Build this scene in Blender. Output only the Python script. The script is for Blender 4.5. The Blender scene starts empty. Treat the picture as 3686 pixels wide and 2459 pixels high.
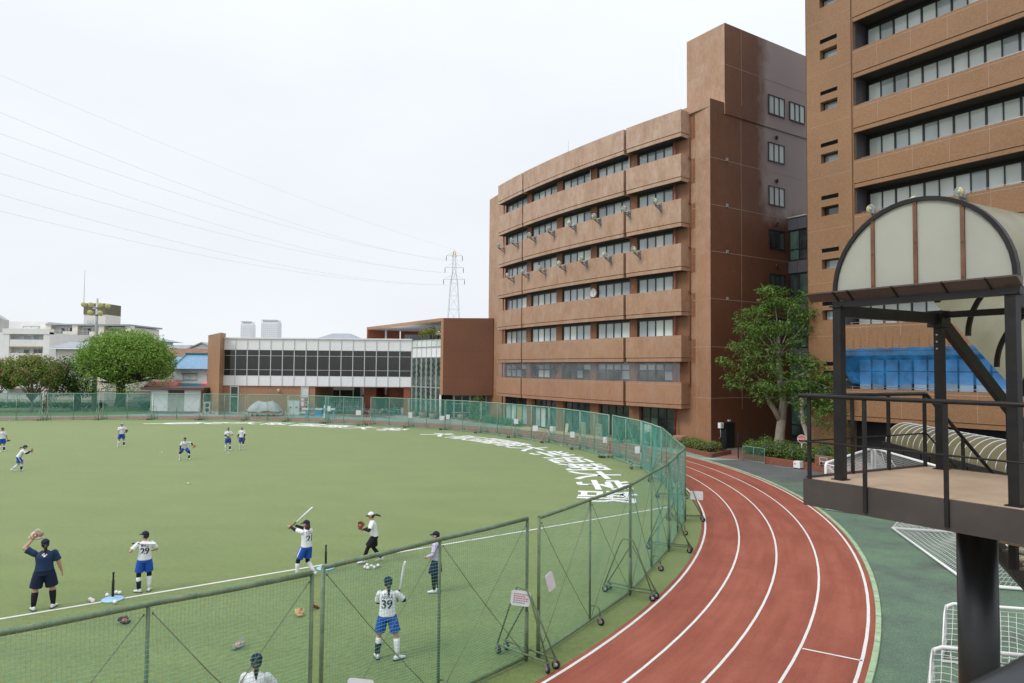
import bpy, bmesh, math, random
from math import sin, cos, pi, radians, atan2, hypot, sqrt
from mathutils import Vector, Matrix, noise
from mathutils.bvhtree import BVHTree

random.seed(7)
S = bpy.context.scene
COL = S.collection

# ------------------------------------------------------------------ camera
F_PX, IMG_W, PITCH, ROLL, EYE = 2457.3, 3686.0, 0.04004, 0.0088, 6.0
cd = bpy.data.cameras.new('camera')
cam = bpy.data.objects.new('camera', cd)
COL.objects.link(cam)
cd.sensor_width = 36.0
cd.lens = 36.0 * F_PX / IMG_W
cd.clip_start, cd.clip_end = 0.05, 6000
fwd = Vector((0, cos(PITCH), sin(PITCH)))
r0, u0 = Vector((1, 0, 0)), Vector((0, -sin(PITCH), cos(PITCH)))
right = r0 * cos(ROLL) + u0 * sin(ROLL)
up = -r0 * sin(ROLL) + u0 * cos(ROLL)
cam.matrix_world = Matrix(((right.x, up.x, -fwd.x, 0), (right.y, up.y, -fwd.y, 0),
                           (right.z, up.z, -fwd.z, EYE), (0, 0, 0, 1)))
cd.dof.use_dof = True
cd.dof.focus_distance = 24.0
cd.dof.aperture_fstop = 5.6
S.camera = cam

# ------------------------------------------------------------------ sky, sun, exposure
SUN_EL, SUN_AZ = radians(48), radians(236)          # azimuth measured clockwise from +Y
W = bpy.data.worlds.new('World')
S.world = W
W.use_nodes = True
nt = W.node_tree
nt.nodes.clear()
out = nt.nodes.new('ShaderNodeOutputWorld')
bg = nt.nodes.new('ShaderNodeBackground')
sky = nt.nodes.new('ShaderNodeTexSky')
sky.sky_type = 'NISHITA'
sky.sun_disc = False
sky.sun_elevation = SUN_EL
sky.sun_rotation = SUN_AZ
SKY_STRENGTH = 0.1
bg.inputs['Strength'].default_value = SKY_STRENGTH
geo = nt.nodes.new('ShaderNodeTexCoord')
sep = nt.nodes.new('ShaderNodeSeparateXYZ')
nt.links.new(geo.outputs['Generated'], sep.inputs[0])
# overcast sheet of cloud over the clear sky: brighter towards the zenith, faint soft mottling
cl = nt.nodes.new('ShaderNodeMath'); cl.operation = 'MAXIMUM'; cl.inputs[1].default_value = 0.0
nt.links.new(sep.outputs['Z'], cl.inputs[0])
pw = nt.nodes.new('ShaderNodeMath'); pw.operation = 'POWER'; pw.inputs[1].default_value = 2.6
nt.links.new(cl.outputs[0], pw.inputs[0])
ma = nt.nodes.new('ShaderNodeMath'); ma.operation = 'MULTIPLY_ADD'
ma.inputs[1].default_value = 8.5; ma.inputs[2].default_value = 9.75
nt.links.new(pw.outputs[0], ma.inputs[0])
mp = nt.nodes.new('ShaderNodeMapping'); mp.inputs['Scale'].default_value = (1.6, 1.6, 5.0)
nt.links.new(geo.outputs['Generated'], mp.inputs[0])
no = nt.nodes.new('ShaderNodeTexNoise'); no.inputs['Scale'].default_value = 1.8; no.inputs['Detail'].default_value = 5
nt.links.new(mp.outputs[0], no.inputs['Vector'])
mr = nt.nodes.new('ShaderNodeMapRange'); mr.inputs[1].default_value = 0.3; mr.inputs[2].default_value = 0.7
mr.inputs[3].default_value = 0.965; mr.inputs[4].default_value = 1.02
nt.links.new(no.outputs['Fac'], mr.inputs[0])
m2 = nt.nodes.new('ShaderNodeMath'); m2.operation = 'MULTIPLY'
nt.links.new(ma.outputs[0], m2.inputs[0]); nt.links.new(mr.outputs[0], m2.inputs[1])
cc = nt.nodes.new('ShaderNodeVectorMath'); cc.operation = 'SCALE'
cc.inputs[0].default_value = (0.945, 0.985, 1.04)
nt.links.new(m2.outputs[0], cc.inputs['Scale'])
mx = nt.nodes.new('ShaderNodeMix'); mx.data_type = 'RGBA'
mx.inputs['Factor'].default_value = 0.93
nt.links.new(sky.outputs[0], mx.inputs['A']); nt.links.new(cc.outputs[0], mx.inputs['B'])
nt.links.new(mx.outputs['Result'], bg.inputs['Color'])
nt.links.new(bg.outputs[0], out.inputs[0])

sd = bpy.data.lights.new('sun', 'SUN')
sd.energy = 1.5
sd.angle = radians(16)
sd.color = (1.0, 0.965, 0.91)
sun = bpy.data.objects.new('sun', sd)
COL.objects.link(sun)
sv = Vector((sin(SUN_AZ) * cos(SUN_EL), cos(SUN_AZ) * cos(SUN_EL), sin(SUN_EL)))
sun.rotation_euler = sv.to_track_quat('Z', 'Y').to_euler()

vs = S.view_settings
vs.view_transform = 'Standard'
vs.look = 'None'
vs.exposure = 0.0
vs.gamma = 1.0
vs.use_curve_mapping = False

# ------------------------------------------------------------------ mesh builder
def V(*a): return Vector(a)

class MB:
    def __init__(self): self.v, self.f, self.m, self.cur, self.sm = [], [], [], 0, []
    def mat(self, i): self.cur = i; return self
    def face(self, idx, sm=False): self.f.append(tuple(idx)); self.m.append(self.cur); self.sm.append(sm)
    def add(self, vs, fs, sm=False):
        b = len(self.v)
        self.v += [tuple(p) for p in vs]
        for f in fs: self.face([b + i for i in f], sm)
        return self
    def quad(self, a, b, c, d): return self.add([a, b, c, d], [(0, 1, 2, 3)])
    def poly(self, pts): return self.add(pts, [tuple(range(len(pts)))])
    def box(self, x0, x1, y0, y1, z0, z1):
        return self.hexa([(x0, y0, z0), (x1, y0, z0), (x1, y1, z0), (x0, y1, z0)], [(x0, y0, z1), (x1, y0, z1), (x1, y1, z1), (x0, y1, z1)])
    def hexa(self, bot, top):
        return self.add(list(bot) + list(top), [(3, 2, 1, 0), (4, 5, 6, 7), (0, 1, 5, 4), (1, 2, 6, 5), (2, 3, 7, 6), (3, 0, 4, 7)])
    def obox(self, o, ax, ay, az, x0, x1, y0, y1, z0, z1):
        o, ax, ay, az = Vector(o), Vector(ax), Vector(ay), Vector(az)
        P = lambda x, y, z: o + ax * x + ay * y + az * z
        return self.hexa([P(x0, y0, z0), P(x1, y0, z0), P(x1, y1, z0), P(x0, y1, z0)], [P(x0, y0, z1), P(x1, y0, z1), P(x1, y1, z1), P(x0, y1, z1)])
    def prism(self, pts, z0, z1, cap=True):
        n = len(pts)
        vs = [(p[0], p[1], z0) for p in pts] + [(p[0], p[1], z1) for p in pts]
        fs = [(i, (i + 1) % n, n + (i + 1) % n, n + i) for i in range(n)]
        if cap: fs += [tuple(range(n - 1, -1, -1)), tuple(range(n, 2 * n))]
        return self.add(vs, fs)
    def bar(self, a, b, w, h=None, upv=(0, 0, 1)):
        """rectangular bar from a to b, w wide, h high"""
        h = w if h is None else h
        a, b = Vector(a), Vector(b); d = (b - a).normalized(); upv = Vector(upv)
        if abs(d.dot(upv)) > .98: upv = Vector((0, 1, 0)) if abs(d.y) < .9 else Vector((1, 0, 0))
        s = d.cross(upv).normalized(); u = s.cross(d)
        q = lambda p: [p - s * w / 2 - u * h / 2, p + s * w / 2 - u * h / 2, p + s * w / 2 + u * h / 2, p - s * w / 2 + u * h / 2]
        return self.hexa(q(a), q(b))
    def tube(self, pts, r, n=6, cap=True, sm=True):
        pts = [Vector(p) for p in pts]
        rs = r if isinstance(r, (list, tuple)) else [r] * len(pts)
        b = len(self.v); prev = None
        for i, p in enumerate(pts):
            if i == 0: t = pts[1] - p
            elif i == len(pts) - 1: t = p - pts[i - 1]
            else: t = (pts[i + 1] - p).normalized() + (p - pts[i - 1]).normalized()
            t = t.normalized() if t.length > 1e-9 else Vector((0, 0, 1))
            if prev is None:
                ref = Vector((0, 0, 1)) if abs(t.z) < .9 else Vector((1, 0, 0))
                s = t.cross(ref).normalized()
            else:
                s = (prev - t * prev.dot(t))
                s = s.normalized() if s.length > 1e-6 else t.orthogonal().normalized()
            prev = s; u = t.cross(s)
            for k in range(n):
                a = 2 * pi * k / n
                self.v.append(tuple(p + (s * cos(a) + u * sin(a)) * rs[i]))
        for i in range(len(pts) - 1):
            for k in range(n):
                self.face((b + i * n + k, b + i * n + (k + 1) % n, b + (i + 1) * n + (k + 1) % n, b + (i + 1) * n + k), sm)
        if cap:
            self.face([b + k for k in range(n - 1, -1, -1)]); e = b + (len(pts) - 1) * n
            self.face([e + k for k in range(n)])
        return self
    def lathe(self, prof, c=(0, 0, 0), n=16, ax=(0, 0, 1), sm=True):
        """prof: list of (radius, height along axis)"""
        ax = Vector(ax).normalized(); s = ax.orthogonal().normalized(); u = ax.cross(s); c = Vector(c)
        b = len(self.v)
        for r, h in prof:
            for k in range(n):
                a = 2 * pi * k / n
                self.v.append(tuple(c + ax * h + (s * cos(a) + u * sin(a)) * max(r, 1e-4)))
        for i in range(len(prof) - 1):
            for k in range(n):
                self.face((b + i * n + k, b + i * n + (k + 1) % n, b + (i + 1) * n + (k + 1) % n, b + (i + 1) * n + k), sm)
        self.face([b + k for k in range(n - 1, -1, -1)]); e = b + (len(prof) - 1) * n
        self.face([e + k for k in range(n)])
        return self
    def ball(self, c, r, n=10, m=7, M=None):
        """ellipsoid; r is a number or (rx, ry, rz)"""
        rr = r if isinstance(r, (list, tuple)) else (r, r, r); c = Vector(c); b = len(self.v)
        P = lambda p: tuple(c + (M @ Vector(p) if M else Vector(p)))
        self.v.append(P((0, 0, -rr[2])))
        for i in range(1, m):
            t = -pi / 2 + pi * i / m
            for k in range(n):
                a = 2 * pi * k / n
                self.v.append(P((rr[0] * cos(t) * cos(a), rr[1] * cos(t) * sin(a), rr[2] * sin(t))))
        self.v.append(P((0, 0, rr[2]))); e = len(self.v) - 1
        for k in range(n):
            self.face((b, b + 1 + (k + 1) % n, b + 1 + k), True)
            for i in range(m - 2):
                q = b + 1 + i * n
                self.face((q + k, q + (k + 1) % n, q + n + (k + 1) % n, q + n + k), True)
            q = b + 1 + (m - 2) * n
            self.face((q + k, q + (k + 1) % n, e), True)
        return self
    def mesh(self, name, mats, off=None):
        me = bpy.data.meshes.new(name)
        vs = self.v if off is None else [(a - off[0], b - off[1], c - off[2]) for a, b, c in self.v]
        me.from_pydata(vs, [], self.f)
        for m in (mats if isinstance(mats, (list, tuple)) else [mats]): me.materials.append(m)
        me.polygons.foreach_set('material_index', self.m)
        me.polygons.foreach_set('use_smooth', self.sm)
        me.update()
        return me

def wloc(o):
    p = Vector((0, 0, 0))
    while o is not None: p += o.location; o = o.parent
    return p

def link(o, parent=None):
    COL.objects.link(o)
    if parent is not None: o.parent = parent
    return o

def tag(o, label=None, cat=None, group=None, kind=None):
    if label: o['label'] = label
    if cat: o['category'] = cat
    if group: o['group'] = group
    if kind: o['kind'] = kind
    return o

def obj(name, mb, mats, parent=None, loc=None, rotz=0.0, label=None, kind=None):
    """mb in world coordinates (made relative to the parent) unless loc is given: then mb is local and loc is relative to the parent"""
    if loc is None:
        p = wloc(parent) if parent is not None else Vector((0, 0, 0))
        me = mb.mesh(name, mats, p if p.length else None)
        o = bpy.data.objects.new(name, me)
    else:
        me = mb if isinstance(mb, bpy.types.Mesh) else mb.mesh(name, mats)
        o = bpy.data.objects.new(name, me); o.location = loc; o.rotation_euler = (0, 0, rotz)
    link(o, parent)
    if label: o['label'] = label
    if kind: o['kind'] = kind
    return o

def single(name, mb, mats, base, label, cat, group=None):
    """a thing that is one mesh: origin at its base"""
    o = bpy.data.objects.new(name, mb.mesh(name, mats, base)); o.location = base
    link(o); return tag(o, label, cat, group)

def empty(name, loc, label=None, cat=None, group=None, rotz=0.0, kind=None):
    o = bpy.data.objects.new(name, None); o.location = loc; o.rotation_euler = (0, 0, rotz); o.empty_display_size = .3
    link(o); return tag(o, label, cat, group, kind)

def struct(name, mb, mats, kind='structure'):
    o = obj(name, mb, mats); o['kind'] = kind; return o

def copy_tree(o, parent=None):
    c = o.copy(); COL.objects.link(c)
    if parent is not None: c.parent = parent
    for ch in list(o.children): copy_tree(ch, c)
    return c

# ------------------------------------------------------------------ materials
def new_mat(name):
    m = bpy.data.materials.new(name); m.use_nodes = True
    n = m.node_tree; b = n.nodes['Principled BSDF']
    return m, n, b

def lk(n, a, b): n.links.new(a, b)

def nz(n, scale, detail=4, rough=.6, vec=None, stretch=None):
    t = n.nodes.new('ShaderNodeTexNoise')
    t.inputs['Scale'].default_value = scale; t.inputs['Detail'].default_value = detail; t.inputs['Roughness'].default_value = rough
    g = n.nodes.new('ShaderNodeNewGeometry')
    if stretch:
        mp = n.nodes.new('ShaderNodeMapping'); mp.inputs['Scale'].default_value = stretch
        lk(n, g.outputs['Position'], mp.inputs[0]); lk(n, mp.outputs[0], t.inputs['Vector'])
    else: lk(n, g.outputs['Position'], t.inputs['Vector'])
    return t

def ramp(n, fac, stops):
    r = n.nodes.new('ShaderNodeValToRGB'); e = r.color_ramp.elements
    while len(e) < len(stops): e.new(.5)
    for i, (p, c) in enumerate(stops):
        e[i].position = p; e[i].color = (*c, 1) if len(c) == 3 else c
    lk(n, fac, r.inputs[0]); return r

def mixc(n, f, a, b, mode='MIX'):
    x = n.nodes.new('ShaderNodeMix'); x.data_type = 'RGBA'; x.blend_type = mode
    if isinstance(f, (int, float)): x.inputs['Factor'].default_value = f
    else: lk(n, f, x.inputs['Factor'])
    for k, c in (('A', a), ('B', b)):
        if isinstance(c, tuple): x.inputs[k].default_value = (*c, 1)
        else: lk(n, c, x.inputs[k])
    return x.outputs['Result']

def bump(n, b, h, strength=.3, dist=.02):
    u = n.nodes.new('ShaderNodeBump'); u.inputs['Strength'].default_value = strength; u.inputs['Distance'].default_value = dist
    lk(n, h, u.inputs['Height']); lk(n, u.outputs[0], b.inputs['Normal'])

def paint(name, c, rough=.5, var=.18, scale=3.0, metal=0.0, dirt=None, dirt_amt=.35, stretch=None, spec=None, bmp=0.0, coat=0.0):
    """plain coloured surface with mottling and, where asked, patches of dirt or rust"""
    m, n, b = new_mat(name)
    t = nz(n, scale, 5, .65, stretch=stretch)
    lo = tuple(x * (1 - var) for x in c); hi = tuple(min(x * (1 + var), .95) for x in c)
    col = ramp(n, t.outputs['Fac'], [(.3, lo), (.7, hi)]).outputs[0]
    if dirt:
        t2 = nz(n, scale * .7 + .37, 6, .7, stretch=stretch)
        f = ramp(n, t2.outputs['Fac'], [(.52, (0, 0, 0)), (.52 + .25, (dirt_amt,) * 3)])
        col = mixc(n, f.outputs[0], col, dirt)
    lk(n, col, b.inputs['Base Color'])
    b.inputs['Roughness'].default_value = rough; b.inputs['Metallic'].default_value = metal
    if spec is not None: b.inputs['Specular IOR Level'].default_value = spec
    if coat: b.inputs['Coat Weight'].default_value = coat
    if bmp: bump(n, b, t.outputs['Fac'], bmp)
    return m

def glass(name, tint, rough=.06, ior=1.9, var=.25, scale=.35):
    """window pane seen from outside: what lies behind it gives the body colour, the sky is mirrored on top"""
    m, n, b = new_mat(name)
    t = nz(n, scale, 2, .5)
    col = ramp(n, t.outputs['Fac'], [(.35, tuple(x * (1 - var) for x in tint)), (.65, tuple(x * (1 + var) for x in tint))])
    lk(n, col.outputs[0], b.inputs['Base Color'])
    b.inputs['Roughness'].default_value = rough; b.inputs['IOR'].default_value = ior
    return m
# ------------------------------------------------------------------ shared materials
M = {}
def turf_mat():
    m, n, b = new_mat('turf')
    a = nz(n, .22, 6, .68, stretch=(1.0, 2.6, 1)); c = nz(n, 7, 4, .75); d = nz(n, 45, 2, .8)
    f = ramp(n, a.outputs['Fac'], [(.3, (.090, .128, .036)), (.5, (.112, .150, .045)), (.72, (.138, .176, .056))])
    g = mixc(n, .75, f.outputs[0], ramp(n, c.outputs['Fac'], [(.3, (.30, .32, .30)), (.7, (.72, .72, .70))]).outputs[0], 'OVERLAY')
    g = mixc(n, .75, g, ramp(n, d.outputs['Fac'], [(.3, (.14, .16, .14)), (.7, (.86, .86, .80))]).outputs[0], 'OVERLAY')
    lk(n, g, b.inputs['Base Color']); b.inputs['Roughness'].default_value = .85
    b.inputs['Sheen Weight'].default_value = .9; b.inputs['Sheen Roughness'].default_value = .34
    b.inputs['Sheen Tint'].default_value = (.75, .85, .5, 1); b.inputs['Specular IOR Level'].default_value = .2
    bump(n, b, d.outputs['Fac'], .5, .02)
    return m
M['turf'] = turf_mat()
def track_mat():
    m, n, b = new_mat('track_rubber'); g = n.nodes.new('ShaderNodeNewGeometry'); sb = n.nodes.new('ShaderNodeVectorMath'); sb.operation = 'SUBTRACT'; sb.inputs[1].default_value = (-28.834, 36.936, 0); lk(n, g.outputs['Position'], sb.inputs[0])
    ln = n.nodes.new('ShaderNodeVectorMath'); ln.operation = 'LENGTH'; lk(n, sb.outputs[0], ln.inputs[0]); sp = n.nodes.new('ShaderNodeSeparateXYZ'); lk(n, sb.outputs[0], sp.inputs[0])
    at = n.nodes.new('ShaderNodeMath'); at.operation = 'ARCTAN2'; lk(n, sp.outputs['Y'], at.inputs[0]); lk(n, sp.outputs['X'], at.inputs[1])
    r = n.nodes.new('ShaderNodeMath'); r.operation = 'MULTIPLY'; r.inputs[1].default_value = 2.2; lk(n, ln.outputs['Value'], r.inputs[0]); t = n.nodes.new('ShaderNodeMath'); t.operation = 'MULTIPLY'; t.inputs[1].default_value = 9; lk(n, at.outputs[0], t.inputs[0])
    cb = n.nodes.new('ShaderNodeCombineXYZ'); lk(n, r.outputs[0], cb.inputs[0]); lk(n, t.outputs[0], cb.inputs[1])
    w = n.nodes.new('ShaderNodeTexNoise'); w.inputs['Scale'].default_value = 1.0; w.inputs['Detail'].default_value = 6; w.inputs['Roughness'].default_value = .65; lk(n, cb.outputs[0], w.inputs['Vector'])
    p = nz(n, .5, 5, .65); q = nz(n, 70, 2, .8)
    c = ramp(n, w.outputs['Fac'], [(.3, (.222, .063, .041)), (.5, (.285, .085, .054)), (.72, (.325, .108, .073))]).outputs[0]
    c = mixc(n, ramp(n, p.outputs['Fac'], [(.45, (0, 0, 0)), (.75, (.6, .6, .6))]).outputs[0], c, (.190, .050, .032))
    c = mixc(n, .45, c, ramp(n, q.outputs['Fac'], [(.3, (.25, .25, .25)), (.7, (.75, .75, .75))]).outputs[0], 'OVERLAY')
    lk(n, c, b.inputs['Base Color']); b.inputs['Roughness'].default_value = .8; b.inputs['Specular IOR Level'].default_value = .25; bump(n, b, q.outputs['Fac'], .25, .008); return m
M['track'] = track_mat()
M['line'] = paint('line_paint', (.66, .655, .63), .7, .06, 5, dirt=(.42, .34, .29), dirt_amt=.5)
M['word'] = paint('word_paint', (.78, .79, .80), .7, .03, 3, dirt=(.5, .55, .45), dirt_amt=.2)
def apron_mat():
    m, n, b = new_mat('apron')
    g = n.nodes.new('ShaderNodeNewGeometry'); dt = n.nodes.new('ShaderNodeVectorMath'); dt.operation = 'DOT_PRODUCT'
    dt.inputs[1].default_value = (.62, .78, 0); lk(n, g.outputs['Position'], dt.inputs[0])
    w = nz(n, .35, 4, .6); ad = n.nodes.new('ShaderNodeMath'); ad.operation = 'MULTIPLY_ADD'
    lk(n, w.outputs['Fac'], ad.inputs[0]); ad.inputs[1].default_value = 3.0; lk(n, dt.outputs['Value'], ad.inputs[2])
    mr = n.nodes.new('ShaderNodeMapRange'); lk(n, ad.outputs[0], mr.inputs[0]); mr.inputs[1].default_value = 38.6; mr.inputs[2].default_value = 41.2
    mr2 = n.nodes.new('ShaderNodeMapRange'); lk(n, dt.outputs['Value'], mr2.inputs[0]); mr2.inputs[1].default_value = 50.5; mr2.inputs[2].default_value = 52.5
    mr2.inputs[3].default_value = 1; mr2.inputs[4].default_value = .45
    mm = n.nodes.new('ShaderNodeMath'); mm.operation = 'MULTIPLY'; lk(n, mr.outputs[0], mm.inputs[0]); lk(n, mr2.outputs[0], mm.inputs[1])
    p = nz(n, .55, 6, .65); q = nz(n, 26, 3, .8)
    green = ramp(n, p.outputs['Fac'], [(.32, (.085, .098, .082)), (.47, (.100, .150, .110)), (.66, (.122, .198, .124))]).outputs[0]
    grey = ramp(n, p.outputs['Fac'], [(.3, (.085, .094, .090)), (.7, (.135, .145, .138))]).outputs[0]
    c = mixc(n, mm.outputs[0], green, grey)
    c = mixc(n, .7, c, ramp(n, q.outputs['Fac'], [(.3, (.2, .2, .2)), (.7, (.8, .8, .8))]).outputs[0], 'OVERLAY')
    sp = nz(n, 55, 1, .5); c = mixc(n, ramp(n, sp.outputs['Fac'], [(.70, (0, 0, 0)), (.76, (.5, .5, .5))]).outputs[0], c, (.42, .42, .33))
    lk(n, c, b.inputs['Base Color']); b.inputs['Roughness'].default_value = .75; b.inputs['Specular IOR Level'].default_value = .3
    bump(n, b, q.outputs['Fac'], .35, .01)
    return m
M['apron'] = apron_mat()
M['ground'] = paint('ground_asphalt', (.115, .125, .118), .85, .2, .5, dirt=(.2, .2, .18))
M['green_pave'] = paint('green_paving', (.205, .275, .235), .8, .12, .8, dirt=(.30, .32, .30), dirt_amt=.6)
M['tan_pave'] = paint('tan_paving', (.50, .36, .19), .6, .12, 1.4, dirt=(.35, .25, .16), dirt_amt=.5)
M['pav_grey'] = paint('grey_paving', (.30, .29, .27), .8, .1, 2.0)
M['pav_brown'] = paint('brown_paving', (.26, .13, .10), .8, .15, 2.0)
M['conc'] = paint('concrete', (.42, .42, .40), .85, .12, 1.5, dirt=(.25, .25, .23), dirt_amt=.5)
M['kerb'] = paint('kerb_paint', (.30, .42, .25), .8, .18, 3.0, dirt=(.55, .56, .50), dirt_amt=.75)
M['soil'] = paint('soil', (.10, .075, .05), .95, .3, 3.0)
M['lawn'] = paint('lawn', (.10, .15, .045), .95, .35, 2.0, dirt=(.2, .17, .1), dirt_amt=.6)
M['white'] = paint('white_paint', (.78, .78, .77), .45, .04, 2.0, dirt=(.5, .48, .44), dirt_amt=.25)
M['galv'] = paint('galvanised_steel', (.42, .43, .43), .45, .15, 6, metal=.35, dirt=(.25, .16, .10), dirt_amt=.4)
M['black'] = paint('black_rubber', (.015, .015, .016), .5, .2, 8)
M['dark'] = paint('dark_interior', (.012, .013, .015), .6, .2, 1)

# ------------------------------------------------------------------ plan of the oval
CX, CY = -28.834, 36.936
RT = [(-160, 37.0), (66, 37.0), (72, 37.2), (76, 37.6), (84, 38.5), (91, 39.2), (98.5, 39.95), (106, 40.9), (113, 41.8), (120, 42.75)]
def rfence(t):
    for (a, ra), (b_, rb) in zip(RT, RT[1:]):
        if a <= t <= b_: return ra + (rb - ra) * (t - a) / (b_ - a)
    return RT[-1][1]
def oval(t, off=0.0):
    r = rfence(t) + off; a = radians(t)
    return Vector((CX + r * cos(a), CY + r * sin(a)))
END = oval(120); EDIR = (oval(120) - oval(112)).normalized(); ENRM = Vector((EDIR.y, -EDIR.x))
if ENRM.y < 0: ENRM = -ENRM
def path(off, t0=-150, t1=120, st=1.5, ext=40):
    n = int((t1 - t0) / st); L = [oval(t0 + (t1 - t0) * i / n, off) for i in range(n + 1)]
    if ext: L += [END + ENRM * off + EDIR * (k * ext / 4) for k in range(1, 5)]
    return L
def strip(mb, o0, o1, z, **k):
    A, B = path(o0, **k), path(o1, **k)
    b = len(mb.v)
    for a, c in zip(A, B): mb.v += [(a.x, a.y, z), (c.x, c.y, z)]
    for i in range(len(A) - 1): mb.face((b + 2 * i, b + 2 * i + 1, b + 2 * i + 3, b + 2 * i + 2))
    return mb

mb = MB(); mb.quad((-1800, -300, -.02), (1800, -300, -.02), (1800, 2600, -.02), (-1800, 2600, -.02)); struct('ground', mb, M['ground'])
mb = MB(); P = path(.72); mb.poly([(p.x, p.y, 0) for p in P] + [(-100, 60, 0), (-100, -5, 0)]); struct('turf_field', mb, M['turf'])
mb = MB(); strip(mb, .66, 5.76, .008); struct('running_track', mb, M['track'])
mb = MB()
for k in range(5):
    o = .80 + 1.198 * k; w = .07 if k in (0, 4) else .06
    strip(mb, o - w / 2, o + w / 2, .013)
a, b_ = V(6.34, 15.02, .013), V(7.33, 14.42, .013); d = (b_ - a).normalized(); s = V(-d.y, d.x, 0) * .03
mb.quad(a - s, b_ - s, b_ + s, a + s)
a, b_ = V(-56.4, 72.9, .013), V(-55.0, 77.4, .013); s = V(.03, 0, 0); mb.quad(a - s, a + s, b_ + s, b_ - s)
struct('lane_lines', mb, M['line'])
# touchline across the turf
mb = MB(); a, b_ = V(-24, 7.55, .006), V(6.95, 30.25, .006); d = (b_ - a).normalized(); s = V(-d.y, d.x, 0) * .05
mb.quad(a - s, b_ - s, b_ + s, a + s); struct('touchline', mb, M['line'])
# rubber apron right of the track (inside of the bend's outer kerb) and the paving on the far side
mb = MB(); P = path(5.74, t0=-120, t1=45, ext=0)
mb.poly([(p.x, p.y, -.006) for p in P] + [(14.6, 53.0, -.006), (24, 56, -.006), (34, 52, -.006), (40, 20, -.006), (30, -30, -.006)]); struct('apron', mb, M['apron'])
mb = MB(); A = path(5.74, t0=12, t1=120, ext=40); B = path(9.6, t0=12, t1=120, ext=40)
b0 = len(mb.v)
for p, q in zip(A, B): mb.v += [(p.x, p.y, -.004), (q.x, q.y, -.004)]
for i in range(len(A) - 1): mb.face((b0 + 2 * i, b0 + 2 * i + 1, b0 + 2 * i + 3, b0 + 2 * i + 2))
struct('green_paving', mb, M['green_pave'])
mb = MB(); mb.poly([(-40, 80.6, .0), (-24, 84.4, .0), (-16, 84.6, .0), (-9.6, 76.6, 0), (-5.5, 74.5, 0), (-3.2, 79.5, 0), (-3, 100, 0), (-40, 100, 0)]); struct('grey_paving', mb, M['pav_grey'])
mb = MB(); mb.poly([(-23.2, 83.9, .004), (-14.2, 84.7, .004), (-15.0, 87.2, .004), (-22.5, 86.8, .004)]); struct('brown_paving', mb, M['pav_brown'])

# outer kerb: separate concrete blocks
kb = MB(); strip(kb, 5.745, 5.875, -.001, t0=-110, t1=40, ext=0)
kerb = struct('kerb', kb, M['conc'])
step = math.degrees(.60 / 42.8); base_me = None
for i in range(150):
    t = -62 + step * i
    if t > 40: break
    a0, a1 = radians(-step * .486), radians(step * .486); r0_, r1_ = 42.745, 42.872
    if base_me is None:
        q = MB(); h = .05
        pt = lambda r, a, z: (r * cos(a) - 42.8, r * sin(a), z)
        q.hexa([pt(r0_, a0, 0), pt(r1_, a0, 0), pt(r1_, a1, 0), pt(r0_, a1, 0)], [pt(r0_ + .006, a0 + .0002, h), pt(r1_ - .006, a0 + .0002, h), pt(r1_ - .006, a1 - .0002, h), pt(r0_ + .006, a1 - .0002, h)])
        base_me = q.mesh('kerb_block', M['kerb'])
    c = Vector((CX + 42.8 * cos(radians(t)), CY + 42.8 * sin(radians(t)), random.uniform(-.004, .006)))
    obj('kerb_block', base_me, None, kerb, loc=c, rotz=radians(t) + random.uniform(-.004, .004))

# the words painted round the turf: each character laid on the arc, its head outwards
def text_mesh(s, size, bold=0.0, extrude=0.0, align='CENTER', shear=0.0):
    c = bpy.data.curves.new('t', 'FONT'); c.body = s; c.size = size; c.offset = bold; c.extrude = extrude; c.align_x = align; c.shear = shear
    c.resolution_u = 3
    o = bpy.data.objects.new('t', c); COL.objects.link(o)
    dg = bpy.context.evaluated_depsgraph_get(); dg.update()
    me = bpy.data.meshes.new_from_object(o.evaluated_get(dg))
    bpy.data.objects.remove(o); bpy.data.curves.remove(c)
    return me
def fit_text(s, w, h, bold=0.0):
    """text mesh centred on the origin and stretched to w x h"""
    me = text_mesh(s, 1.0, bold)
    xs = [v.co.x for v in me.vertices]; ys = [v.co.y for v in me.vertices]
    if not xs: return me
    x0, x1, y0, y1 = min(xs), max(xs), min(ys), max(ys)
    for v in me.vertices:
        v.co.x = ((v.co.x - x0) / (x1 - x0) - .5) * w; v.co.y = ((v.co.y - y0) / (y1 - y0) - .5) * h
    return me
WORDS = [('大', 35.9, 88.75), ('阪', 35.6, 83.1), ('国', 35.0, 77.2), ('際', 34.6, 71.4), ('大', 34.4, 66.0), ('学', 34.4, 60.05),
         ('大', 33.75, 48.3), ('阪', 33.6, 42.0), ('国', 33.75, 36.8), ('際', 33.85, 31.6), ('大', 33.8, 26.3), ('学', 33.8, 20.4), ('短', 33.8, 14.9), ('期', 33.8, 9.4), ('大', 33.75, 3.75), ('学', 33.75, -1.8), ('部', 33.72, -7.4)]
wc = {}
words = empty('field_lettering', (CX, CY, .006), kind='structure')
for ch, r, t in WORDS:
    if ch not in wc:
        me = fit_text(ch, 2.95, 2.9, .018); me.materials.clear(); me.materials.append(M['word']); wc[ch] = me
    o = obj('painted_character', wc[ch], None, words, loc=(r * cos(radians(t)), r * sin(radians(t)), 0), rotz=radians(t - 90))
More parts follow.
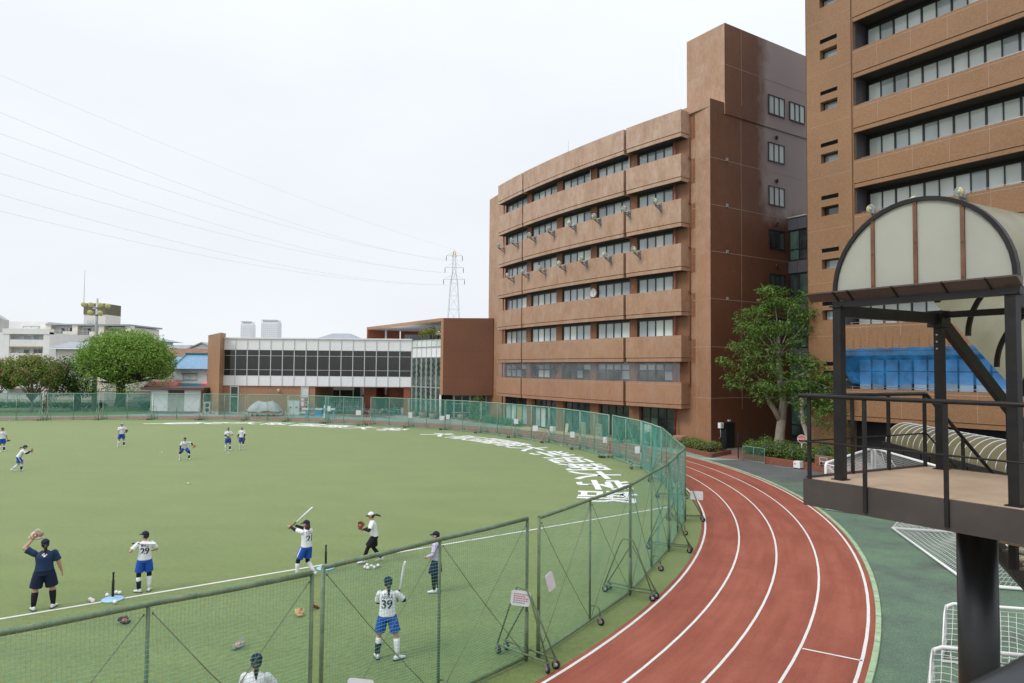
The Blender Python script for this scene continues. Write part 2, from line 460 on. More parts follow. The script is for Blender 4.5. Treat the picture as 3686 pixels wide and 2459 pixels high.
# school emblem left of the words: two ovals crossed by a stroke
mb = MB()
c = oval(97.8); c = Vector((CX + 35.5 * cos(radians(97.8)), CY + 35.5 * sin(radians(97.8))))
def ring(cx, cy, a, b2, w, rot, t0=0, t1=360):
    n = 28; b0 = len(mb.v)
    for i in range(n + 1):
        t = radians(t0 + (t1 - t0) * i / n)
        for e in (0, w):
            x, y = (a - e) * cos(t), (b2 - e) * sin(t)
            mb.v.append((cx + x * cos(rot) - y * sin(rot), cy + x * sin(rot) + y * cos(rot), .006))
    for i in range(n): mb.face((b0 + 2 * i, b0 + 2 * i + 2, b0 + 2 * i + 3, b0 + 2 * i + 1))
ring(c.x - .3, c.y, 2.5, 1.15, .5, .35); ring(c.x + 2.1, c.y + .3, 1.9, 1.0, .5, -.2, 20, 330)
mb.quad((c.x - 4.4, c.y - 1.2, .0065), (c.x - 4.2, c.y - 1.6, .0065), (c.x + 4.6, c.y + 1.3, .0065), (c.x + 4.4, c.y + 1.7, .0065))
obj('painted_emblem', mb, M['word'], words)
# ------------------------------------------------------------------ wheeled net fences round the turf
M['fence_paint'] = paint('fence_green_paint', (.115, .175, .095), .45, .3, 7, dirt=(.25, .20, .12), dirt_amt=.8)
M['fence_far'] = paint('fence_pale_green', (.23, .36, .28), .5, .15, 3, dirt=(.36, .30, .2), dirt_amt=.5)
M['net'] = paint('net_cord', (.095, .34, .275), .7, .12, 2)
M['net_old_lit'] = paint('net_cord_aged_lit', (.17, .43, .35), .7, .15, 2)  # aged cord tint, its paleness on horizontals standing in for light from above
M['wire'] = paint('brace_wire', (.16, .17, .12), .4, .2, 5, metal=.3)
M['caster'] = paint('caster_steel', (.30, .27, .22), .5, .2, 12, metal=.4, dirt=(.2, .09, .04), dirt_amt=.7)
FL, FH = 5.0, 2.9

def net_mb(L, H, nx, nz, th, seed, sag=.05, seg=8, z0=.10, x0=.04, vt=1.0):
    """knotted square-mesh net: every cord is a thin strip crossed with another so that it has width from all sides"""
    rnd = random.Random(seed); mb = MB(); px = [rnd.uniform(0, 6.28) for _ in range(8)]
    def P(u, w):
        x, z = x0 + u * (L - 2 * x0), z0 + w * (H - z0 - .03)
        e = sin(pi * u) * sin(pi * w)
        y = sag * e * (1.2 * sin(3.1 * u * pi + px[0]) + sin(2.3 * w * pi + px[1])) + .006 * sin(40 * u + px[2])
        dz = -sag * .8 * e * (1 + .6 * sin(2 * pi * u * 2 + px[3])) + .012 * sin(9 * u * pi + px[4]) * (1 - w)
        dx = sag * .5 * e * sin(3 * w * pi + px[5])
        return Vector((x + dx, y, z + dz))
    t = th / 2; mb.mat(1)
    for j in range(nz + 1):
        w = j / nz; b = len(mb.v)
        for i in range(seg + 1):
            p = P(i / seg, w); mb.v += [(p.x, p.y, p.z + t), (p.x, p.y + t, p.z - t), (p.x, p.y - t, p.z - t)]
        for i in range(seg):
            for k in range(3): mb.face((b + 3 * i + k, b + 3 * i + (k + 1) % 3, b + 3 * i + 3 + (k + 1) % 3, b + 3 * i + 3 + k))
    sz = max(5, seg // 2 + 2); mb.mat(0); t *= vt
    for i in range(nx + 1):
        u = i / nx; b = len(mb.v)
        for j in range(sz + 1):
            p = P(u, j / sz); mb.v += [(p.x + t, p.y, p.z), (p.x - t, p.y + t, p.z), (p.x - t, p.y - t, p.z)]
        for j in range(sz):
            for k in range(3): mb.face((b + 3 * j + k, b + 3 * j + (k + 1) % 3, b + 3 * j + 3 + (k + 1) % 3, b + 3 * j + 3 + k))
    return mb

def caster_meshes():
    f = MB(); f.tube([(0, 0, .20), (0, 0, .15)], .018, 6); f.box(-.035, -.025, -.03, .03, .05, .16); f.box(.025, .035, -.03, .03, .05, .16); f.box(-.04, .04, -.035, .035, .15, .17)
    w = MB(); w.lathe([(.03, -.022), (.085, -.022), (.09, -.012), (.09, .012), (.085, .022), (.03, .022)], (0, .02, .09), 14, (1, 0, 0))
    h = MB(); h.lathe([(.02, -.026), (.045, -.026), (.045, .026), (.02, .026)], (0, .02, .09), 10, (1, 0, 0))
    return f.mesh('caster_fork', M['caster']), w.mesh('tyre', M['black']), h.mesh('hub', M['galv'])
CAST = caster_meshes()

def make_panel(near, seed):
    pm = M['fence_paint'] if near else M['fence_far']
    root = empty('net_fence', (0, 0, 0))
    R_ = .034; n = 8 if near else 6
    mb = MB(); mb.tube([(0, 0, FH), (FL * .25, 0, FH - .012), (FL * .5, 0, FH + .004), (FL * .75, 0, FH - .01), (FL, 0, FH)], R_ * 1.25, n)
    obj('top_rail', mb, pm, root)
    mb = MB(); mb.tube([(0, 0, .07), (FL, 0, .07)], R_, n); obj('bottom_rail', mb, pm, root)
    for x in (.0, FL / 2, FL):
        mb = MB(); mb.tube([(x, 0, .0 if x != FL / 2 else .06), (x, 0, FH)], R_ if x != FL / 2 else R_ * .85, n)
        if x != FL / 2: mb.tube([(x, 0, .05), (x, 0, 1.0)], R_ * 1.3, n)
        obj('post', mb, pm, root)
    for xa, xb in ((.06, FL / 2 - .05), (FL / 2 - .06, .06), (FL / 2 + .06, FL - .06), (FL - .06, FL / 2 + .06)):
        dn = (xa in (.06, FL / 2 + .06))
        a, b = V(xa, .02, FH - .12), V(xb, .02, .14)
        mb = MB(); mb.tube([a, a.lerp(b, .35) + V(.02, 0, -.012 if dn else -.03), a.lerp(b, .7) + V(.015, 0, -.02), b], .007 if near else .011, 4)
        mb.lathe([(.006, -.02), (.018, 0), (.006, .02)], tuple(a), 6, (0, 1, 0))
        obj('brace_wire', mb, M['wire'] if near else pm, root)
    if near: nm = net_mb(FL, FH, 88, 50, .0047, seed, .07, 14, vt=.62)
    else: nm = net_mb(FL, FH, 80, 46, .0088, seed, .05, 6)
    nm.mat(1)
    if near:                                      # lacing wound round the rails
        for i in range(60):
            x = .05 + i * (FL - .1) / 59; nm.tube([(x, -.035, FH - .05), (x + .01, -.036, FH + .02), (x + .02, .03, FH + .035), (x + .03, .037, FH - .04)], .004, 3, False)
        for i in range(34):
            for xx in (0, FL):
                z = .12 + i * (FH - .2) / 33; nm.tube([(xx - .034, 0, z), (xx, -.036, z + .015), (xx + .034, 0, z + .03), (xx, .036, z + .045), (xx - .034, 0, z + .06)], .004, 3, False)
    obj('net', nm, [M['net'], M['net_old_lit'] if near else M['net']], root)
    # mid caster on a curved arm, track side
    st = obj('mid_stand', MB().tube([(FL / 2, 0, .40), (FL / 2, .14, .45), (FL / 2, .25, .38), (FL / 2, .27, .2)], .02, n), pm, root)
    for me in CAST: obj(me.name.split('.')[0], me, None, st, loc=(FL / 2, .27, 0))
    return root
def make_stand(root, x, pm, n):
    mb = MB(); wdt = .72
    for dx in (-.13, .13):
        mb.tube([(x + dx, -wdt, .20), (x + dx, wdt, .20)], .022, n)
    for s in (-1, 1):
        mb.tube([(x - .13, s * wdt * .95, .2), (x - .13, s * .03, 1.28)], .019, n)
    mb.tube([(x + .13, -wdt * .95, .2), (x + .13, -wdt * .35, 1.3), (x + .13, -.14, 1.5), (x + .13, .14, 1.5), (x + .13, wdt * .35, 1.3), (x + .13, wdt * .95, .2)], .019, n)
    mb.bar((x - .13, 0, .2), (x + .13, 0, .2), .05, .04); mb.bar((x, 0, .12), (x, 0, .3), .07)
    st = obj('wheeled_stand', mb, pm, root, loc=(0, 0, 0))
    for dx in (-.13, .13):
        for s in (-1, 1):
            for me in CAST: obj(me.name.split('.')[0], me, None, st, loc=(x + dx, s * wdt * .93, 0), rotz=random.uniform(-.6, .6))
PROTO = {}
for near in (True, False):
    for k in range(2): PROTO[near, k] = make_panel(near, 11 + k + 5 * near)
FENCES = [  # x, y of either end (from the far left round to the right and back to the near left), where stands sit, label
    ((-60.7, 71.8), (-55.7, 72.85), '', 'far net fence panel in front of the leftmost pink flowering tree'),
    ((-55.5, 72.9), (-50.6, 73.9), 'e', 'far net fence panel in front of the larger pink flowering tree'),
    ((-50.2, 74.1), (-45.5, 75.5), 'se', 'far net fence panel in front of the small dark green tree'),
    ((-45.1, 75.6), (-40.05, 76.2), 'se', 'far net fence panel in front of the big round tree trunk'),
    ((-39.85, 76.25), (-34.75, 76.4), 'se', 'far net fence panel in front of the white storage shed'),
    ((-34.4, 76.4), (-29.55, 76.15), 'se', 'far net fence panel in front of the tall narrow door of the white building'),
    ((-29.3, 76.1), (-24.6, 75.25), 'e', 'far net fence panel in front of the tarpaulin covered cart'),
    ((-24.45, 75.15), (-19.6, 73.4), 'e', 'far net fence panel in front of the grey lockers and pink banner'),
    ((-19.9, 73.2), (-15.45, 71.25), 'se', 'far net fence panel in front of the cafe shop front and stacked metal chairs'),
    ((-14.7, 71.6), (-10.45, 69.35), 's', 'far net fence panel in front of the outdoor tables under the passage'),
    ((-10.35, 69.25), (-6.5, 66.95), 's', 'net fence panel in front of the tall glass stair front'),
    ((-6.4, 66.9), (-2.9, 63.95), 's', 'net fence panel in front of the brown box above the dark glazing'),
    ((-2.8, 63.85), (.27, 59.95), 'se', 'net fence panel in front of the left end wall of the curved building'),
    ((.36, 59.85), (3.05, 55.97), 'e', 'net fence panel in front of the first ground floor pillar of the curved building'),
    ((3.12, 55.88), (5.13, 51.48), 'e', 'net fence panel in front of the second ground floor pillar of the curved building'),
    ((5.2, 51.4), (6.68, 46.85), 'e', 'net fence panel just left of the open gap before the fence bends'),
    ((6.9, 46.75), (7.9, 41.75), 's', 'net fence panel just right of the open gap at the start of the bend'),
    ((7.94, 41.6), (8.1, 37.0), 's', 'net fence panel on the far side of the bend below the fourth pillar'),
    ((8.1, 36.9), (7.55, 32.3), 'se', 'steeply foreshortened net fence panel at the outermost point of the bend'),
    ((7.5, 32.2), (6.97, 27.5), 'e', 'net fence panel whose right end makes the tall right edge of the fence bend'),
    ((6.93, 27.4), (5.28, 23.0), 'e', 'net fence panel next nearer after the tall right edge of the bend'),
    ((5.25, 22.9), (3.24, 18.6), '', 'net fence panel crossed by the white touchline near the last painted character'),
    ((3.2, 18.45), (.6, 14.4), 's', 'near net fence panel between the gap and the panel crossed at the last character'),
    ((.35, 14.3), (-2.9, 10.72), 's', 'near net fence panel in front of the player numbered 39'),
    ((-2.98, 10.42), (-6.42, 7.6), '', 'nearest net fence panel at the bottom left corner'),
]
used = set()
FENCE_OBJ = []
for i, (a, b_, st, lab) in enumerate(FENCES):
    a, b_ = Vector(a), Vector(b_); near = i >= 18; key = (near, i % 2); d = b_ - a
    if key in used: root = copy_tree(PROTO[key])
    else: root = PROTO[key]; used.add(key)
    root.location = (a.x, a.y, 0); root.rotation_euler = (0, 0, atan2(d.y, d.x)); root.scale = (d.length / FL, 1, 1)
    FENCE_OBJ.append((root, a, b_))
    tag(root, lab, 'net fence', 'wheeled net fence panels round the turf')
for i, (a, b_, st, lab) in enumerate(FENCES):
    root = FENCE_OBJ[i][0]; near = i >= 18; pm = M['fence_paint'] if near else M['fence_far']
    for s in st: make_stand(root, .02 if s == 's' else FL - .02, pm, 8 if near else 5)

# notices tied to the fences
M['notice'] = paint('notice_board', (.72, .73, .75), .4, .04, 4, dirt=(.5, .5, .5), dirt_amt=.2)
M['ink_grey'] = paint('notice_ink', (.30, .30, .33), .6, .05, 5)
M['ink_red'] = paint('notice_red_ink', (.55, .16, .14), .6, .05, 5)
def notice(x, y, z, w, h, az, tilt, roll_, label, lines=True):
    R = Matrix.Rotation(az, 3, 'Z') @ Matrix.Rotation(roll_, 3, 'Y') @ Matrix.Rotation(tilt, 3, 'X')
    root = empty('notice_board', (x, y, z), label, 'notice', 'white notices tied to the net fences'); root.rotation_euler = R.to_euler()
    mb = MB(); r = .05; pts = []
    for cx, cz, a0 in ((w / 2 - r, h / 2 - r, 0), (-w / 2 + r, h / 2 - r, 90), (-w / 2 + r, -h / 2 + r, 180), (w / 2 - r, -h / 2 + r, 270)):
        for k in range(4): t = radians(a0 + 30 * k); pts.append((cx + r * cos(t), cz + r * sin(t)))
    n = len(pts); mb.add([(p[0], -.006, p[1]) for p in pts] + [(p[0], .006, p[1]) for p in pts], [tuple(range(n)), tuple(range(2 * n - 1, n - 1, -1))] + [((i + 1) % n, i, n + i, n + (i + 1) % n) for i in range(n)])
    obj('board', mb, M['notice'], root, loc=(0, 0, 0))
    if lines:
        rnd = random.Random(int(x * 100)); mb = MB()
        for k in range(5):
            ww = w * rnd.uniform(.5, .78); zz = h * (.26 - .14 * k); x0 = -w * .38
            mb.mat(1 if k in (1, 2) else 0)
            while x0 < -w * .38 + ww:
                q = rnd.uniform(.02, .05); mb.box(x0, x0 + q, -.0085, -.0062, zz - .012, zz + .012); x0 += q + .012
        obj('print', mb, [M['ink_grey'], M['ink_red']], root, loc=(0, 0, 0))
    return root
def face_to(x, y, extra=0.0): return atan2(y, x) - pi / 2 + extra     # board seen square from the stairs side
notice(.22, 14.02, 1.36, .42, .29, face_to(.22, 14.0, .35), -.25, .22, 'white notice with red and grey print on the stand by the near gap')
notice(.85, 14.5, 1.55, .40, .22, face_to(.85, 14.5, .9), .1, 1.2, 'white notice hanging on edge on the panel right of the near gap', False)
notice(-2.36, 11.0, .92, .44, .30, face_to(-2.4, 11, .3), -.3, .3, 'blank backed white notice low on the net below the player numbered 39', False)
for x, y, z, w, h, lab in ((7.42, 27.45, 1.02, .5, .34, 'white notice at the tall right edge of the fence bend beside the track'),
                           (7.6, 41.3, 1.2, .30, .42, 'white notice on the bend post below the fourth pillar'),
                           (6.42, 46.9, 1.2, .28, .42, 'white notice on the fence left of the open gap before the bend'),
                           (4.6, 51.6, 1.1, .34, .44, 'white notice on the fence below the second and third pillars'),
                           (1.95, 55.6, 1.2, .42, .44, 'white notice right of the pair on the fence before the white door panel'),
                           (3.35, 55.3, 1.2, .5, .40, 'slightly askew white notice beside the second pillar'),
                           (.42, 59.4, 1.45, .38, .42, 'white notice on the fence before the yellow curtained window'),
                           (-6.75, 66.75, 1.15, .5, .42, 'left one of the two white notices before the brown box'),
                           (-6.15, 66.4, 1.3, .36, .42, 'right one of the two white notices before the brown box'),
                           (-10.2, 69.0, 1.25, .40, .55, 'white notice on the fence at the foot of the glass stair front'),
                           (-15.9, 71.3, 1.3, .55, .5, 'white notice on the fence before the outdoor tables'),
                           (-19.4, 72.9, 1.6, .36, .55, 'white notice on the fence post before the striped barrier')):
    notice(x, y, z, w, h, face_to(x, y), 0, 0, lab, False)
# ------------------------------------------------------------------ tile faced buildings
def tile_mat(name, base, bloom, amt, fine=.35, grey=None, dark=.7):
    """small brown tiles with lime bloom running down the wall; grey = (origin, direction, from) weathered sheen on one end of a wall"""
    m, n, b = new_mat(name)
    t1 = nz(n, 1.0, 7, .7, stretch=(.9, .9, .5)); t2 = nz(n, 1.0, 6, .75, stretch=(5, 5, 2.2)); t3 = nz(n, 1.0, 3, .85, stretch=(7, 7, 16)); t4 = nz(n, .16, 3, .5)
    c = ramp(n, t4.outputs['Fac'], [(.3, tuple(x * .88 for x in base)), (.7, tuple(min(x * 1.10, 1) for x in base))]).outputs[0]
    c = mixc(n, fine, c, ramp(n, t3.outputs['Fac'], [(.3, (.22, .2, .18)), (.7, (.78, .78, .76))]).outputs[0], 'OVERLAY')
    f1 = ramp(n, t1.outputs['Fac'], [(.36, (0, 0, 0)), (.72, (1, 1, 1))]).outputs[0]
    f2 = ramp(n, t2.outputs['Fac'], [(.42, (0, 0, 0)), (.72, (1, 1, 1))]).outputs[0]
    g = n.nodes.new('ShaderNodeNewGeometry'); sp = n.nodes.new('ShaderNodeSeparateXYZ'); lk(n, g.outputs['Position'], sp.inputs[0])
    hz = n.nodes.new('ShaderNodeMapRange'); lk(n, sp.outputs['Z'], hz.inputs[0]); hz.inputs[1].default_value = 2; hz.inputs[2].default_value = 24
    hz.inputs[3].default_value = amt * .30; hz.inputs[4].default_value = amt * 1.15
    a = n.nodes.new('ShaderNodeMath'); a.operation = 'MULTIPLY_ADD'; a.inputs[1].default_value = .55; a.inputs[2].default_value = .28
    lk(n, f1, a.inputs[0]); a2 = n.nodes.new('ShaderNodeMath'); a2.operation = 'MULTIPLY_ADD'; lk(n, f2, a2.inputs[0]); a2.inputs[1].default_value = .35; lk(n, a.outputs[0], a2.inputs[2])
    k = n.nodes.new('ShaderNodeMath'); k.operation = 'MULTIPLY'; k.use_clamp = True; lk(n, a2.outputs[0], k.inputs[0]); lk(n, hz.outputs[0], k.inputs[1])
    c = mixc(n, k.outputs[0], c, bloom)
    sp2 = nz(n, 2.2, 2, .5); c = mixc(n, ramp(n, sp2.outputs['Fac'], [(.73, (0, 0, 0)), (.78, (.5, .5, .5))]).outputs[0], c, bloom)
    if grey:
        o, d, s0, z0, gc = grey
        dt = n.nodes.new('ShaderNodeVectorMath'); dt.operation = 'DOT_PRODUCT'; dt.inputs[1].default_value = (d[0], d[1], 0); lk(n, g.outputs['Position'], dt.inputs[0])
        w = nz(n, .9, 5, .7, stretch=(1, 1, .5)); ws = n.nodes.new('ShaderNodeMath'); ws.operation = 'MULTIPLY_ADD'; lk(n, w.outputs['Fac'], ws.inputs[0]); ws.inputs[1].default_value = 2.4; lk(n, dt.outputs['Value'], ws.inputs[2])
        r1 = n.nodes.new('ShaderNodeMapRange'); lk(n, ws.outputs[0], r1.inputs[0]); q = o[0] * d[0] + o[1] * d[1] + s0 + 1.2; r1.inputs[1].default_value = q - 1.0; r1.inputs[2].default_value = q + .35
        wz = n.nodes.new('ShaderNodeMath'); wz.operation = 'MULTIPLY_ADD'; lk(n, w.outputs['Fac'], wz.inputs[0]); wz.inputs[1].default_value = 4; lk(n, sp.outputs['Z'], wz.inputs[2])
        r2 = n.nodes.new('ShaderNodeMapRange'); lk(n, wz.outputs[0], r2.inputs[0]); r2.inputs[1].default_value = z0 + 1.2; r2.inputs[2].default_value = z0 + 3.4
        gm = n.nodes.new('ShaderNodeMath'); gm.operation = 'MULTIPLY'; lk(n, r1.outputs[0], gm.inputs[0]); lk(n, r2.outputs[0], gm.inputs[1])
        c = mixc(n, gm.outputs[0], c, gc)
    lk(n, c, b.inputs['Base Color']); b.inputs['Roughness'].default_value = .55; b.inputs['Specular IOR Level'].default_value = .35
    bump(n, b, t3.outputs['Fac'], .25, .02)
    return m
K1, SDV, FDV = V(15.2, 52.1, 0), V(.843, .537, 0), V(.5501, -.8351, 0)
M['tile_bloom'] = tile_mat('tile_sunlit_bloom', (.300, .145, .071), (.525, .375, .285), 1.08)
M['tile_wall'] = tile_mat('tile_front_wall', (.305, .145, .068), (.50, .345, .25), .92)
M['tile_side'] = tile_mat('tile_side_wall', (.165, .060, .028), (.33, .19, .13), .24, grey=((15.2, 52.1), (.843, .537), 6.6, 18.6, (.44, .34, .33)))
M['tile_right'] = tile_mat('tile_right_block', (.272, .145, .070), (.38, .25, .165), .22, fine=.5)
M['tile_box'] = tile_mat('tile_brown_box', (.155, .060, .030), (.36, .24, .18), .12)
M['tile_pier_shaded'] = tile_mat('tile_pier_shaded', (.20, .088, .042), (.36, .22, .15), .25)  # wall tile darkened: the soffit shade on the piers is put into its colour
M['joint'] = paint('pale_joint', (.40, .28, .22), .8, .15, 2)
M['joint_dk'] = paint('dark_joint', (.10, .045, .025), .8, .15, 2)
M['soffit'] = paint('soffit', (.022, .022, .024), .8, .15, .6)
M['frame'] = paint('window_frame_dark', (.016, .020, .026), .35, .15, 3, spec=.5)
M['frame_w'] = paint('window_frame_white', (.62, .64, .64), .4, .05, 3)
M['glass_a'] = glass('pane_reflecting', (.40, .47, .48), .05, 1.75, .22)
M['glass_b'] = glass('pane_pale_blind', (.62, .69, .66), .12, 1.6, .12)
M['glass_c'] = glass('pane_blue_grey', (.32, .39, .42), .05, 1.9, .25)
M['glass_d'] = glass('pane_dark', (.035, .045, .045), .04, 1.75, .5, .6)
M['glass_g'] = glass('pane_greenish', (.05, .085, .07), .05, 1.8, .5, .5)
M['glass_w'] = paint('white_blanked_pane', (.62, .64, .60), .35, .08, 1)
M['glass_y'] = paint('yellow_curtain_pane', (.50, .42, .20), .4, .25, 2.5)
M['rail'] = paint('aluminium_rail', (.50, .52, .54), .35, .1, 4, metal=.5)
M['pipe_red'] = paint('downpipe_red_brown', (.30, .085, .055), .45, .15, 4)

def window(parent, o, ax, w, h, cols, rows, fm, panes, fw=.06, dep=.08, mid=None, fname='window', thick=None):
    """window whose lower left corner is o; ax = unit vector to the viewer's right; panes are objects of their own"""
    root = bpy.data.objects.new(fname, None)
    mb = MB(); mb.box(0, w, 0, dep, 0, fw); mb.box(0, w, 0, dep, h - fw, h); mb.box(0, fw, 0, dep, fw, h - fw); mb.box(w - fw, w, 0, dep, fw, h - fw)
    xs = [fw + (w - 2 * fw) * i / cols for i in range(cols + 1)]
    zs = [fw] + ([fw + (h - 2 * fw) * m_ for m_ in (mid or [])] if mid else [fw + (h - 2 * fw) * j / rows for j in range(1, rows)]) + [h - fw]
    for i, x in enumerate(xs[1:-1]):
        t = (thick[(i + 1) % len(thick)] if thick else fw) / 2; mb.box(x - t, x + t, -.004, dep, fw, h - fw)
    for z in zs[1:-1]: mb.box(fw, w - fw, .004, dep, z - fw * .45, z + fw * .45)
    p = wloc(parent)
    fo = obj(fname, mb, fm, parent, loc=Vector(o) - p, rotz=atan2(ax[1], ax[0]))
    rz = random.Random(int(abs(o[0] * 131 + o[1] * 71 + o[2] * 977)))
    for i in range(cols):
        for j in range(len(zs) - 1):
            key = (round(xs[i + 1] - xs[i], 2), round(zs[j + 1] - zs[j], 2))
            mt = panes(i, j, rz) if callable(panes) else panes
            k = (key, mt.name)
            if k not in PANE:
                q = MB(); q.box(0, key[0] - .02, 0, .012, 0, key[1] - .02); PANE[k] = q.mesh('pane', mt)
            obj('pane', PANE[k], None, fo, loc=(xs[i] + .01, dep * .55 + rz.uniform(-.004, .004), zs[j] + .01))
    return fo
PANE = {}
def pick(*ms): return lambda i, j, r: M[r.choice(ms)]

# ---- the curved classroom building ----
QC, QR = V(92.806, 120.653, 0), 104.25
def arc(t, r, z=0.0): return V(QC.x + r * cos(radians(t)), QC.y + r * sin(radians(t)), z)
def arc_block(mb, t0, t1, r_in, r_out, z0, z1, n=10):
    A = [arc(t0 + (t1 - t0) * i / n, r_out) for i in range(n + 1)]; B = [arc(t0 + (t1 - t0) * i / n, r_in) for i in range(n + 1)]
    b = len(mb.v)
    for a, c in zip(A, B):
        for p, z in ((a, z0), (a, z1), (c, z0), (c, z1)): mb.v.append((p.x, p.y, z))
    for i in range(n):
        e = b + 4 * i
        mb.face((e, e + 4, e + 5, e + 1)); mb.face((e + 1, e + 5, e + 7, e + 3)); mb.face((e + 2, e + 3, e + 7, e + 6)); mb.face((e, e + 2, e + 6, e + 4))
    mb.face((b, b + 1, b + 3, b + 2)); e = b + 4 * n; mb.face((e, e + 2, e + 3, e + 1)); return mb
B1 = empty('school_building', (8, 66, 0), 'curved brown tiled school building with balcony bands and a stair tower', 'building')
RW, TA, TB = 103.1, -158.1, -139.62
corner_f = arc(TB, RW)
body = [arc(TA + (TB - TA) * i / 24, RW) for i in range(25)] + [K1, K1 + SDV * 26, K1 + SDV * 26 + V(-14, 21, 0), arc(TA, RW) + V(14, 6, 0)]
mb = MB(); nb = len(body)
ZT = 26.5
vs = [(p.x, p.y, 0) for p in body] + [(p.x, p.y, ZT) for p in body]
for i in range(nb):
    j = (i + 1) % nb
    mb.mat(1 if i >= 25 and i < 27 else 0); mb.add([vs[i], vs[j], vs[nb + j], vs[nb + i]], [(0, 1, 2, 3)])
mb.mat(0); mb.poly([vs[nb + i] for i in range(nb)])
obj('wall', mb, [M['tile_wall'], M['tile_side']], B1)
# parapet of the lower block beside the stair tower, and the tower itself
K2 = K1 + SDV * 1.62 + V(.537, -.843, 0) * .06
TL = V(14.43, 56.18, 0)
mb = MB(); back = SDV * 13.5
tw = [TL, K2, K2 + back, TL + back]
vs = [(p.x, p.y, ZT - .3) for p in tw] + [(p.x, p.y, 33.5) for p in tw]
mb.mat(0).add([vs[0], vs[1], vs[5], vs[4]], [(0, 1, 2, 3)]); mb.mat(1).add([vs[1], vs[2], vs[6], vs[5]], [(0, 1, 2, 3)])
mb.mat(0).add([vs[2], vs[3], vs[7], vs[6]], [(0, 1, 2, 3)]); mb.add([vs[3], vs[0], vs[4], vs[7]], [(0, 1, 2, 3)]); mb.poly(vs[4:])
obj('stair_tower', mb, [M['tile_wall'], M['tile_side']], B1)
mb = MB(); e1 = (TL - K2).normalized()
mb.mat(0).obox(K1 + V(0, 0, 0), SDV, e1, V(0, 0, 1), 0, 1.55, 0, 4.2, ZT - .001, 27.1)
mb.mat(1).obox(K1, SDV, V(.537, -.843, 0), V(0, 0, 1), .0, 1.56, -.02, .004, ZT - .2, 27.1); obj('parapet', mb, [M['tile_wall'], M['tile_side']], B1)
mb = MB(); mb.obox(K1, SDV, V(.537, -.843, 0), V(0, 0, 1), 1.7, 6.85, -.05, .012, 27.22, 27.32); mb.obox(K1, SDV, V(.537, -.843, 0), V(0, 0, 1), 11.9, 16, -.05, .012, 27.22, 27.32)
obj('shadow_gap', mb, M['dark'], B1)
# pale joints on the plain walls
mb = MB(); NS = V(.537, -.843, 0)
for z in (3.9, 7.83, 11.53, 15.2, 18.83, 22.5): mb.obox(K1, SDV, NS, V(0, 0, 1), .0, 20, -.01, .005, z - .022, z + .022)
mb.obox(K1, SDV, NS, V(0, 0, 1), 1.7, 13, .05, .066, 30.15, 30.19); mb.obox(K1, SDV, NS, V(0, 0, 1), 3.55, 3.59, -.01, .006, 3, 27.2); mb.obox(K1, SDV, NS, V(0, 0, 1), 3.55, 3.59, .05, .067, 27.3, 33.4)
fd = (corner_f - K1); fl = fd.length; fd.normalize(); fn = V(-fd.y, fd.x, 0)
if fn.dot(V(-1, -1, 0)) < 0: fn = -fn
for z in (3.9, 7.83, 11.53, 15.2, 18.83, 22.5): mb.obox(K1, fd, fn, V(0, 0, 1), 0, fl, -.01, .005, z - .022, z + .022)
mb.obox(K1, fd, fn, V(0, 0, 1), 1.5, 1.54, -.01, .006, .3, 26.4)
tn = V(-e1.y, e1.x, 0); tn = tn if tn.dot(V(-1, -1, 0)) > 0 else -tn
mb.obox(K2, e1, tn, V(0, 0, 1), 0, 3.9, -.01, .006, 30.15, 30.19); mb.obox(K2, e1, tn, V(0, 0, 1), 2.0, 2.04, -.01, .006, 27, 33.4)
for z in (3.9, 7.83, 11.53, 15.2, 18.83, 22.5): arc_block(mb, TA + .02, -155.2, RW - .01, RW + .006, z - .022, z + .022, 3)
obj('joint', mb, M['joint'], B1)
mb = MB(); mb.obox(K1, SDV, NS, V(0, 0, 1), -.012, .02, -.02, .014, 0, 27.1); mb.obox(K2, SDV, NS, V(0, 0, 1), -.012, .02, -.02, .014, 27.2, 33.5); obj('corner_trim', mb, M['joint_dk'], B1)
# balcony bands
BANDS = [(24.55, 26.7), (20.99, 23.15), (17.36, 19.55), (13.87, 16.0), (10.32, 12.4), (6.68, 8.75), (3.0, 5.05)]
SEG = [(-155.05, -151.80), (-151.66, -143.08), (-142.92, -139.76)]
for zb, zt in BANDS:
    for t0, t1 in SEG:
        n = max(4, int((t1 - t0) * 2)); mb = MB(); mb.mat(0)
        arc_block(mb, t0, t1, RW - .05, QR, zb + .33, zt, n); arc_block(mb, t0 + .012, t1 - .012, RW - .05, QR - .035, zb, zb + .285, n)
        mb.mat(1); arc_block(mb, t0 + .03, t1 - .03, RW - .05, QR - .10, zb + .28, zb + .335, n)
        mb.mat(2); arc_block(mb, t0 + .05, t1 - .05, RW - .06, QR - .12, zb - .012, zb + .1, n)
        for k in range(1, 4 if t1 - t0 > 5 else 2):
            t = t0 + (t1 - t0) * k / (4 if t1 - t0 > 5 else 2); mb.mat(3); arc_block(mb, t - .012, t + .012, QR - .05, QR + .004, zb + .34, zt - .01, 1)
        if zt < 9: mb.mat(3); arc_block(mb, t0 + .01, t1 - .01, QR - .05, QR + .006, zt - .22, zt - .18, n)
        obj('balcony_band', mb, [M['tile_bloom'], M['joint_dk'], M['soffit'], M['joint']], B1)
    for t in (-151.73, -143.0):
        mb = MB(); arc_block(mb, t - .06, t + .06, RW - .05, QR - .45, zb, zt - .06, 1); obj('recess', mb, M['joint_dk'], B1)
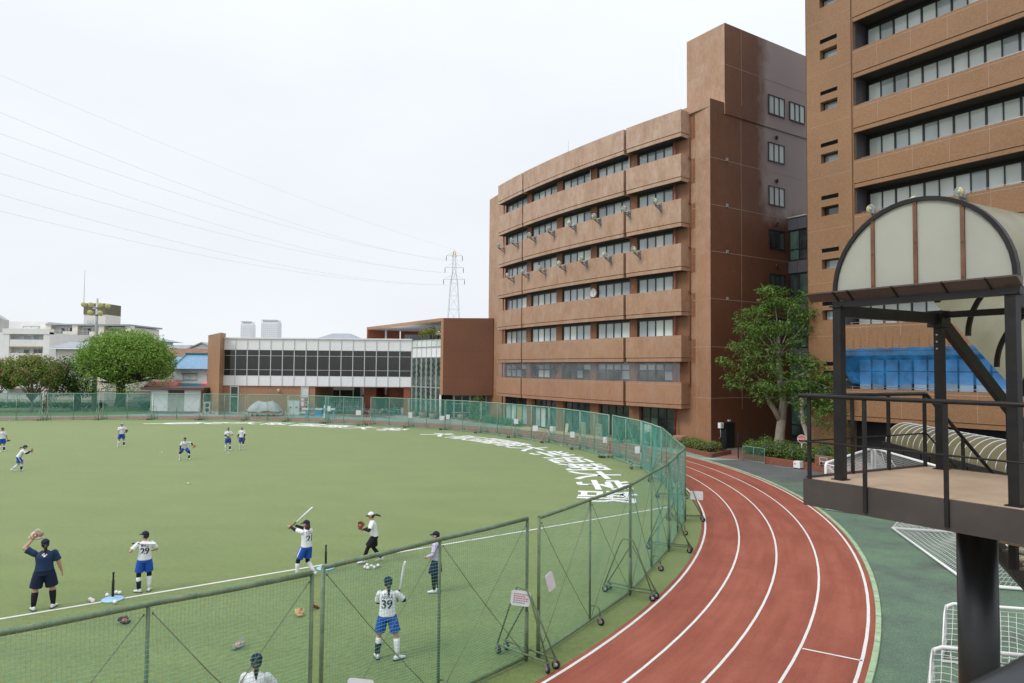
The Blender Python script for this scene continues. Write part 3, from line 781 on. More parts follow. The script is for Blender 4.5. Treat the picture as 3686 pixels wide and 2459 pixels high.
# stains of unbleached tile beside the band ends (the lee of each band)
M['stain'] = paint('unbleached_tile', (.25, .110, .055), .6, .2, 4)
for zb, zt in BANDS[:-1]:
    mb = MB(); arc_block(mb, -139.76, -139.63, RW - .01, RW + .004, zb - .15, zt - .25, 1); mb.obox(K1, fd, fn, V(0, 0, 1), fl - .32, fl - .01, -.01, .0035, zb - .12, zt - .3); obj('stain', mb, M['stain'], B1)
# windows, five bays on each floor
BAYS = [(-154.88, -152.11), (-151.53, -148.91), (-148.34, -145.96), (-145.46, -143.17), (-142.67, -140.60)]
FLOORS = [(23.15, 24.5), (19.55, 20.95), (16.0, 17.3), (12.4, 13.8), (8.75, 10.27), (5.05, 6.62)]
for fi, (z0, z1) in enumerate(FLOORS):
    for bi, (t0, t1) in enumerate(BAYS):
        a, c = arc(t0, RW + .10), arc(t1, RW + .10); d = c - a; w = d.length; d.normalize()
        if fi == 5: window(B1, (a.x, a.y, z0 + .02), d, w, z1 - z0 - .02, 4, 2, M['frame'], pick('glass_c', 'glass_b', 'glass_c', 'glass_d', 'glass_g'), .12, .09, mid=[.58])
        else: window(B1, (a.x, a.y, z0 - .2), d, w, z1 - z0 + .18, 4, 1, M['frame'], pick('glass_a', 'glass_a', 'glass_b', 'glass_c') if fi < 4 else pick('glass_b', 'glass_c', 'glass_a', 'glass_a'), .10, .09)
    mb = MB(); arc_block(mb, -154.95, -140.5, RW - .02, RW + .16, z1 - .17, z1 + .14, 16); obj('soffit_shade_strip', mb, M['frame'], B1)  # added dark strip above the panes, stands in for the soffit shadow
    for t0, t1 in [(-155.0, -154.9)] + [(BAYS[i][1] + .02, BAYS[i + 1][0] - .02) for i in range(4)] + [(-140.57, -139.7)]:
        mb = MB(); arc_block(mb, t0, t1, RW - .02, RW + .22, z0 - .25, z1 + .1, 2); obj('pier', mb, M['tile_pier_shaded'], B1)
for t in (-155.02, -140.38):
    p = arc(t, RW + .42); mb = MB(); mb.tube([(p.x, p.y, 0), (p.x, p.y, 24.7)], .075, 8)
    for z in range(1, 24, 2): mb.lathe([(.09, -.03), (.09, .03)], (p.x, p.y, z + .4), 8)
    obj('downpipe', mb, M['pipe_red'], B1)
for t in (-143.15, -145.92):
    p = arc(t, RW + .33); mb = MB(); mb.tube([(p.x, p.y, 23.0), (p.x, p.y, 24.6)], .05, 6); obj('vent_pipe', mb, M['white'], B1)
# bird screen stretched across the first floor opening
def screen_mat():
    m, n, b = new_mat('bird_screen'); t = n.nodes.new('ShaderNodeBsdfTransparent'); x = n.nodes.new('ShaderNodeMixShader')
    b.inputs['Base Color'].default_value = (.34, .37, .40, 1); w = nz(n, .8, 3, .6); r = ramp(n, w.outputs['Fac'], [(.3, (.10, .10, .10)), (.7, (.24, .24, .24))])
    lk(n, r.outputs[0], x.inputs[0]); lk(n, t.outputs[0], x.inputs[1]); lk(n, b.outputs[0], x.inputs[2]); lk(n, x.outputs[0], n.nodes['Material Output'].inputs[0]); return m
M['screen'] = screen_mat()
mb = MB(); arc_block(mb, -155.0, -139.9, QR - .17, QR - .16, 5.06, 6.66, 18); obj('bird_screen', mb, M['screen'], B1)
# ground floor: ribbed pillars and glazed fronts
for t in (-151.52, -148.45, -145.55, -142.80):
    c = arc(t, RW + .2); ang = radians(t); ax = V(-sin(ang), cos(ang), 0); nn = V(cos(ang), sin(ang), 0)
    mb = MB(); mb.obox(c, ax, nn, V(0, 0, 1), -.55, .55, -.5, .12, 0, 2.95)
    for k in range(9):
        x = -.5 + .125 * k; mb.obox(c, ax, nn, V(0, 0, 1), x - .036, x + .036, .1, .165, 0, 2.94)
    obj('ribbed_pillar', mb, M['tile_wall'], B1)
GB = [(-154.9, -151.9, 'abya'), (-151.12, -148.82, 'awdd'), (-148.06, -145.9, 'dddd'), (-145.2, -143.1, 'gddd'), (-142.45, -140.5, 'dgdd')]
for t0, t1, code in GB:
    a, c = arc(t0, RW + .12), arc(t1, RW + .12); d = c - a; w = d.length; d.normalize()
    mk = {'a': 'glass_a', 'b': 'glass_b', 'y': 'glass_y', 'w': 'glass_w', 'd': 'glass_d', 'g': 'glass_g'}
    window(B1, (a.x, a.y, .06), d, w, 2.9, 4, 2, M['frame'], (lambda cd: lambda i, j, r: M[mk[cd[i]]] if j == 0 else M['glass_d'])(code), .09, .1, mid=[.72], fname='glazed_front')
# side wall: windows, vents, small boxes, the dark door with its lamp
def side_win(s0, s1, z0, z1, cols, panes):
    p = K1 + SDV * s0 + NS * (.075 if z0 < 27 else .145); p.z = z0; window(B1, p, SDV, s1 - s0, z1 - z0, cols, 1, M['frame'], panes, .07, .1)
side_win(6.92, 9.03, 27.34, 28.97, 3, M['glass_b']); side_win(9.72, 11.8, 27.36, 28.98, 3, M['glass_b'])
side_win(6.94, 9.06, 23.4, 25.0, 3, M['glass_b']); side_win(6.97, 9.04, 19.74, 21.35, 3, M['glass_b'])
side_win(6.99, 9.04, 16.12, 17.7, 3, pick('glass_d', 'glass_g')); side_win(7.0, 9.06, 12.44, 14.02, 3, pick('glass_d', 'glass_g'))
side_win(7.0, 9.06, 8.8, 10.4, 3, M['glass_d'])
for z in (25.51, 21.85, 18.23, 14.7):
    p = K1 + SDV * 8.0 + NS * .0; mb = MB(); mb.lathe([(.17, 0), (.17, .10), (.12, .10), (.12, .02)], (p.x, p.y, z), 14, NS); obj('vent', mb, M['joint_dk'], B1)
for z in (22.6, 18.95, 15.3, 11.62):
    mb = MB(); mb.obox(K1, SDV, NS, V(0, 0, 1), 1.76, 1.96, 0, .08, z - .12, z + .12); obj('outlet_box', mb, M['galv'], B1)
mb = MB(); mb.obox(K1, SDV, NS, V(0, 0, 1), 1.05, 2.65, -.01, .02, .05, 1.98); mb.obox(K1, SDV, NS, V(0, 0, 1), 1.82, 1.86, .02, .035, .05, 1.95); obj('door', mb, M['dark'], B1)
mb = MB(); mb.obox(K1, SDV, NS, V(0, 0, 1), 1.85, 2.1, 0, .1, 2.08, 2.2); obj('door_lamp', mb, M['white'], B1)
mb = MB(); mb.tube([(5.78, 71.4, 26.4), (5.78, 71.4, 28.6), (5.78, 71.4, 30.2)], [.035, .03, .012], 5); obj('lightning_rod', mb, M['galv'], B1)
# wall clock
p = arc(-145.67, RW + .24, 13.03); nn = (p - QC); nn.z = 0; nn.normalize()
ck = empty('wall_clock', p, 'round white wall clock on a pier halfway up the curved building', 'clock')
mb = MB(); mb.lathe([(.40, 0), (.42, .06), (.40, .11), (.36, .11), (.36, .085)], p, 24, nn); obj('case', mb, M['white'], ck)
mb = MB(); mb.lathe([(.36, .08), (.001, .088)], p, 24, nn); obj('dial', mb, M['white'], ck)
ax = V(-nn.y, nn.x, 0); ax = ax if ax.dot(V(1, -1, 0)) > 0 else -ax
mb = MB()
for k in range(12):
    a = 2 * pi * k / 12; mb.bar(p + nn * .095 + (ax * sin(a) + V(0, 0, 1) * cos(a)) * .28, p + nn * .095 + (ax * sin(a) + V(0, 0, 1) * cos(a)) * .34, .025, .01)
obj('marks', mb, M['frame'], ck)
for a, l, w in ((radians(85), .18, .032), (radians(160), .27, .022)):
    mb = MB(); mb.bar(p + nn * .1, p + nn * .1 + (ax * sin(a) + V(0, 0, 1) * cos(a)) * l, w, .012); obj('hand', mb, M['frame'], ck)

# ---- floodlights on brackets ----
M['lamp_lens'] = paint('floodlight_lens', (.62, .58, .26), .35, .12, 14, coat=.4)
M['lamp_body'] = paint('floodlight_body', (.42, .43, .42), .4, .1, 6, metal=.3)
M['bracket'] = paint('floodlight_bracket', (.16, .18, .20), .45, .15, 5)
def flood_head(rad):
    b = MB(); b.lathe([(.06, -.22), (rad * .75, -.14), (rad, -.02), (rad, .02)], (0, 0, 0), 18, (0, -1, 0))
    l = MB(); l.lathe([(rad * .96, .018), (rad * .93, .04), (.07, .055), (.001, .055)], (0, 0, 0), 18, (0, -1, 0))
    g = MB()
    g.lathe([(.09, .05), (.09, .075), (.05, .075)], (0, 0, 0), 12, (0, -1, 0))
    for k in range(6):
        a = 2 * pi * k / 6; g.bar((0.08 * cos(a), -.055, .08 * sin(a)), (rad * .95 * cos(a), -.045, rad * .95 * sin(a)), .022, .012)
    g.lathe([(rad * .98, .015), (rad * 1.03, .03), (rad * .97, .05)], (0, 0, 0), 18, (0, -1, 0))
    br = MB(); br.box(-.05, .05, -.02, .02, -.55, .12)                      # wall plate, arm and stay, lamp sits left and out
    return b, l, g, br
FH_ = [x.mesh(nm, mt) for x, nm, mt in zip(flood_head(.27)[:3], ('housing', 'lens', 'guard'), (M['lamp_body'], M['lamp_lens'], M['rail']))]
def floodlight(x, y, z, outn, label, head_az, group, side=-1):
    """bracket plate at x,y,z on a wall with outward normal outn; the head looks along head_az, tilted down"""
    root = empty('floodlight', (x, y, z), label, 'floodlight', group)
    o = Vector((x, y, z)); s = V(-outn.y, outn.x, 0) * (-side)
    mb = MB(); mb.obox(o, s, outn, V(0, 0, 1), -.06, .06, 0, .05, -.45, .32)
    tip = o + outn * .80 + V(0, 0, .06)
    mb.bar(o + outn * .04 + V(0, 0, -.3), tip, .07, .09); mb.bar(o + outn * .04 + V(0, 0, .05), tip + V(0, 0, 0), .06, .06); mb.bar(tip, tip + V(0, 0, .18), .05)
    obj('bracket', mb, M['bracket'], root)
    mb = MB(); mb.obox(o, s, outn, V(0, 0, 1), -.24, -.12, 0, .2, -.02, .26); obj('ballast_box', mb, M['lamp_body'], root)
    for me in FH_:
        h = obj(me.name.split('.')[0], me, None, root, loc=tip + V(0, 0, .27) - o); h.rotation_euler = (radians(random.uniform(14, 24)), 0, head_az + random.uniform(-.12, .12))
POS = ['rightmost', 'second from the right', 'third from the right', 'fourth from the right', 'fourth from the left', 'third from the left', 'second from the left', 'leftmost']
for k, t in enumerate((-140.83, -142.64, -144.62, -146.50, -148.35, -150.20, -152.20, -154.01)):
    p = arc(t, QR); nn = (p - QC).normalized(); floodlight(p.x, p.y, 19.2, nn, 'round yellow floodlight, %s of the upper row on the curved building' % POS[k], radians(-55), 'floodlights on the curved building')
POS2 = ['rightmost', 'second from the right', 'third from the right', 'middle one', 'third from the left', 'second from the left', 'leftmost']
for k, t in enumerate((-142.03, -143.88, -145.59, -147.34, -149.15, -150.92, -152.69)):
    p = arc(t, QR); nn = (p - QC).normalized(); floodlight(p.x, p.y, 15.62, nn, 'round yellow floodlight, %s of the lower row on the curved building' % POS2[k], radians(-55), 'floodlights on the curved building')

# ---- glazed link between the two brown buildings ----
LK = empty('glazed_link', (25, 55, 0), 'dark panelled glazed link between the curved building and the right hand block', 'building')
Q0 = V(23.25, 57.2, 0) + SDV * .0; LN = V(-.8351, -.5501, 0)
M['panel_dark'] = paint('link_panel', (.085, .085, .10), .5, .12, 2)
mb = MB(); mb.obox(Q0, FDV, -LN, V(0, 0, 1), -.2, 6, .12, 2.5, 0, 18.6); obj('core', mb, M['dark'], LK)
for k in range(5):
    z1 = 18.85 - 3.65 * k; z0 = z1 - 1.0
    for j in range(4):
        mb = MB(); mb.obox(Q0, FDV, LN, V(0, 0, 1), .02 + .86 * j, .86 * (j + 1), 0, .06, z0, z1); obj('panel', mb, M['panel_dark'], LK)
    p = Q0 + FDV * .05; p.z = z0 - 2.6; window(LK, p, FDV, 3.6, 2.58, 4, 2, M['frame'], pick('glass_d', 'glass_g'), .08, .1, mid=[.36])
mb = MB(); mb.obox(Q0, FDV, LN, V(0, 0, 1), -.12, 4, -.2, .14, 18.86, 18.96); obj('coping', mb, M['conc'], LK)

# ---- right hand classroom block ----
E0 = V(20.62, 47.47, 0); IN = V(.8351, .5501, 0); OUT = -IN; UZ = V(0, 0, 1)
B2 = empty('classroom_block', (24, 44, 0), 'tall brown tiled classroom block at the right edge with long window strips', 'building')
HT = 40.0
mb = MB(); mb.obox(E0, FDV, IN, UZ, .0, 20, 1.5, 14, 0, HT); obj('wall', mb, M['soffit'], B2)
LOUV = [(32.35, 32.64), (28.70, 29.0), (25.08, 25.35), (21.43, 21.71), (17.77, 18.05), (14.13, 14.41), (10.48, 10.76), (6.40, 6.66)]
NICHE = [(31.25, 31.9), (27.57, 28.25), (23.96, 24.6), (20.32, 20.96), (16.65, 17.3), (13.0, 13.66), (9.5, 10.18), (5.4, 6.06)]
mb = MB(); mb.obox(E0, FDV, IN, UZ, 0, 1.07, 0, 1.5, 0, HT); mb.obox(E0, FDV, IN, UZ, 2.32, 3.40, 0, 1.5, 10.8, HT); mb.obox(E0, FDV, IN, UZ, 2.32, 2.545, 0, 1.5, 0, 10.8)
cuts = sorted(LOUV + NICHE); z = 0
for a, c in cuts: mb.obox(E0, FDV, IN, UZ, 1.07, 2.32, 0, 1.5, z, a); z = c
mb.obox(E0, FDV, IN, UZ, 1.07, 2.32, 0, 1.5, z, HT)
mb.mat(1)
for z in (30.3, 26.65, 23.0, 19.35, 15.7, 12.05, 8.4, 4.3): mb.obox(E0, FDV, IN, UZ, .0, 3.4 if z > 10.8 else 2.54, -.004, .01, z - .009, z + .009)
mb.mat(2); mb.obox(E0, FDV, IN, UZ, 3.28, 3.36, -.006, .02, 10.8, HT); mb.obox(E0, FDV, IN, UZ, -.012, .03, -.012, .05, 0, HT)
obj('end_wall', mb, [M['tile_right'], M['joint'], M['joint_dk']], B2)
for a, c in LOUV:
    p = E0 + FDV * 1.07; lv = obj('louvre', MB().obox(E0, FDV, IN, UZ, 1.07, 2.32, .12, .2, a, c), M['dark'], B2)
    for k in range(5):
        zz = a + (c - a) * (k + .3) / 5; mb = MB(); mb.obox(E0, FDV, V(IN.x, IN.y, .5).normalized(), V(-IN.x * .5, -IN.y * .5, 1).normalized(), 1.08, 2.31, .03, .1, 0, .014); 
        for i, q in enumerate(mb.v): mb.v[i] = (q[0], q[1], q[2] + zz)
        obj('blade', mb, M['frame'], lv)
for a, c in NICHE:
    p = E0 + FDV * 1.07 + IN * .42; p.z = a; window(B2, p, FDV, 1.25, c - a, 1, 1, M['frame'], pick('glass_c', 'glass_d', 'glass_c'), .05, .08)
RB = [(2.83, 4.88), (7.06, 9.10), (10.8, 12.72), (14.47, 16.36), (18.13, 19.97), (21.83, 23.6), (25.51, 27.37), (29.31, 31.2), (33.0, 34.9), (36.6, HT)]
for k, (a, c) in enumerate(RB):
    s0 = 3.41 if k > 1 else 2.55
    mb = MB(); mb.mat(0).obox(E0, FDV, IN, UZ, s0, 20, .0, 1.45, a + .30, c); mb.obox(E0, FDV, IN, UZ, s0, 20, .03, 1.45, a, a + .255)
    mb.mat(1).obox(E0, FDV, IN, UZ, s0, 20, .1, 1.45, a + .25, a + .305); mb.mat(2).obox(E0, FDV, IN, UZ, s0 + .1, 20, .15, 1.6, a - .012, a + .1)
    mb.mat(3).obox(E0, FDV, IN, UZ, s0 + .02, 20, -.004, .02, c - .2, c - .17)
    for j in range(7): mb.obox(E0, FDV, IN, UZ, s0 + 2.1 * j + 1.6, s0 + 2.1 * j + 1.62, -.003, .02, a + .31, c)
    obj('spandrel_band', mb, [M['tile_right'], M['joint_dk'], M['soffit'], M['joint']], B2)
    if k < len(RB) - 1:
        nz0, nz1 = c, RB[k + 1][0]
        rl = MB(); rl.tube([E0 + FDV * (s0 + .25) + IN * .35 + UZ * (c + .15), E0 + FDV * 19 + IN * .35 + UZ * (c + .15)], .022, 6)
        for j in range(12): q = E0 + FDV * (s0 + .4 + 1.5 * j) + IN * .35; rl.tube([q + UZ * c, q + UZ * (c + .15)], .014, 5)
        obj('handrail', rl, M['rail'], B2)
        mb = MB(); mb.obox(E0, FDV, IN, UZ, s0 - .03, s0 + .05, .25, 1.5, nz0, nz1); obj('reveal', mb, M['panel_dark'], B2)
        two = (k == 0)
        for j in range(7):
            p = E0 + FDV * (s0 + .22 + 1.745 * j) + IN * 1.40; p.z = nz0 - .1
            window(B2, p, FDV, 1.745 - .002, nz1 - nz0 - .10, 2, 2 if two else 1, M['frame'], pick('glass_b', 'glass_b', 'glass_a') if k < 7 else pick('glass_a', 'glass_b'), .055, .1, mid=[.62] if two else None, thick=[.07])
# blue sheet hung across the first floor windows of the block
def film_mat(name, col, amt):
    m, n, b = new_mat(name); t = n.nodes.new('ShaderNodeBsdfTransparent'); x = n.nodes.new('ShaderNodeMixShader')
    t.inputs[0].default_value = (*[min(1, c * .62 + .46) for c in col], 1)
    w = nz(n, 1.6, 4, .6); c = ramp(n, w.outputs['Fac'], [(.3, tuple(q * .8 for q in col)), (.7, tuple(min(1, q * 1.25) for q in col))]); lk(n, c.outputs[0], b.inputs['Base Color'])
    b.inputs['Roughness'].default_value = .4; r = ramp(n, w.outputs['Fac'], [(.3, (amt - .1,) * 3), (.7, (amt + .1,) * 3)])
    lk(n, r.outputs[0], x.inputs[0]); lk(n, t.outputs[0], x.inputs[1]); lk(n, b.outputs[0], x.inputs[2]); lk(n, x.outputs[0], n.nodes['Material Output'].inputs[0]); return m
M['blue_film'] = film_mat('blue_film', (.04, .33, .80), .24)
mb = MB(); nx, nzv = 72, 10; s0, s1 = 2.5, 13.4
for i in range(nx + 1):
    s = s0 + (s1 - s0) * i / nx
    zt = 7.47 + .03 * s / 4 + .06 * abs(sin(s * 2.9)) - .02; zl = 5.26 + .10 * sin(s * .9) + .05 * sin(s * 3.1) + (0.9 * max(0, 1 - (s - s0) / .5))
    for j in range(nzv + 1):
        z = zt + (zl - zt) * j / nzv
        f = max(0, min(1, (7.0 - z) / .7)); y = -.03 - .02 * sin(7 * s) + f * (.10 + .05 * sin(3.3 * s + .6) + .02 * sin(9 * s))
        p = E0 + FDV * s + IN * y; mb.v.append((p.x, p.y, z))
for i in range(nx):
    for j in range(nzv): mb.face((i * (nzv + 1) + j, (i + 1) * (nzv + 1) + j, (i + 1) * (nzv + 1) + j + 1, i * (nzv + 1) + j + 1), True)
single('blue_sheet', mb, M['blue_film'], (24.5, 41.5, 5.2), 'translucent blue plastic sheet hung in scallops over the first floor windows', 'sheet')
cords = empty('hanging_cords', (24.5, 41.5, 7.5), 'thin pale cords that tie the blue sheet to the rail above', 'cord')
for k in range(20):
    s = 2.7 + .52 * k; a = E0 + FDV * s + IN * -.01 + UZ * 9.12; c = E0 + FDV * (s + random.uniform(-.12, .12)) + IN * -.02 + UZ * 7.55
    obj('cord', MB().tube([a, c], .008, 3), M['joint'], cords)
for k, (s, lab) in enumerate(((4.95, 'round yellow floodlight left of the arched canopy on the right hand block'), (7.55, 'round yellow floodlight peeping over the top of the arched canopy'), (10.05, 'round yellow floodlight right of the canopy top on the right hand block'))):
    p = E0 + FDV * s; floodlight(p.x, p.y, 16.0, OUT, lab, radians(-50), 'floodlights on the right hand block')
# ------------------------------------------------------------------ white building at the far side of the field
M['cladding'] = paint('white_cladding', (.78, .80, .81), .45, .03, 1.2)
M['brown_tile'] = tile_mat('brown_tile_smooth', (.37, .205, .115), (.42, .28, .19), .10)
M['brown_dark'] = tile_mat('brown_tile_deep', (.27, .085, .045), (.40, .24, .17), .10)
M['glass_k'] = paint('curtained_pane', (.016, .019, .016), .12, .5, 9, stretch=(1, 1, .05), spec=.7)
M['lampglow'] = paint('brass_lamp', (.55, .33, .10), .4, .1, 4)
B3 = empty('white_building', (-24, 88, 0), 'low white panelled building with a long dark window strip and brown end pier', 'building')
Y0 = 86.0; XL, XR = -36.3, -12.65
mb = MB(); mb.box(XL, XR, Y0 + .14, Y0 + 9, 3.62, 9.5); mb.mat(1).box(XL, -24.75, Y0 + .2, Y0 + 9, 0, 3.6)
mb.mat(0).box(XL - .02, XR + .05, Y0 - .12, Y0 + .3, 9.5, 9.66)
obj('wall', mb, [M['cladding'], M['brown_tile']], B3)
mb = MB(); A, L_, D = V(-36.15, 84.5, 0), V(-41.2, 92.5, 0), V(-36.3, 86.5, 0)
mb.mat(0).prism([(A.x, A.y), (D.x, D.y), (D.x - 4.5, D.y + 8), (L_.x, L_.y)], 0, 10.1); mb.mat(1).prism([(A.x + .06, A.y - .1), (D.x + .06, D.y), (D.x - 4.5, D.y + 8.1), (L_.x - .06, L_.y)], 0, .32); mb.prism([(A.x + .05, A.y - .08), (D.x + .05, D.y), (D.x - 4.5, D.y + 8.1), (L_.x - .05, L_.y)], 10.1, 10.18)
obj('end_pier', mb, [M['brown_tile'], M['conc']], B3)
mb = MB(); mb.box(XL, -24.75, Y0 + .1, Y0 + .22, 0, .3); obj('plinth', mb, M['conc'], B3)
mb = MB(); mb.box(XL, -24.75, Y0 - 1.4, Y0 + .1, -.05, .06); obj('step', mb, M['pav_grey'], B3)
NC = 16; cw = (XR - XL) / NC
pm_top = MB().box(.02, cw - .02, 0, .1, 0, 1.36).mesh('cladding_panel', M['cladding'])
pm_bot = MB().box(.02, cw - .02, 0, .1, 0, 1.22).mesh('cladding_panel', M['cladding'])
for i in range(NC):
    x = XL + cw * i; b = wloc(B3)
    obj('cladding_panel', pm_top, None, B3, loc=V(x, Y0 + .03, 8.12) - b); obj('cladding_panel', pm_bot, None, B3, loc=V(x, Y0 + .03, 3.6) - b)
    wo = window(B3, (x + .0, Y0 + .04, 4.83), V(1, 0, 0), cw, 3.3, 1, 3, M['frame_w'], M['glass_k'], .042, .1, mid=[.23, .78])
    if i in (6, 8, 10, 12, 14, 15):
        q = MB(); q.box(.25, .31, .06, .075, 1.35, 1.75); q.box(.25, .31, .06, .075, 1.95, 2.1); obj('hanging_lamp', q, M['lampglow'], wo, loc=(0, 0, 0))
for i in range(NC + 1):
    x = XL + cw * i; mb = MB(); mb.box(x - .03, x + .03, Y0 - .06, Y0 + .04, 8.1, 9.5); obj('mullion_fin', mb, M['frame_w'], B3); mb = MB(); mb.box(x - .03, x + .03, Y0 - .06, Y0 + .04, 3.6, 4.86); obj('mullion_fin', mb, M['frame_w'], B3)
window(B3, (-35.45, Y0 + .08, .1), V(1, 0, 0), 1.12, 3.45, 1, 2, M['frame_w'], M['glass_g'], .13, .12, mid=[.62], fname='glazed_door')
window(B3, (-26.5, Y0 + .08, .1), V(1, 0, 0), .95, 3.45, 1, 2, M['frame_w'], lambda i, j, r: M['glass_w'] if j == 1 else M['glass_g'], .08, .12, mid=[.62])
mb = MB(); mb.ball((-29.3, Y0 + .05, 3.0), .16, 10, 7); mb.lathe([(.17, 0), (.17, .1)], (-29.3, Y0 - .02, 3.08), 12, (0, 0, 1)); obj('dome_camera', mb, M['white'], B3)
for x in (-33.6, -30.9, -28.2): mb = MB(); mb.box(x - .02, x + .02, Y0 + .185, Y0 + .21, .3, 3.58); obj('joint', mb, M['joint'], B3)
# passage under the upper floor: brown walls left and right of the way through
mb = MB(); mb.box(-19.2, -17.6, 89, 95, 0, 3.6); mb.box(-16.2, -12.7, 90.5, 97, 0, 3.6); mb.box(-17.6, -16.2, 96.5, 97, 0, 3.6); mb.prism([(-12.75, 86.25), (-12.65, 91), (-13.4, 91), (-13.6, 86.25)], 0, 3.6)
obj('passage_wall', mb, M['brown_dark'], B3)
mb = MB(); mb.box(-24.7, -12.7, 86.3, 95, 3.5, 3.61); obj('passage_soffit', mb, M['conc'], B3)
mb = MB(); mb.ball((-15.0, 90.35, 2.55), .1, 8, 6); obj('passage_lamp', mb, M['glass_y'], B3)
# glazed stair front
GA, GBp = V(-12.6, 86.0, 0), V(-8.38, 80.95, 0); gd = (GBp - GA).normalized(); gl = (GBp - GA).length; gw = gl / 6; gn = V(gd.y, -gd.x, 0)
mb = MB(); mb.obox(GA, gd, -gn, UZ, 0, gl, .5, 6, 0, 9.2); obj('stair_core', mb, M['dark'], B3)
LEAF = random.Random(3); M['leafprint'] = glass('frosted_leaf_print', (.17, .21, .185), .15, 1.6, .2)
for i in range(6):
    p = GA + gd * (gw * i)
    for z0, z1, mt in ((0, 3.65, M['glass_g']), (3.7, 7.28, M['glass_g']), (7.32, 8.55, M['cladding']), (8.6, 9.45, M['glass_b'])):
        wo = window(B3, (p.x, p.y, z0), gd, gw - .004, z1 - z0, 1, 1, M['frame_w'], mt, .038, .14)
        if z1 < 7.4:                                      # frosted leaf print on the inside of the glass
            q = MB()
            for side in (0, 1):
                z = -.1 + LEAF.uniform(0, .4)
                while z < z1 - z0 - .25:
                    h = LEAF.uniform(.55, .8); cx = .10 if side == 0 else gw - .14; dx = (.30 if side == 0 else -.30) * LEAF.uniform(.7, 1)
                    za, zb = max(.08, z), min(z1 - z0 - .08, z + h)
                    q.add([(cx, .038, za), (cx + dx, .038, za + (zb - za) * .45), (cx + dx * .8, .038, zb - (zb - za) * .15), (cx, .038, zb)], [(0, 1, 2, 3)]); z += h + .06
            obj('leaf_print', q, M['leafprint'], wo, loc=(0, 0, 0))
# brown box on dark glazing, with the long roof slab running back from its top
mb = MB(); mb.mat(0).hexa([(-8.12, 80.75, 2.86), (-2.2, 80.4, 2.86), (-2.2, 88, 2.86), (-8.3, 88, 2.86)], [(-8.12, 80.75, 11.95), (-2.2, 80.4, 11.95), (-2.2, 88, 11.95), (-8.3, 88, 11.95)])
mb.mat(1).hexa([(-8.46, 80.95, 2.86), (-8.13, 80.75, 2.86), (-8.31, 88, 2.86), (-8.6, 88, 2.86)], [(-8.46, 80.95, 11.95), (-8.13, 80.75, 11.95), (-8.31, 88, 11.95), (-8.6, 88, 11.95)])
obj('upper_box', mb, [M['tile_box'], M['brown_tile']], B3)
mb = MB()
for z in (5.0, 8.1): mb.hexa([(-8.12, 80.742, z - .012), (-2.2, 80.392, z - .012), (-2.2, 80.42, z - .012), (-8.12, 80.77, z - .012)], [(-8.12, 80.742, z + .012), (-2.2, 80.392, z + .012), (-2.2, 80.42, z + .012), (-8.12, 80.77, z + .012)])
obj('joint', mb, M['joint_dk'], B3)
mb = MB(); T = [(-8.46, 80.95), (-21.5, 100.8), (-12, 107), (-8.3, 88)]
mb.mat(0).prism(T, 11.58, 11.96); mb.mat(1).prism([(-8.7, 81.6), (-21.2, 100.6), (-12, 106.5), (-8.5, 88)], 11.55, 11.575)
obj('roof_slab', mb, [M['brown_tile'], M['cladding']], B3)
mb = MB(); mb.prism([(-21.45, 100.7), (-17.3, 103.2), (-16.9, 102.6), (-21.2, 100.3)], 8, 11.58); mb.prism([(-16.9, 103.4), (-12.2, 106.3), (-12, 106), (-16.7, 103.1)], 8, 11.58); obj('terrace_wall', mb, M['brown_dark'], B3)
mb = MB(); mb.tube([(-18.3, 99.0, 8), (-18.3, 99.0, 11.56)], .16, 8); obj('column', mb, M['white'], B3)
mb = MB(); mb.box(-14.5, -8.6, 92, 92.2, 9.2, 10.5); mb.box(-13.5, -13.2, 91.9, 92, 9.3, 10.4); obj('terrace_glazing', mb, M['glass_d'], B3)
for x0 in (-8.35, -6.9, -4.95, -3.0):
    window(B3, (x0, 82.0, .05), V(1, -.03, 0).normalized(), 1.45 if x0 < -8 else 1.93, 2.8, 1 if x0 < -8 else 2, 3, M['galv'], M['glass_k'], .10, .12, mid=[.22, .62])
mb = MB(); mb.box(-8.3, -2.2, 82.3, 88, 0, 2.85); obj('glazing_core', mb, M['dark'], B3)
mb = MB(); mb.tube([(-8.42, 81.05, 0), (-8.42, 81.05, 2.86)], .11, 8); obj('column', mb, M['white'], B3)

# ---- things standing before the white building ----
M['tarp'] = paint('grey_tarpaulin', (.40, .43, .45), .5, .10, 3, bmp=.3)
M['red_mat'] = paint('red_mat', (.52, .095, .055), .55, .12, 3)
ct = empty('covered_cart', (-30.0, 83.3, 0), 'grey tarpaulin over a red mat on a low wheeled cart beside the brown wall', 'cart')
mb = MB(); mb.box(-31.6, -28.3, 82.6, 84.0, .30, .40); obj('deck', mb, M['white'], ct)
for x in (-31.3, -30.7, -29.3, -28.7):
    mb = MB(); mb.lathe([(.13, -.04), (.14, .04)], (x, 82.75, .14), 10, (0, 1, 0)); mb.bar((x, 82.75, .14), (x, 82.75, .3), .05); obj('wheel', mb, M['black'], ct)
mb = MB(); mb.box(-31.7, -28.2, 82.5, 84.1, .40, .78); obj('mat', mb, M['red_mat'], ct)
mb = MB(); prof = [(-2.02, .62), (-1.85, .95), (-1.45, 1.45), (-.85, 1.86), (-.35, 1.74), (.15, 1.70), (.75, 1.86), (1.35, 1.45), (1.75, .95), (1.92, .62)]
yy = [-.92, -.80, -.45, 0, .45, .8, .92]
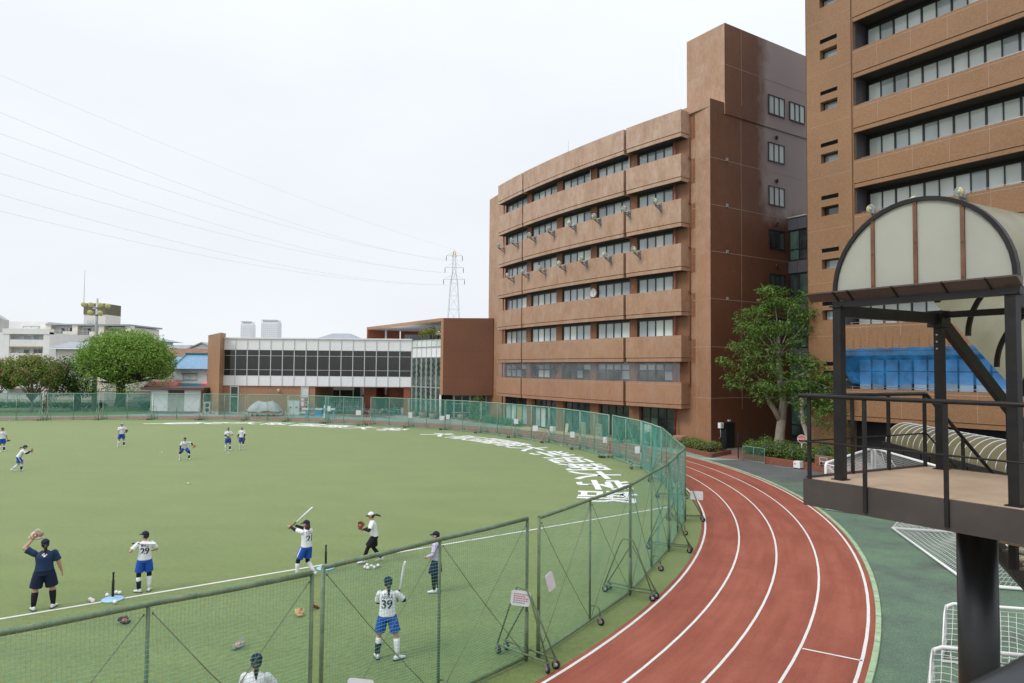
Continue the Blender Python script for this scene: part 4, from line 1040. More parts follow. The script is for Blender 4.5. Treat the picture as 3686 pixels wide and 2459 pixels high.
for i, (x, z) in enumerate(prof):
    for j, y in enumerate(yy):
        e = abs(y) / .92; zz = z * (1 - .10 * e ** 2) if abs(y) < .9 else .60 + .05 * sin(5 * x) + .10 * sin(2.2 * x)
        mb.v.append((-29.95 + x + .03 * sin(9 * y), 83.3 + y * (1 + .05 * sin(6 * x)), zz + .03 * sin(7 * x + 5 * y)))
for i in range(len(prof) - 1):
    for j in range(len(yy) - 1): mb.face((i * 7 + j, (i + 1) * 7 + j, (i + 1) * 7 + j + 1, i * 7 + j + 1), True)
obj('tarpaulin', mb, M['tarp'], ct)
lk_ = empty('steel_locker', (-26.9, 84.9, 0), 'grey two door steel locker beside the orange cone', 'locker')
mb = MB(); mb.box(-27.65, -26.15, 84.6, 85.3, .05, 1.86); mb.box(-27.7, -26.1, 84.55, 85.35, 1.86, 1.9); obj('cabinet', mb, M['galv'], lk_)
for x in (-27.6, -26.87):
    mb = MB(); mb.box(x, x + .68, 84.57, 84.6, .1, 1.82); obj('door', mb, M['frame_w'], lk_); mb = MB(); mb.box(x + .2, x + .45, 84.55, 84.57, .9, 1.1); obj('handle', mb, M['bracket'], lk_)
sh = empty('wire_shelf', (-25.6, 84.9, 0), 'open white wire shelf with odds and ends right of the grey locker', 'shelf')
mb = MB()
for x in (-26.0, -25.2):
    for y in (84.6, 85.2): mb.tube([(x, y, 0), (x, y, 1.75)], .02, 5)
obj('uprights', mb, M['frame_w'], sh)
for z in (.25, .75, 1.25, 1.7):
    mb = MB(); mb.box(-26.0, -25.2, 84.6, 85.2, z, z + .03); obj('shelf_board', mb, M['frame_w'], sh)
mb = MB(); mb.box(-25.8, -25.4, 84.7, 85.0, 1.28, 1.55); mb.box(-25.95, -25.3, 84.62, 85.1, .3, .62); obj('stored_box', mb, M['glass_w'], sh)
M['orange'] = paint('orange_plastic', (.62, .10, .03), .5, .1, 4)
def cone(x, y, h, label):
    root = empty('traffic_cone', (x, y, 0), label, 'traffic cone')
    mb = MB(); mb.box(x - .2, x + .2, y - .2, y + .2, 0, .04); obj('foot', mb, M['orange'], root)
    mb = MB(); mb.lathe([(.15, .04), (.03, h)], (x, y, 0), 12); obj('body', mb, M['orange'], root)
cone(-28.0, 84.3, .75, 'orange traffic cone between the covered cart and the grey locker')
M['lblue'] = paint('light_blue_plastic', (.16, .38, .58), .5, .1, 3); M['blue2'] = paint('blue_plastic', (.05, .25, .55), .5, .1, 3)
bb = empty('striped_barrier', (-21.5, 81.6, 0), 'long blue and white striped bar resting on blue and white stands', 'barrier')
mb = MB()
for k in range(5): mb.mat(k % 2); mb.box(-24.9 + .78 * k, -24.9 + .78 * (k + 1) , 81.5, 81.7, .92, 1.12)
obj('bar', mb, [M['white'], M['lblue']], bb)
for x, mt in ((-24.5, 'lblue'), (-22.3, 'white'), (-21.2, 'lblue')):
    mb = MB(); mb.bar((x, 81.8, 0), (x, 81.8, 1.45 if mt == 'white' else .92), .2 if mt == 'white' else .12); mb.box(x - .12, x + .12, 81.3, 82.2, 0, .08); obj('stand', mb, M[mt], bb)
mb = MB(); x = -23.9
st = empty('blue_crate_stack', (-23.5, 83.6, 0), 'stack of blue plastic crates under the striped barrier', 'crate stack')
for k in range(3): mb = MB(); mb.box(-23.9, -23.1, 83.3, 83.9, .24 * k, .24 * k + .22); obj('crate', mb, M['blue2'] if k else M['lblue'], st)
hd = empty('low_hurdle', (-25.4, 82.4, 0), 'low hurdle with blue feet and an orange and white bar before the locker', 'hurdle')
for x in (-26.2, -24.6): mb = MB(); mb.bar((x, 82.4, 0), (x, 82.4, .5), .09); mb.box(x - .06, x + .06, 82.1, 82.7, 0, .06); obj('foot', mb, M['lblue'], hd)
mb = MB(); mb.box(-26.2, -24.6, 82.36, 82.44, .45, .53); obj('bar', mb, M['white'], hd)
M['pink'] = paint('pink_banner', (.55, .17, .26), .6, .15, 3)
bn = empty('banner_flag', (-25.6, 83.9, 0), 'slanting pink banner with white print on a thin pole before the narrow window', 'banner')
mb = MB(); mb.tube([(-25.3, 84, 0), (-25.15, 84, 2.5)], .018, 5); obj('pole', mb, M['galv'], bn)
mb = MB()
for i in range(9):
    z = 2.3 - 1.5 * i / 8
    for j in range(3): mb.v.append((-25.28 - .68 * j / 2 * (1 - .25 * i / 8) - .0 * i, 83.95 + .05 * sin(3 * z + j), z - .06 * j))
for i in range(8):
    for j in range(2): mb.face((3 * i + j, 3 * i + j + 1, 3 * i + 4 + j, 3 * i + 3 + j), True)
obj('cloth', mb, M['pink'], bn)
mb = MB(); mb.box(-25.75, -25.42, 83.86, 83.88, 1.25, 1.75); mb.lathe([(.16, 0), (.16, .01)], (-25.6, 83.87, 2.02), 12, (0, 1, 0)); obj('white_print', mb, M['white'], bn)
ac = empty('air_conditioner', (-38.4, 86.5, 0), 'beige outdoor air conditioner unit left of the brown end pier', 'air conditioner')
mb = MB(); mb.box(-38.8, -37.95, 86.3, 86.7, .15, 1.5); mb.box(-38.75, -38.05, 86.3, 86.7, 0, .15); obj('casing', mb, M['conc'], ac)
for z in (.5, 1.12): mb = MB(); mb.lathe([(.25, 0), (.25, .02), (.05, .03)], (-38.35, 86.3, z), 14, (0, -1, 0)); obj('fan_grille', mb, M['frame'], ac)
# outdoor chairs and tables
M['alu'] = paint('aluminium_chair', (.50, .53, .54), .35, .15, 6, metal=.5)
M['teal'] = paint('teal_plastic_chair', (.06, .36, .38), .5, .1, 4)
def make_chair(name, mt):
    r = empty(name, (0, 0, 0))
    mb = MB()
    for sx in (-1, 1):
        mb = MB(); mb.tube([(sx * .27, -.25, 0), (sx * .26, -.24, .62), (sx * .26, .2, .66), (sx * .24, .26, .0)], .016, 5); obj('leg_loop', mb, mt, r, loc=(0, 0, 0))
    mb = MB(); mb.box(-.24, .24, -.24, .22, .42, .45); obj('seat', mb, mt, r, loc=(0, 0, 0))
    mb = MB(); mb.tube([(-.25, .2, .44), (-.24, .30, .82), (-.12, .33, .86), (.12, .33, .86), (.24, .30, .82), (.25, .2, .44)], .016, 5)
    for k in range(4): mb.bar((-.22, .24 + .02 * k, .5 + .09 * k), (.22, .24 + .02 * k, .5 + .09 * k), .05, .012)
    obj('backrest', mb, mt, r, loc=(0, 0, 0)); return r
def make_table():
    r = empty('cafe_table', (0, 0, 0))
    mb = MB(); mb.lathe([(.33, .70), (.35, .71), (.35, .73)], (0, 0, 0), 18); obj('top', mb, M['alu'], r, loc=(0, 0, 0))
    mb = MB(); mb.tube([(0, 0, .05), (0, 0, .7)], .035, 8); obj('column', mb, M['alu'], r, loc=(0, 0, 0))
    mb = MB()
    for a in range(4): mb.bar((0, 0, .04), (.3 * cos(a * pi / 2), .3 * sin(a * pi / 2), .02), .05, .03)
    obj('foot', mb, M['alu'], r, loc=(0, 0, 0)); return r
tab0 = make_table(); ch0 = make_chair('cafe_chair', M['alu']); cs0 = make_chair('cafe_chair', M['teal'])
TAB = [(-18.7, 86.6, 'round aluminium cafe table furthest left, before the passage opening'), (-17.1, 86.2, 'round aluminium cafe table in the gap between two fence panels'), (-16.0, 86.0, 'round aluminium cafe table just right of the fence gap'), (-14.3, 86.7, 'round aluminium cafe table furthest right, beside the teal chairs')]
for k, (x, y, lab) in enumerate(TAB):
    t = tab0 if k == 0 else copy_tree(tab0); t.location = (x, y, 0); tag(t, lab, 'table', 'outdoor cafe tables')
rnd = random.Random(5); CH = []; CL = ['aluminium cafe chair left of the leftmost cafe table', 'aluminium cafe chair right of the leftmost cafe table', 'aluminium cafe chair left of the cafe table in the fence gap', 'aluminium cafe chair between the two middle cafe tables', 'aluminium cafe chair between the teal chairs and the third cafe table', 'aluminium cafe chair right of the rightmost cafe table', 'aluminium cafe chair farthest right, near the white waste bin', 'aluminium cafe chair nearest the track, before the third cafe table']
for x, y in ((-19.3, 86.9), (-18.1, 86.3), (-17.6, 85.9), (-16.6, 86.6), (-15.4, 86.3), (-13.6, 86.7), (-13.0, 87.2), (-16.5, 85.7)): CH.append((x, y, 0, CL.pop(0)))
for sw, x in zip(('leftmost', 'second', 'third', 'fourth', 'fifth', 'rightmost'), (-23.2, -22.3, -21.5, -20.7, -19.9, -19.2)):
    yq = 88.2 + rnd.uniform(-.3, .3)
    for k, kw in enumerate(('bottom', 'middle', 'top')): CH.append((x + rnd.uniform(-.03, .03), yq, .28 * k, 'aluminium cafe chair, %s of the %s stack from the left in the passage' % (kw, sw)))
for k, (x, y, z, lab) in enumerate(CH):
    c = ch0 if k == 0 else copy_tree(ch0); c.location = (x, y, z); c.rotation_euler = (0, 0, rnd.uniform(0, 6.28) if z == 0 and y < 87.5 else rnd.uniform(-.2, .2)); tag(c, lab, 'chair', 'chairs beside the cafe tables' if y < 87.5 else 'chairs stacked in the passage')
for k, (x, y, z, rz) in enumerate(((-15.0, 86.4, 0, .4), (-14.75, 87.2, 0, 2.0), (-14.75, 87.2, .3, 2.0))):
    c = cs0 if k == 0 else copy_tree(cs0); c.location = (x, y, z); c.rotation_euler = (0, 0, rz)
    tag(c, ('teal plastic chair standing alone beside the rightmost cafe table', 'lower teal plastic chair of the stack of two', 'upper teal plastic chair of the stack of two')[k], 'chair', 'teal chairs under the passage')
bi = empty('waste_bin', (-13.9, 87.6, 0), 'white waste bin against the brown wall right of the teal chairs', 'bin')
mb = MB(); mb.box(-14.1, -13.6, 87.4, 87.9, 0, .85); obj('body', mb, M['white'], bi); mb = MB(); mb.box(-14.13, -13.57, 87.37, 87.93, .85, .92); obj('lid', mb, M['conc'], bi)

# ------------------------------------------------------------------ storage shed, houses and flats beyond the field
M['cream'] = paint('cream_render', (.70, .665, .575), .7, .06, .6, dirt=(.42, .38, .30), dirt_amt=.25)
M['offwhite'] = paint('off_white_render', (.77, .765, .74), .7, .05, .6, dirt=(.46, .43, .38), dirt_amt=.25)
M['ochre'] = paint('ochre_trim', (.52, .37, .20), .7, .08, 1)
M['brownroof'] = paint('weathered_brown_tiles', (.24, .135, .085), .8, .25, 1.6)
M['blue_tile'] = paint('blue_glazed_tiles', (.16, .30, .46), .35, .2, 2.2, coat=.2)
M['teal_tile'] = paint('teal_glazed_tiles', (.03, .17, .21), .3, .2, 2.2, coat=.4)
M['slate'] = paint('grey_slate', (.30, .33, .37), .6, .08, 1)
M['awning'] = paint('red_awning', (.50, .12, .09), .6, .1, 1); M['awning2'] = paint('pink_awning', (.60, .18, .22), .6, .12, .8)
M['fascia'] = paint('brown_fascia', (.105, .065, .062), .6, .1, 1)
sd_ = empty('storage_shed', (-43.6, 91, 0), 'white storage shed with a brown flat roof and beige shutter doors', 'shed')
mb = MB(); mb.box(-46.9, -40.35, 89.0, 93, 0, 2.85); obj('wall', mb, M['conc'], sd_)
mb = MB(); mb.prism([(-47.9, 88.3), (-39.75, 88.3), (-39.75, 94), (-47.9, 94)], 2.87, 3.2); obj('roof', mb, M['fascia'], sd_)
for x0, x1 in ((-46.85, -44.65), (-42.5, -40.4)): mb = MB(); mb.box(x0, x1, 88.93, 89.0, .12, 2.85); obj('door', mb, M['cladding'], sd_)
for k in range(6): mb = MB(); mb.box(-44.6, -42.55, 88.95 + .004 * (k % 2), 89.0, .1 + .37 * k, .1 + .37 * (k + 1) - .02); obj('shutter_slat', mb, M['conc'], sd_)
mb = MB(); mb.box(-44.6, -42.55, 88.96, 89.0, 2.33, 2.85); obj('shutter_box', mb, M['fascia'], sd_)

def wave_roof(name, parent, x0, x1, y0, z0, y1, z1, mt, pitch=.34, amp=.05):
    """a slope of half round tiles running from the eave (y0, z0) up to the ridge (y1, z1)"""
    mb = MB(); n = int((x1 - x0) / pitch * 4); rows = 6
    for j in range(rows + 1):
        t = j / rows
        for i in range(n + 1):
            x = x0 + (x1 - x0) * i / n; mb.v.append((x, y0 + (y1 - y0) * t, z0 + (z1 - z0) * t + amp * max(0, sin(2 * pi * i / 4)) + (.03 if j < rows else 0)))
    for j in range(rows):
        for i in range(n): mb.face((j * (n + 1) + i, j * (n + 1) + i + 1, (j + 1) * (n + 1) + i + 1, (j + 1) * (n + 1) + i))
    o = obj(name, mb, mt, parent); return o
bh = empty('blue_roofed_house', (-47, 103, 0), 'white house with a bright blue tiled roof and a teal porch roof', 'house')
mb = MB(); mb.box(-49.6, -42.0, 100.6, 108, 0, 5.6); obj('wall', mb, M['offwhite'], bh)
mb = MB(); mb.box(-52.6, -49.62, 101.2, 108, 0, 5.7); obj('side_wing', mb, M['cream'], bh)
wave_roof('roof', bh, -49.75, -41.5, 100.0, 5.55, 104.5, 7.75, M['blue_tile']); wave_roof('side_roof', bh, -53.0, -49.8, 100.9, 5.75, 104.5, 7.4, M['blue_tile'])
mb = MB(); mb.box(-49.9, -41.5, 104.3, 104.8, 7.7, 8.0); mb.tube([(-49.75, 100, 5.65), (-49.75, 104.5, 7.9)], .12, 6); obj('ridge', mb, M['teal_tile'], bh)
mb = MB(); mb.prism([(-49.7, 104.5), (-41.5, 104.5), (-41.5, 109), (-49.7, 109)], 5.6, 7.6); obj('rear_roof', mb, M['blue_tile'], bh)
wave_roof('porch_roof', bh, -49.4, -45.2, 99.2, 2.95, 100.6, 3.45, M['teal_tile'], .25, .04)
window(bh, (-48.3, 100.52, 3.95), V(1, 0, 0), 2.0, 1.0, 2, 1, M['rail'], M['glass_b'], .06, .08)
mb = MB(); mb.box(-48.5, -46.1, 100.2, 100.6, 5.02, 5.1); obj('window_hood', mb, M['slate'], bh)
mb = MB(); mb.box(-49.5, -48.4, 100.5, 100.6, 3.9, 5.1); obj('shutter_case', mb, M['cladding'], bh)
window(bh, (-44.9, 100.5, 4.0), V(1, 0, 0), .95, .95, 1, 1, M['frame_w'], M['brownroof'], .09, .1)
aw = empty('red_awning', (-49.8, 98, 2.5), 'red shop awning with pale lettering behind the shed roof', 'awning')
mb = MB(); mb.hexa([(-52.2, 97, 2.7), (-47.8, 97, 2.7), (-47.8, 98.6, 2.7), (-52.2, 98.6, 2.7)], [(-52.2, 97.1, 3.1), (-47.8, 97.1, 3.1), (-47.8, 98.6, 3.75), (-52.2, 98.6, 3.75)]); obj('cloth', mb, M['awning'], aw)
mb = MB()
for k in range(5): mb.ball((-51.5 + .42 * k, 96.99, 2.92), (.13, .02, .11), 8, 5)
obj('lettering', mb, M['white'], aw)
aw = empty('pink_awning', (-43.4, 98, 2), 'faded pink awning squeezed between the shed and the brown pier', 'awning')
mb = MB(); mb.hexa([(-44.2, 97, 2.0), (-42.4, 97, 2.0), (-42.4, 98.6, 2.0), (-44.2, 98.6, 2.0)], [(-44.2, 97.2, 3.5), (-42.4, 97.2, 3.5), (-42.4, 98.6, 3.9), (-44.2, 98.6, 3.9)]); obj('cloth', mb, M['awning2'], aw)
br = empty('brown_roofed_house', (-56, 121, 0), 'house with a long weathered brown tiled roof behind the blue roof', 'house')
mb = MB(); mb.box(-61, -49.5, 118, 126, 0, 7.7); obj('wall', mb, M['cream'], br); wave_roof('roof', br, -61.5, -49, 117.2, 7.6, 121.5, 9.1, M['brownroof'], .5, .07)
gh = empty('gabled_house', (-59, 134, 0), 'cream gabled house with a dark blue trimmed roof edge far behind', 'house')
mb = MB(); mb.add([(-63, 131, 0), (-55.4, 131, 0), (-55.4, 131, 8.7), (-59.4, 131, 10.3), (-63, 131, 8.7), (-63, 140, 0), (-55.4, 140, 0), (-55.4, 140, 8.7), (-59.4, 140, 10.3), (-63, 140, 8.7)], [(0, 1, 2, 3, 4), (5, 9, 8, 7, 6), (0, 4, 9, 5), (1, 6, 7, 2)]); obj('wall', mb, M['offwhite'], gh)
for a, c in (((-63.6, 8.5), (-59.4, 10.42)), ((-59.4, 10.42), (-54.8, 8.5))):
    mb = MB(); mb.hexa([(a[0], 130.4, a[1]), (c[0], 130.4, c[1]), (c[0], 140.5, c[1]), (a[0], 140.5, a[1])], [(a[0], 130.4, a[1] + .2), (c[0], 130.4, c[1] + .2), (c[0], 140.5, c[1] + .2), (a[0], 140.5, a[1] + .2)]); obj('roof', mb, M['slate'], gh)
gr = empty('grey_roofed_house', (-65, 134, 0), 'far house with a pale grey ribbed mansard roof', 'house')
mb = MB(); mb.box(-68, -62.5, 132, 140, 0, 9.0); obj('wall', mb, M['offwhite'], gr)
mb = MB(); mb.hexa([(-68, 131.6, 8.9), (-62.3, 131.6, 8.9), (-62.3, 140, 8.9), (-68, 140, 8.9)], [(-67.4, 133.5, 10.1), (-62.9, 133.5, 10.1), (-62.9, 139, 10.1), (-67.4, 139, 10.1)]); obj('roof', mb, M['slate'], gr)
pr_ = empty('pavilion_roof_house', (-80, 150, 0), 'far pale house with a broad shallow hipped grey roof right of the big tree', 'house')
mb = MB(); mb.box(-83, -76.5, 147, 154, 0, 11.2); obj('wall', mb, M['offwhite'], pr_); mb = MB(); mb.hexa([(-84, 146, 11.2), (-74.3, 146, 11.2), (-74.3, 155, 11.2), (-84, 155, 11.2)], [(-80.5, 150, 12.2), (-78, 150, 12.2), (-78, 151, 12.2), (-80.5, 151, 12.2)]); obj('roof', mb, M['slate'], pr_)
hp = empty('hipped_roof_hall', (-38, 152, 0), 'pale hipped roof showing above the white building', 'house')
mb = MB(); mb.box(-43, -33, 150, 160, 0, 12.0); obj('wall', mb, M['offwhite'], hp); mb = MB(); mb.hexa([(-43.6, 149, 12), (-33.4, 149, 12), (-33.4, 160, 12), (-43.6, 160, 12)], [(-40.2, 153, 13.6), (-36.6, 153, 13.6), (-36.6, 156, 13.6), (-40.2, 156, 13.6)]); obj('roof', mb, M['slate'], hp)
h2 = empty('grey_slate_house', (-67, 108, 0), 'cream house with a long plain grey slate roof left of the round tree', 'house')
mb = MB(); mb.box(-69.8, -62, 104.5, 112, 0, 8.5); obj('wall', mb, M['cream'], h2)
mb = MB(); mb.hexa([(-70.4, 103.8, 8.45), (-61.5, 103.8, 8.45), (-61.5, 108.5, 9.5), (-70.4, 108.5, 9.5)], [(-70.4, 103.8, 8.6), (-61.5, 103.8, 8.6), (-61.5, 108.5, 9.65), (-70.4, 108.5, 9.65)]); obj('roof', mb, M['slate'], h2)
mb = MB(); mb.tube([(-70.4, 103.75, 8.45), (-61.5, 103.75, 8.45)], .09, 6); mb.tube([(-69.7, 104.4, 8.4), (-69.7, 104.4, 0)], .06, 6); obj('gutter', mb, M['white'], h2)
window(h2, (-65.7, 104.42, 6.95), V(1, 0, 0), .8, .95, 1, 1, M['frame'], M['glass_g'], .07, .08)
wave_roof('lower_roof', h2, -70.2, -66.5, 102.5, 5.9, 104.4, 6.4, M['slate'], .3, .05)

def flats(name, label, x0, x1, y0, depth, floors, fh, ztop, bays, wallm, trim=None, roof=None):
    root = empty(name, ((x0 + x1) / 2, y0 + depth / 2, 0), label, 'building')
    mb = MB(); mb.box(x0, x1, y0 + 1.1, y0 + depth, 0, ztop - .1); obj('wall', mb, wallm, root)
    if roof: mb = MB(); mb.box(x0 - .4, x1 + .5, y0 - .3, y0 + depth + .3, ztop, ztop + .28); obj('roof', mb, roof, root)
    for k in range(floors):
        zt = ztop - fh * k; zf = zt - fh
        mb = MB(); mb.box(x0, x1, y0 + .12, y0 + 1.15, zf - .12, zf + .1); obj('floor_slab', mb, wallm, root)
        if trim: mb = MB(); mb.box(x0, x1, y0 - .02, y0 + .14, zf - .28, zf - .12); obj('trim', mb, trim, root)
    w = (x1 - x0) / bays
    for i in range(bays + 1):
        x = x0 + w * i; mb = MB(); mb.box(x - .5, x + .5, y0 - .06, y0 + 1.2, 0, ztop); obj('pier', mb, wallm, root)
    for k in range(floors):
        zf = ztop - fh * (k + 1)
        for i in range(bays):
            xa = x0 + w * i + .52; xb = x0 + w * (i + 1) - .52; ww = xb - xa
            if trim: mb = MB(); mb.box(xa, xb, y0, y0 + .12, zf - .1, zf + 1.0); obj('balcony_wall', mb, wallm, root)
            else:
                mb = MB(); mb.box(xa + ww * .55, xb, y0, y0 + .1, zf - .1, zf + .75); obj('balcony_wall', mb, wallm, root)
                mb = MB()
                for q in range(9): xx = xa + ww * .55 * q / 8; mb.bar((xx, y0 + .05, zf + .1), (xx, y0 + .05, zf + .85), .05)
                mb.bar((xa, y0 + .05, zf + .86), (xa + ww * .55, y0 + .05, zf + .86), .06); obj('railing', mb, M['rail'], root)
            window(root, (xa + ww * .12, y0 + 1.02, zf + .35), V(1, 0, 0), ww * .35, fh * .6, 2, 1, M['rail'], pick('glass_c', 'glass_b', 'glass_d'), .07, .08)
            window(root, (xa + ww * .58, y0 + 1.02, zf + .75), V(1, 0, 0), ww * .28, fh * .45, 2, 1, M['rail'], pick('glass_c', 'glass_b', 'glass_d'), .07, .08)
    return root
f1 = flats('apartment_block', 'white block of flats with ochre trim under each balcony at the left edge', -83.0, -76.4, 112, 12, 5, 2.25, 11.35, 1, M['offwhite'], trim=M['ochre'])
mb = MB(); mb.box(-83.6, -75.9, 111.85, 113, 11.0, 11.9); obj('roof_parapet', mb, M['offwhite'], f1)
f1b = flats('apartment_block', 'dark shaded balconies of the flats cut by the left edge', -92, -84.0, 112.5, 12, 5, 2.25, 11.3, 2, M['offwhite'], trim=M['ochre'])
mb = MB(); mb.add([(-90, 113, 11.4), (-84.4, 113.2, 11.4), (-84.4, 113.2, 13.4), (-90, 113, 16.6), (-90, 114.6, 11.4), (-84.6, 114.6, 11.4), (-84.6, 114.6, 13.4), (-90, 114.6, 16.6)], [(0, 1, 2, 3), (1, 5, 6, 2), (5, 4, 7, 6), (2, 6, 7, 3), (4, 0, 3, 7)]); obj('roof_storey', mb, M['conc'], f1b)
mb = MB(); mb.tube([(-87.5, 113.5, 14), (-87.5, 113.5, 18.2)], .09, 6); obj('roof_mast', mb, M['pipe_red'], f1b)
f2 = flats('apartment_block', 'long cream block of flats with railings and a blue roof edge behind the houses', -85.0, -70.4, 125, 11, 5, 1.85, 13.25, 3, M['cream'], roof=M['slate'])
mb = MB(); mb.box(-94, -85.6, 125.5, 136, 0, 13.9); mb.box(-90.0, -87.4, 125.3, 125.5, 11.9, 12.7); obj('white_wing', mb, M['offwhite'], f2)
window(f2, (-90.0, 125.4, 12.0), V(1, 0, 0), 3.0, 1.1, 2, 1, M['rail'], M['glass_b'], .07, .08)
mb = MB(); mb.box(-81.1, -77.0, 129, 134, 13.2, 15.6); obj('lift_tower', mb, M['cream'], f2); mb = MB(); mb.box(-83.4, -79.3, 128.9, 134.1, 15.6, 17.7)
for i, q in enumerate(mb.v): mb.v[i] = (q[0] + 2.25, q[1], q[2])
M['olive'] = paint('olive_cladding', (.135, .115, .07), .7, .1, 1); obj('lift_tower_top', mb, M['olive'], f2)
window(f2, (-79.4, 128.85, 16.65), V(1, 0, 0), .9, .42, 2, 1, M['frame_w'], M['glass_c'], .06, .06); window(f2, (-80.4, 128.92, 13.9), V(1, 0, 0), 1.1, .55, 2, 1, M['frame_w'], M['glass_b'], .06, .06)
mb = MB(); mb.tube([(-81.2, 129, 17.7), (-81.2, 129, 24)], .05, 4); obj('aerial', mb, M['galv'], f2)

# twin towers on the skyline
M['tower'] = paint('pale_tower', (.80, .82, .84), .8, .03, .02); M['tower_win'] = paint('tower_window', (.58, .62, .66), .5, .1, .05)
for x0, x1, z, lab in ((-478, -459, 85, 'left and narrower of the two pale high rise towers on the skyline'), (-442, -412.5, 88, 'right and wider of the two pale high rise towers on the skyline')):
    t = empty('high_rise_tower', ((x0 + x1) / 2, 1210, 0), lab, 'tower block', 'twin towers on the skyline')
    mb = MB(); mb.box(x0, x1, 1200, 1220, 0, z - 4); mb.box(x0 + 2, x1 - 1, 1202, 1218, z - 4, z); obj('shaft', mb, M['tower'], t)
    n = int((x1 - x0) / 3.2)
    wm = MB()
    for i in range(n):
        for k in range(14): xx = x0 + (i + .25) * (x1 - x0) / n; wm.box(xx, xx + 1.5, 1199.7, 1200, z - 9 - 3.3 * k, z - 7.4 - 3.3 * k)
    o = obj('window_rows', wm, M['tower_win'], t); o['kind'] = 'stuff'
    mb = MB(); mb.box(x0, x1, 1199.6, 1202, z - 1, z + .8); obj('crown_frame', mb, M['tower_win'], t)

# shop front and house seen through the passage
M['sign_cream'] = paint('shop_sign_cream', (.62, .58, .48), .6, .05, 1)
sp_ = empty('cafe_shop', (-25.6, 99, 0), 'small shop seen through the passage, sign reading LUANA under a blue striped canopy', 'shop')
mb = MB(); mb.box(-29, -21.8, 98.3, 104, 0, 5.5); obj('wall', mb, M['dark'], sp_)
mb = MB(); mb.box(-28.6, -22.6, 97.95, 98.3, 2.75, 3.55); obj('sign_board', mb, M['sign_cream'], sp_)
me = fit_text('LUANA', 1.7, .42, .02); me.materials.clear(); me.materials.append(M['frame'])
o = obj('sign_lettering', me, None, sp_, loc=V(-26.35, 97.93, 3.22) - wloc(sp_)); o.rotation_euler = (pi / 2, 0, 0)
mb = MB(); mb.box(-27.0, -25.6, 97.93, 97.945, 2.86, 2.9); obj('sign_small_print', mb, M['ink_grey'], sp_)
mb = MB(); mb.lathe([(.2, 0), (.2, .01)], (-27.7, 97.94, 3.2), 14, (0, -1, 0)); obj('sign_emblem', mb, M['blue2'], sp_)
mb = MB()
for k in range(12): mb.mat(k % 2); mb.hexa([(-28.7 + .5 * k, 97.2, 3.6), (-28.2 + .5 * k, 97.2, 3.6), (-28.2 + .5 * k, 98.3, 3.9), (-28.7 + .5 * k, 98.3, 3.9)], [(-28.7 + .5 * k, 97.2, 3.68), (-28.2 + .5 * k, 97.2, 3.68), (-28.2 + .5 * k, 98.3, 4.0), (-28.7 + .5 * k, 98.3, 4.0)])
obj('canopy', mb, [M['lblue'], M['white']], sp_)
for x in (-28.4, -26.6, -24.6, -22.7): mb = MB(); mb.box(x - .06, x + .06, 98.0, 98.3, 0, 2.75); obj('door_post', mb, M['sign_cream'], sp_)
pf = empty('picket_gate', (-25, 95.5, 0), 'pale picket gate between the passage and the shop front', 'gate')
for k in range(26): x = -28.0 + .3 * k; mb = MB(); mb.box(x, x + .1, 95.4, 95.45, .15, 1.55); obj('picket', mb, M['sign_cream'], pf)
mb = MB(); mb.box(-28.1, -20.2, 95.46, 95.5, .4, .5); mb.box(-28.1, -20.2, 95.46, 95.5, 1.2, 1.3); obj('rail', mb, M['sign_cream'], pf)
hs = empty('mauve_house', (-20.5, 101, 0), 'greyish house with an air conditioner on its wall seen through the passage', 'house')
M['mauve'] = paint('greyish_render', (.42, .37, .36), .7, .06, .8)
mb = MB(); mb.box(-21.8, -16, 98.5, 104, 0, 6); obj('wall', mb, M['mauve'], hs)
window(hs, (-20.6, 98.42, 2.2), V(1, 0, 0), 1.7, .95, 2, 1, M['frame'], M['glass_b'], .1, .1)
mb = MB(); mb.box(-21.4, -18.0, 98.0, 98.5, 1.95, 2.12); obj('canopy', mb, M['frame'], hs)
mb = MB(); mb.box(-19.2, -18.4, 98.15, 98.5, 3.0, 3.6); mb.lathe([(.22, 0), (.22, .03)], (-18.9, 98.14, 3.3), 12, (0, -1, 0)); obj('air_conditioner', mb, M['white'], hs)

# ------------------------------------------------------------------ pylon, wires, lamp pole
M['pylon'] = paint('pylon_steel', (.62, .63, .64), .6, .06, .3); M['pylon_y'] = paint('pylon_yellow', (.62, .43, .06), .6, .08, .5)
py = empty('transmission_pylon', (-25.8, 300, 0), 'lattice transmission pylon with a yellow tip and three pairs of arms', 'pylon')
def wid(z): return 9.5 * (1 - z / 62) ** 1.0 * .5 + .7 if z < 45 else 1.15 - (z - 45) * .03
ZS = [0, 9, 17.5, 25, 32, 38, 43.5, 48, 52, 55.5]
leg = MB(); lat = MB(); px, pyy = -25.8, 300
for k in range(len(ZS) - 1):
    a, b_ = ZS[k], ZS[k + 1]; wa, wb = wid(a) / 1.35, wid(b_) / 1.35
    C4 = [(-1, -1), (1, -1), (1, 1), (-1, 1)]
    for q in range(4):
        s, t = C4[q], C4[(q + 1) % 4]
        P = lambda c, w, z: V(px + c[0] * w, pyy + c[1] * w, z)
        leg.bar(P(s, wa, a), P(s, wb, b_), .17); lat.bar(P(s, wa, a), P(t, wb, b_), .075); lat.bar(P(t, wa, a), P(s, wb, b_), .075); lat.bar(P(s, wb, b_), P(t, wb, b_), .09)
obj('legs', leg, M['pylon'], py); o = obj('lattice', lat, M['pylon'], py); o['kind'] = 'stuff'
mb = MB()
for s in ((-1, -1), (1, -1), (1, 1), (-1, 1)): mb.bar((px + s[0] * .75, pyy + s[1] * .75, 55.2), (px + s[0] * .35, pyy + s[1] * .35, 57.6), .22)
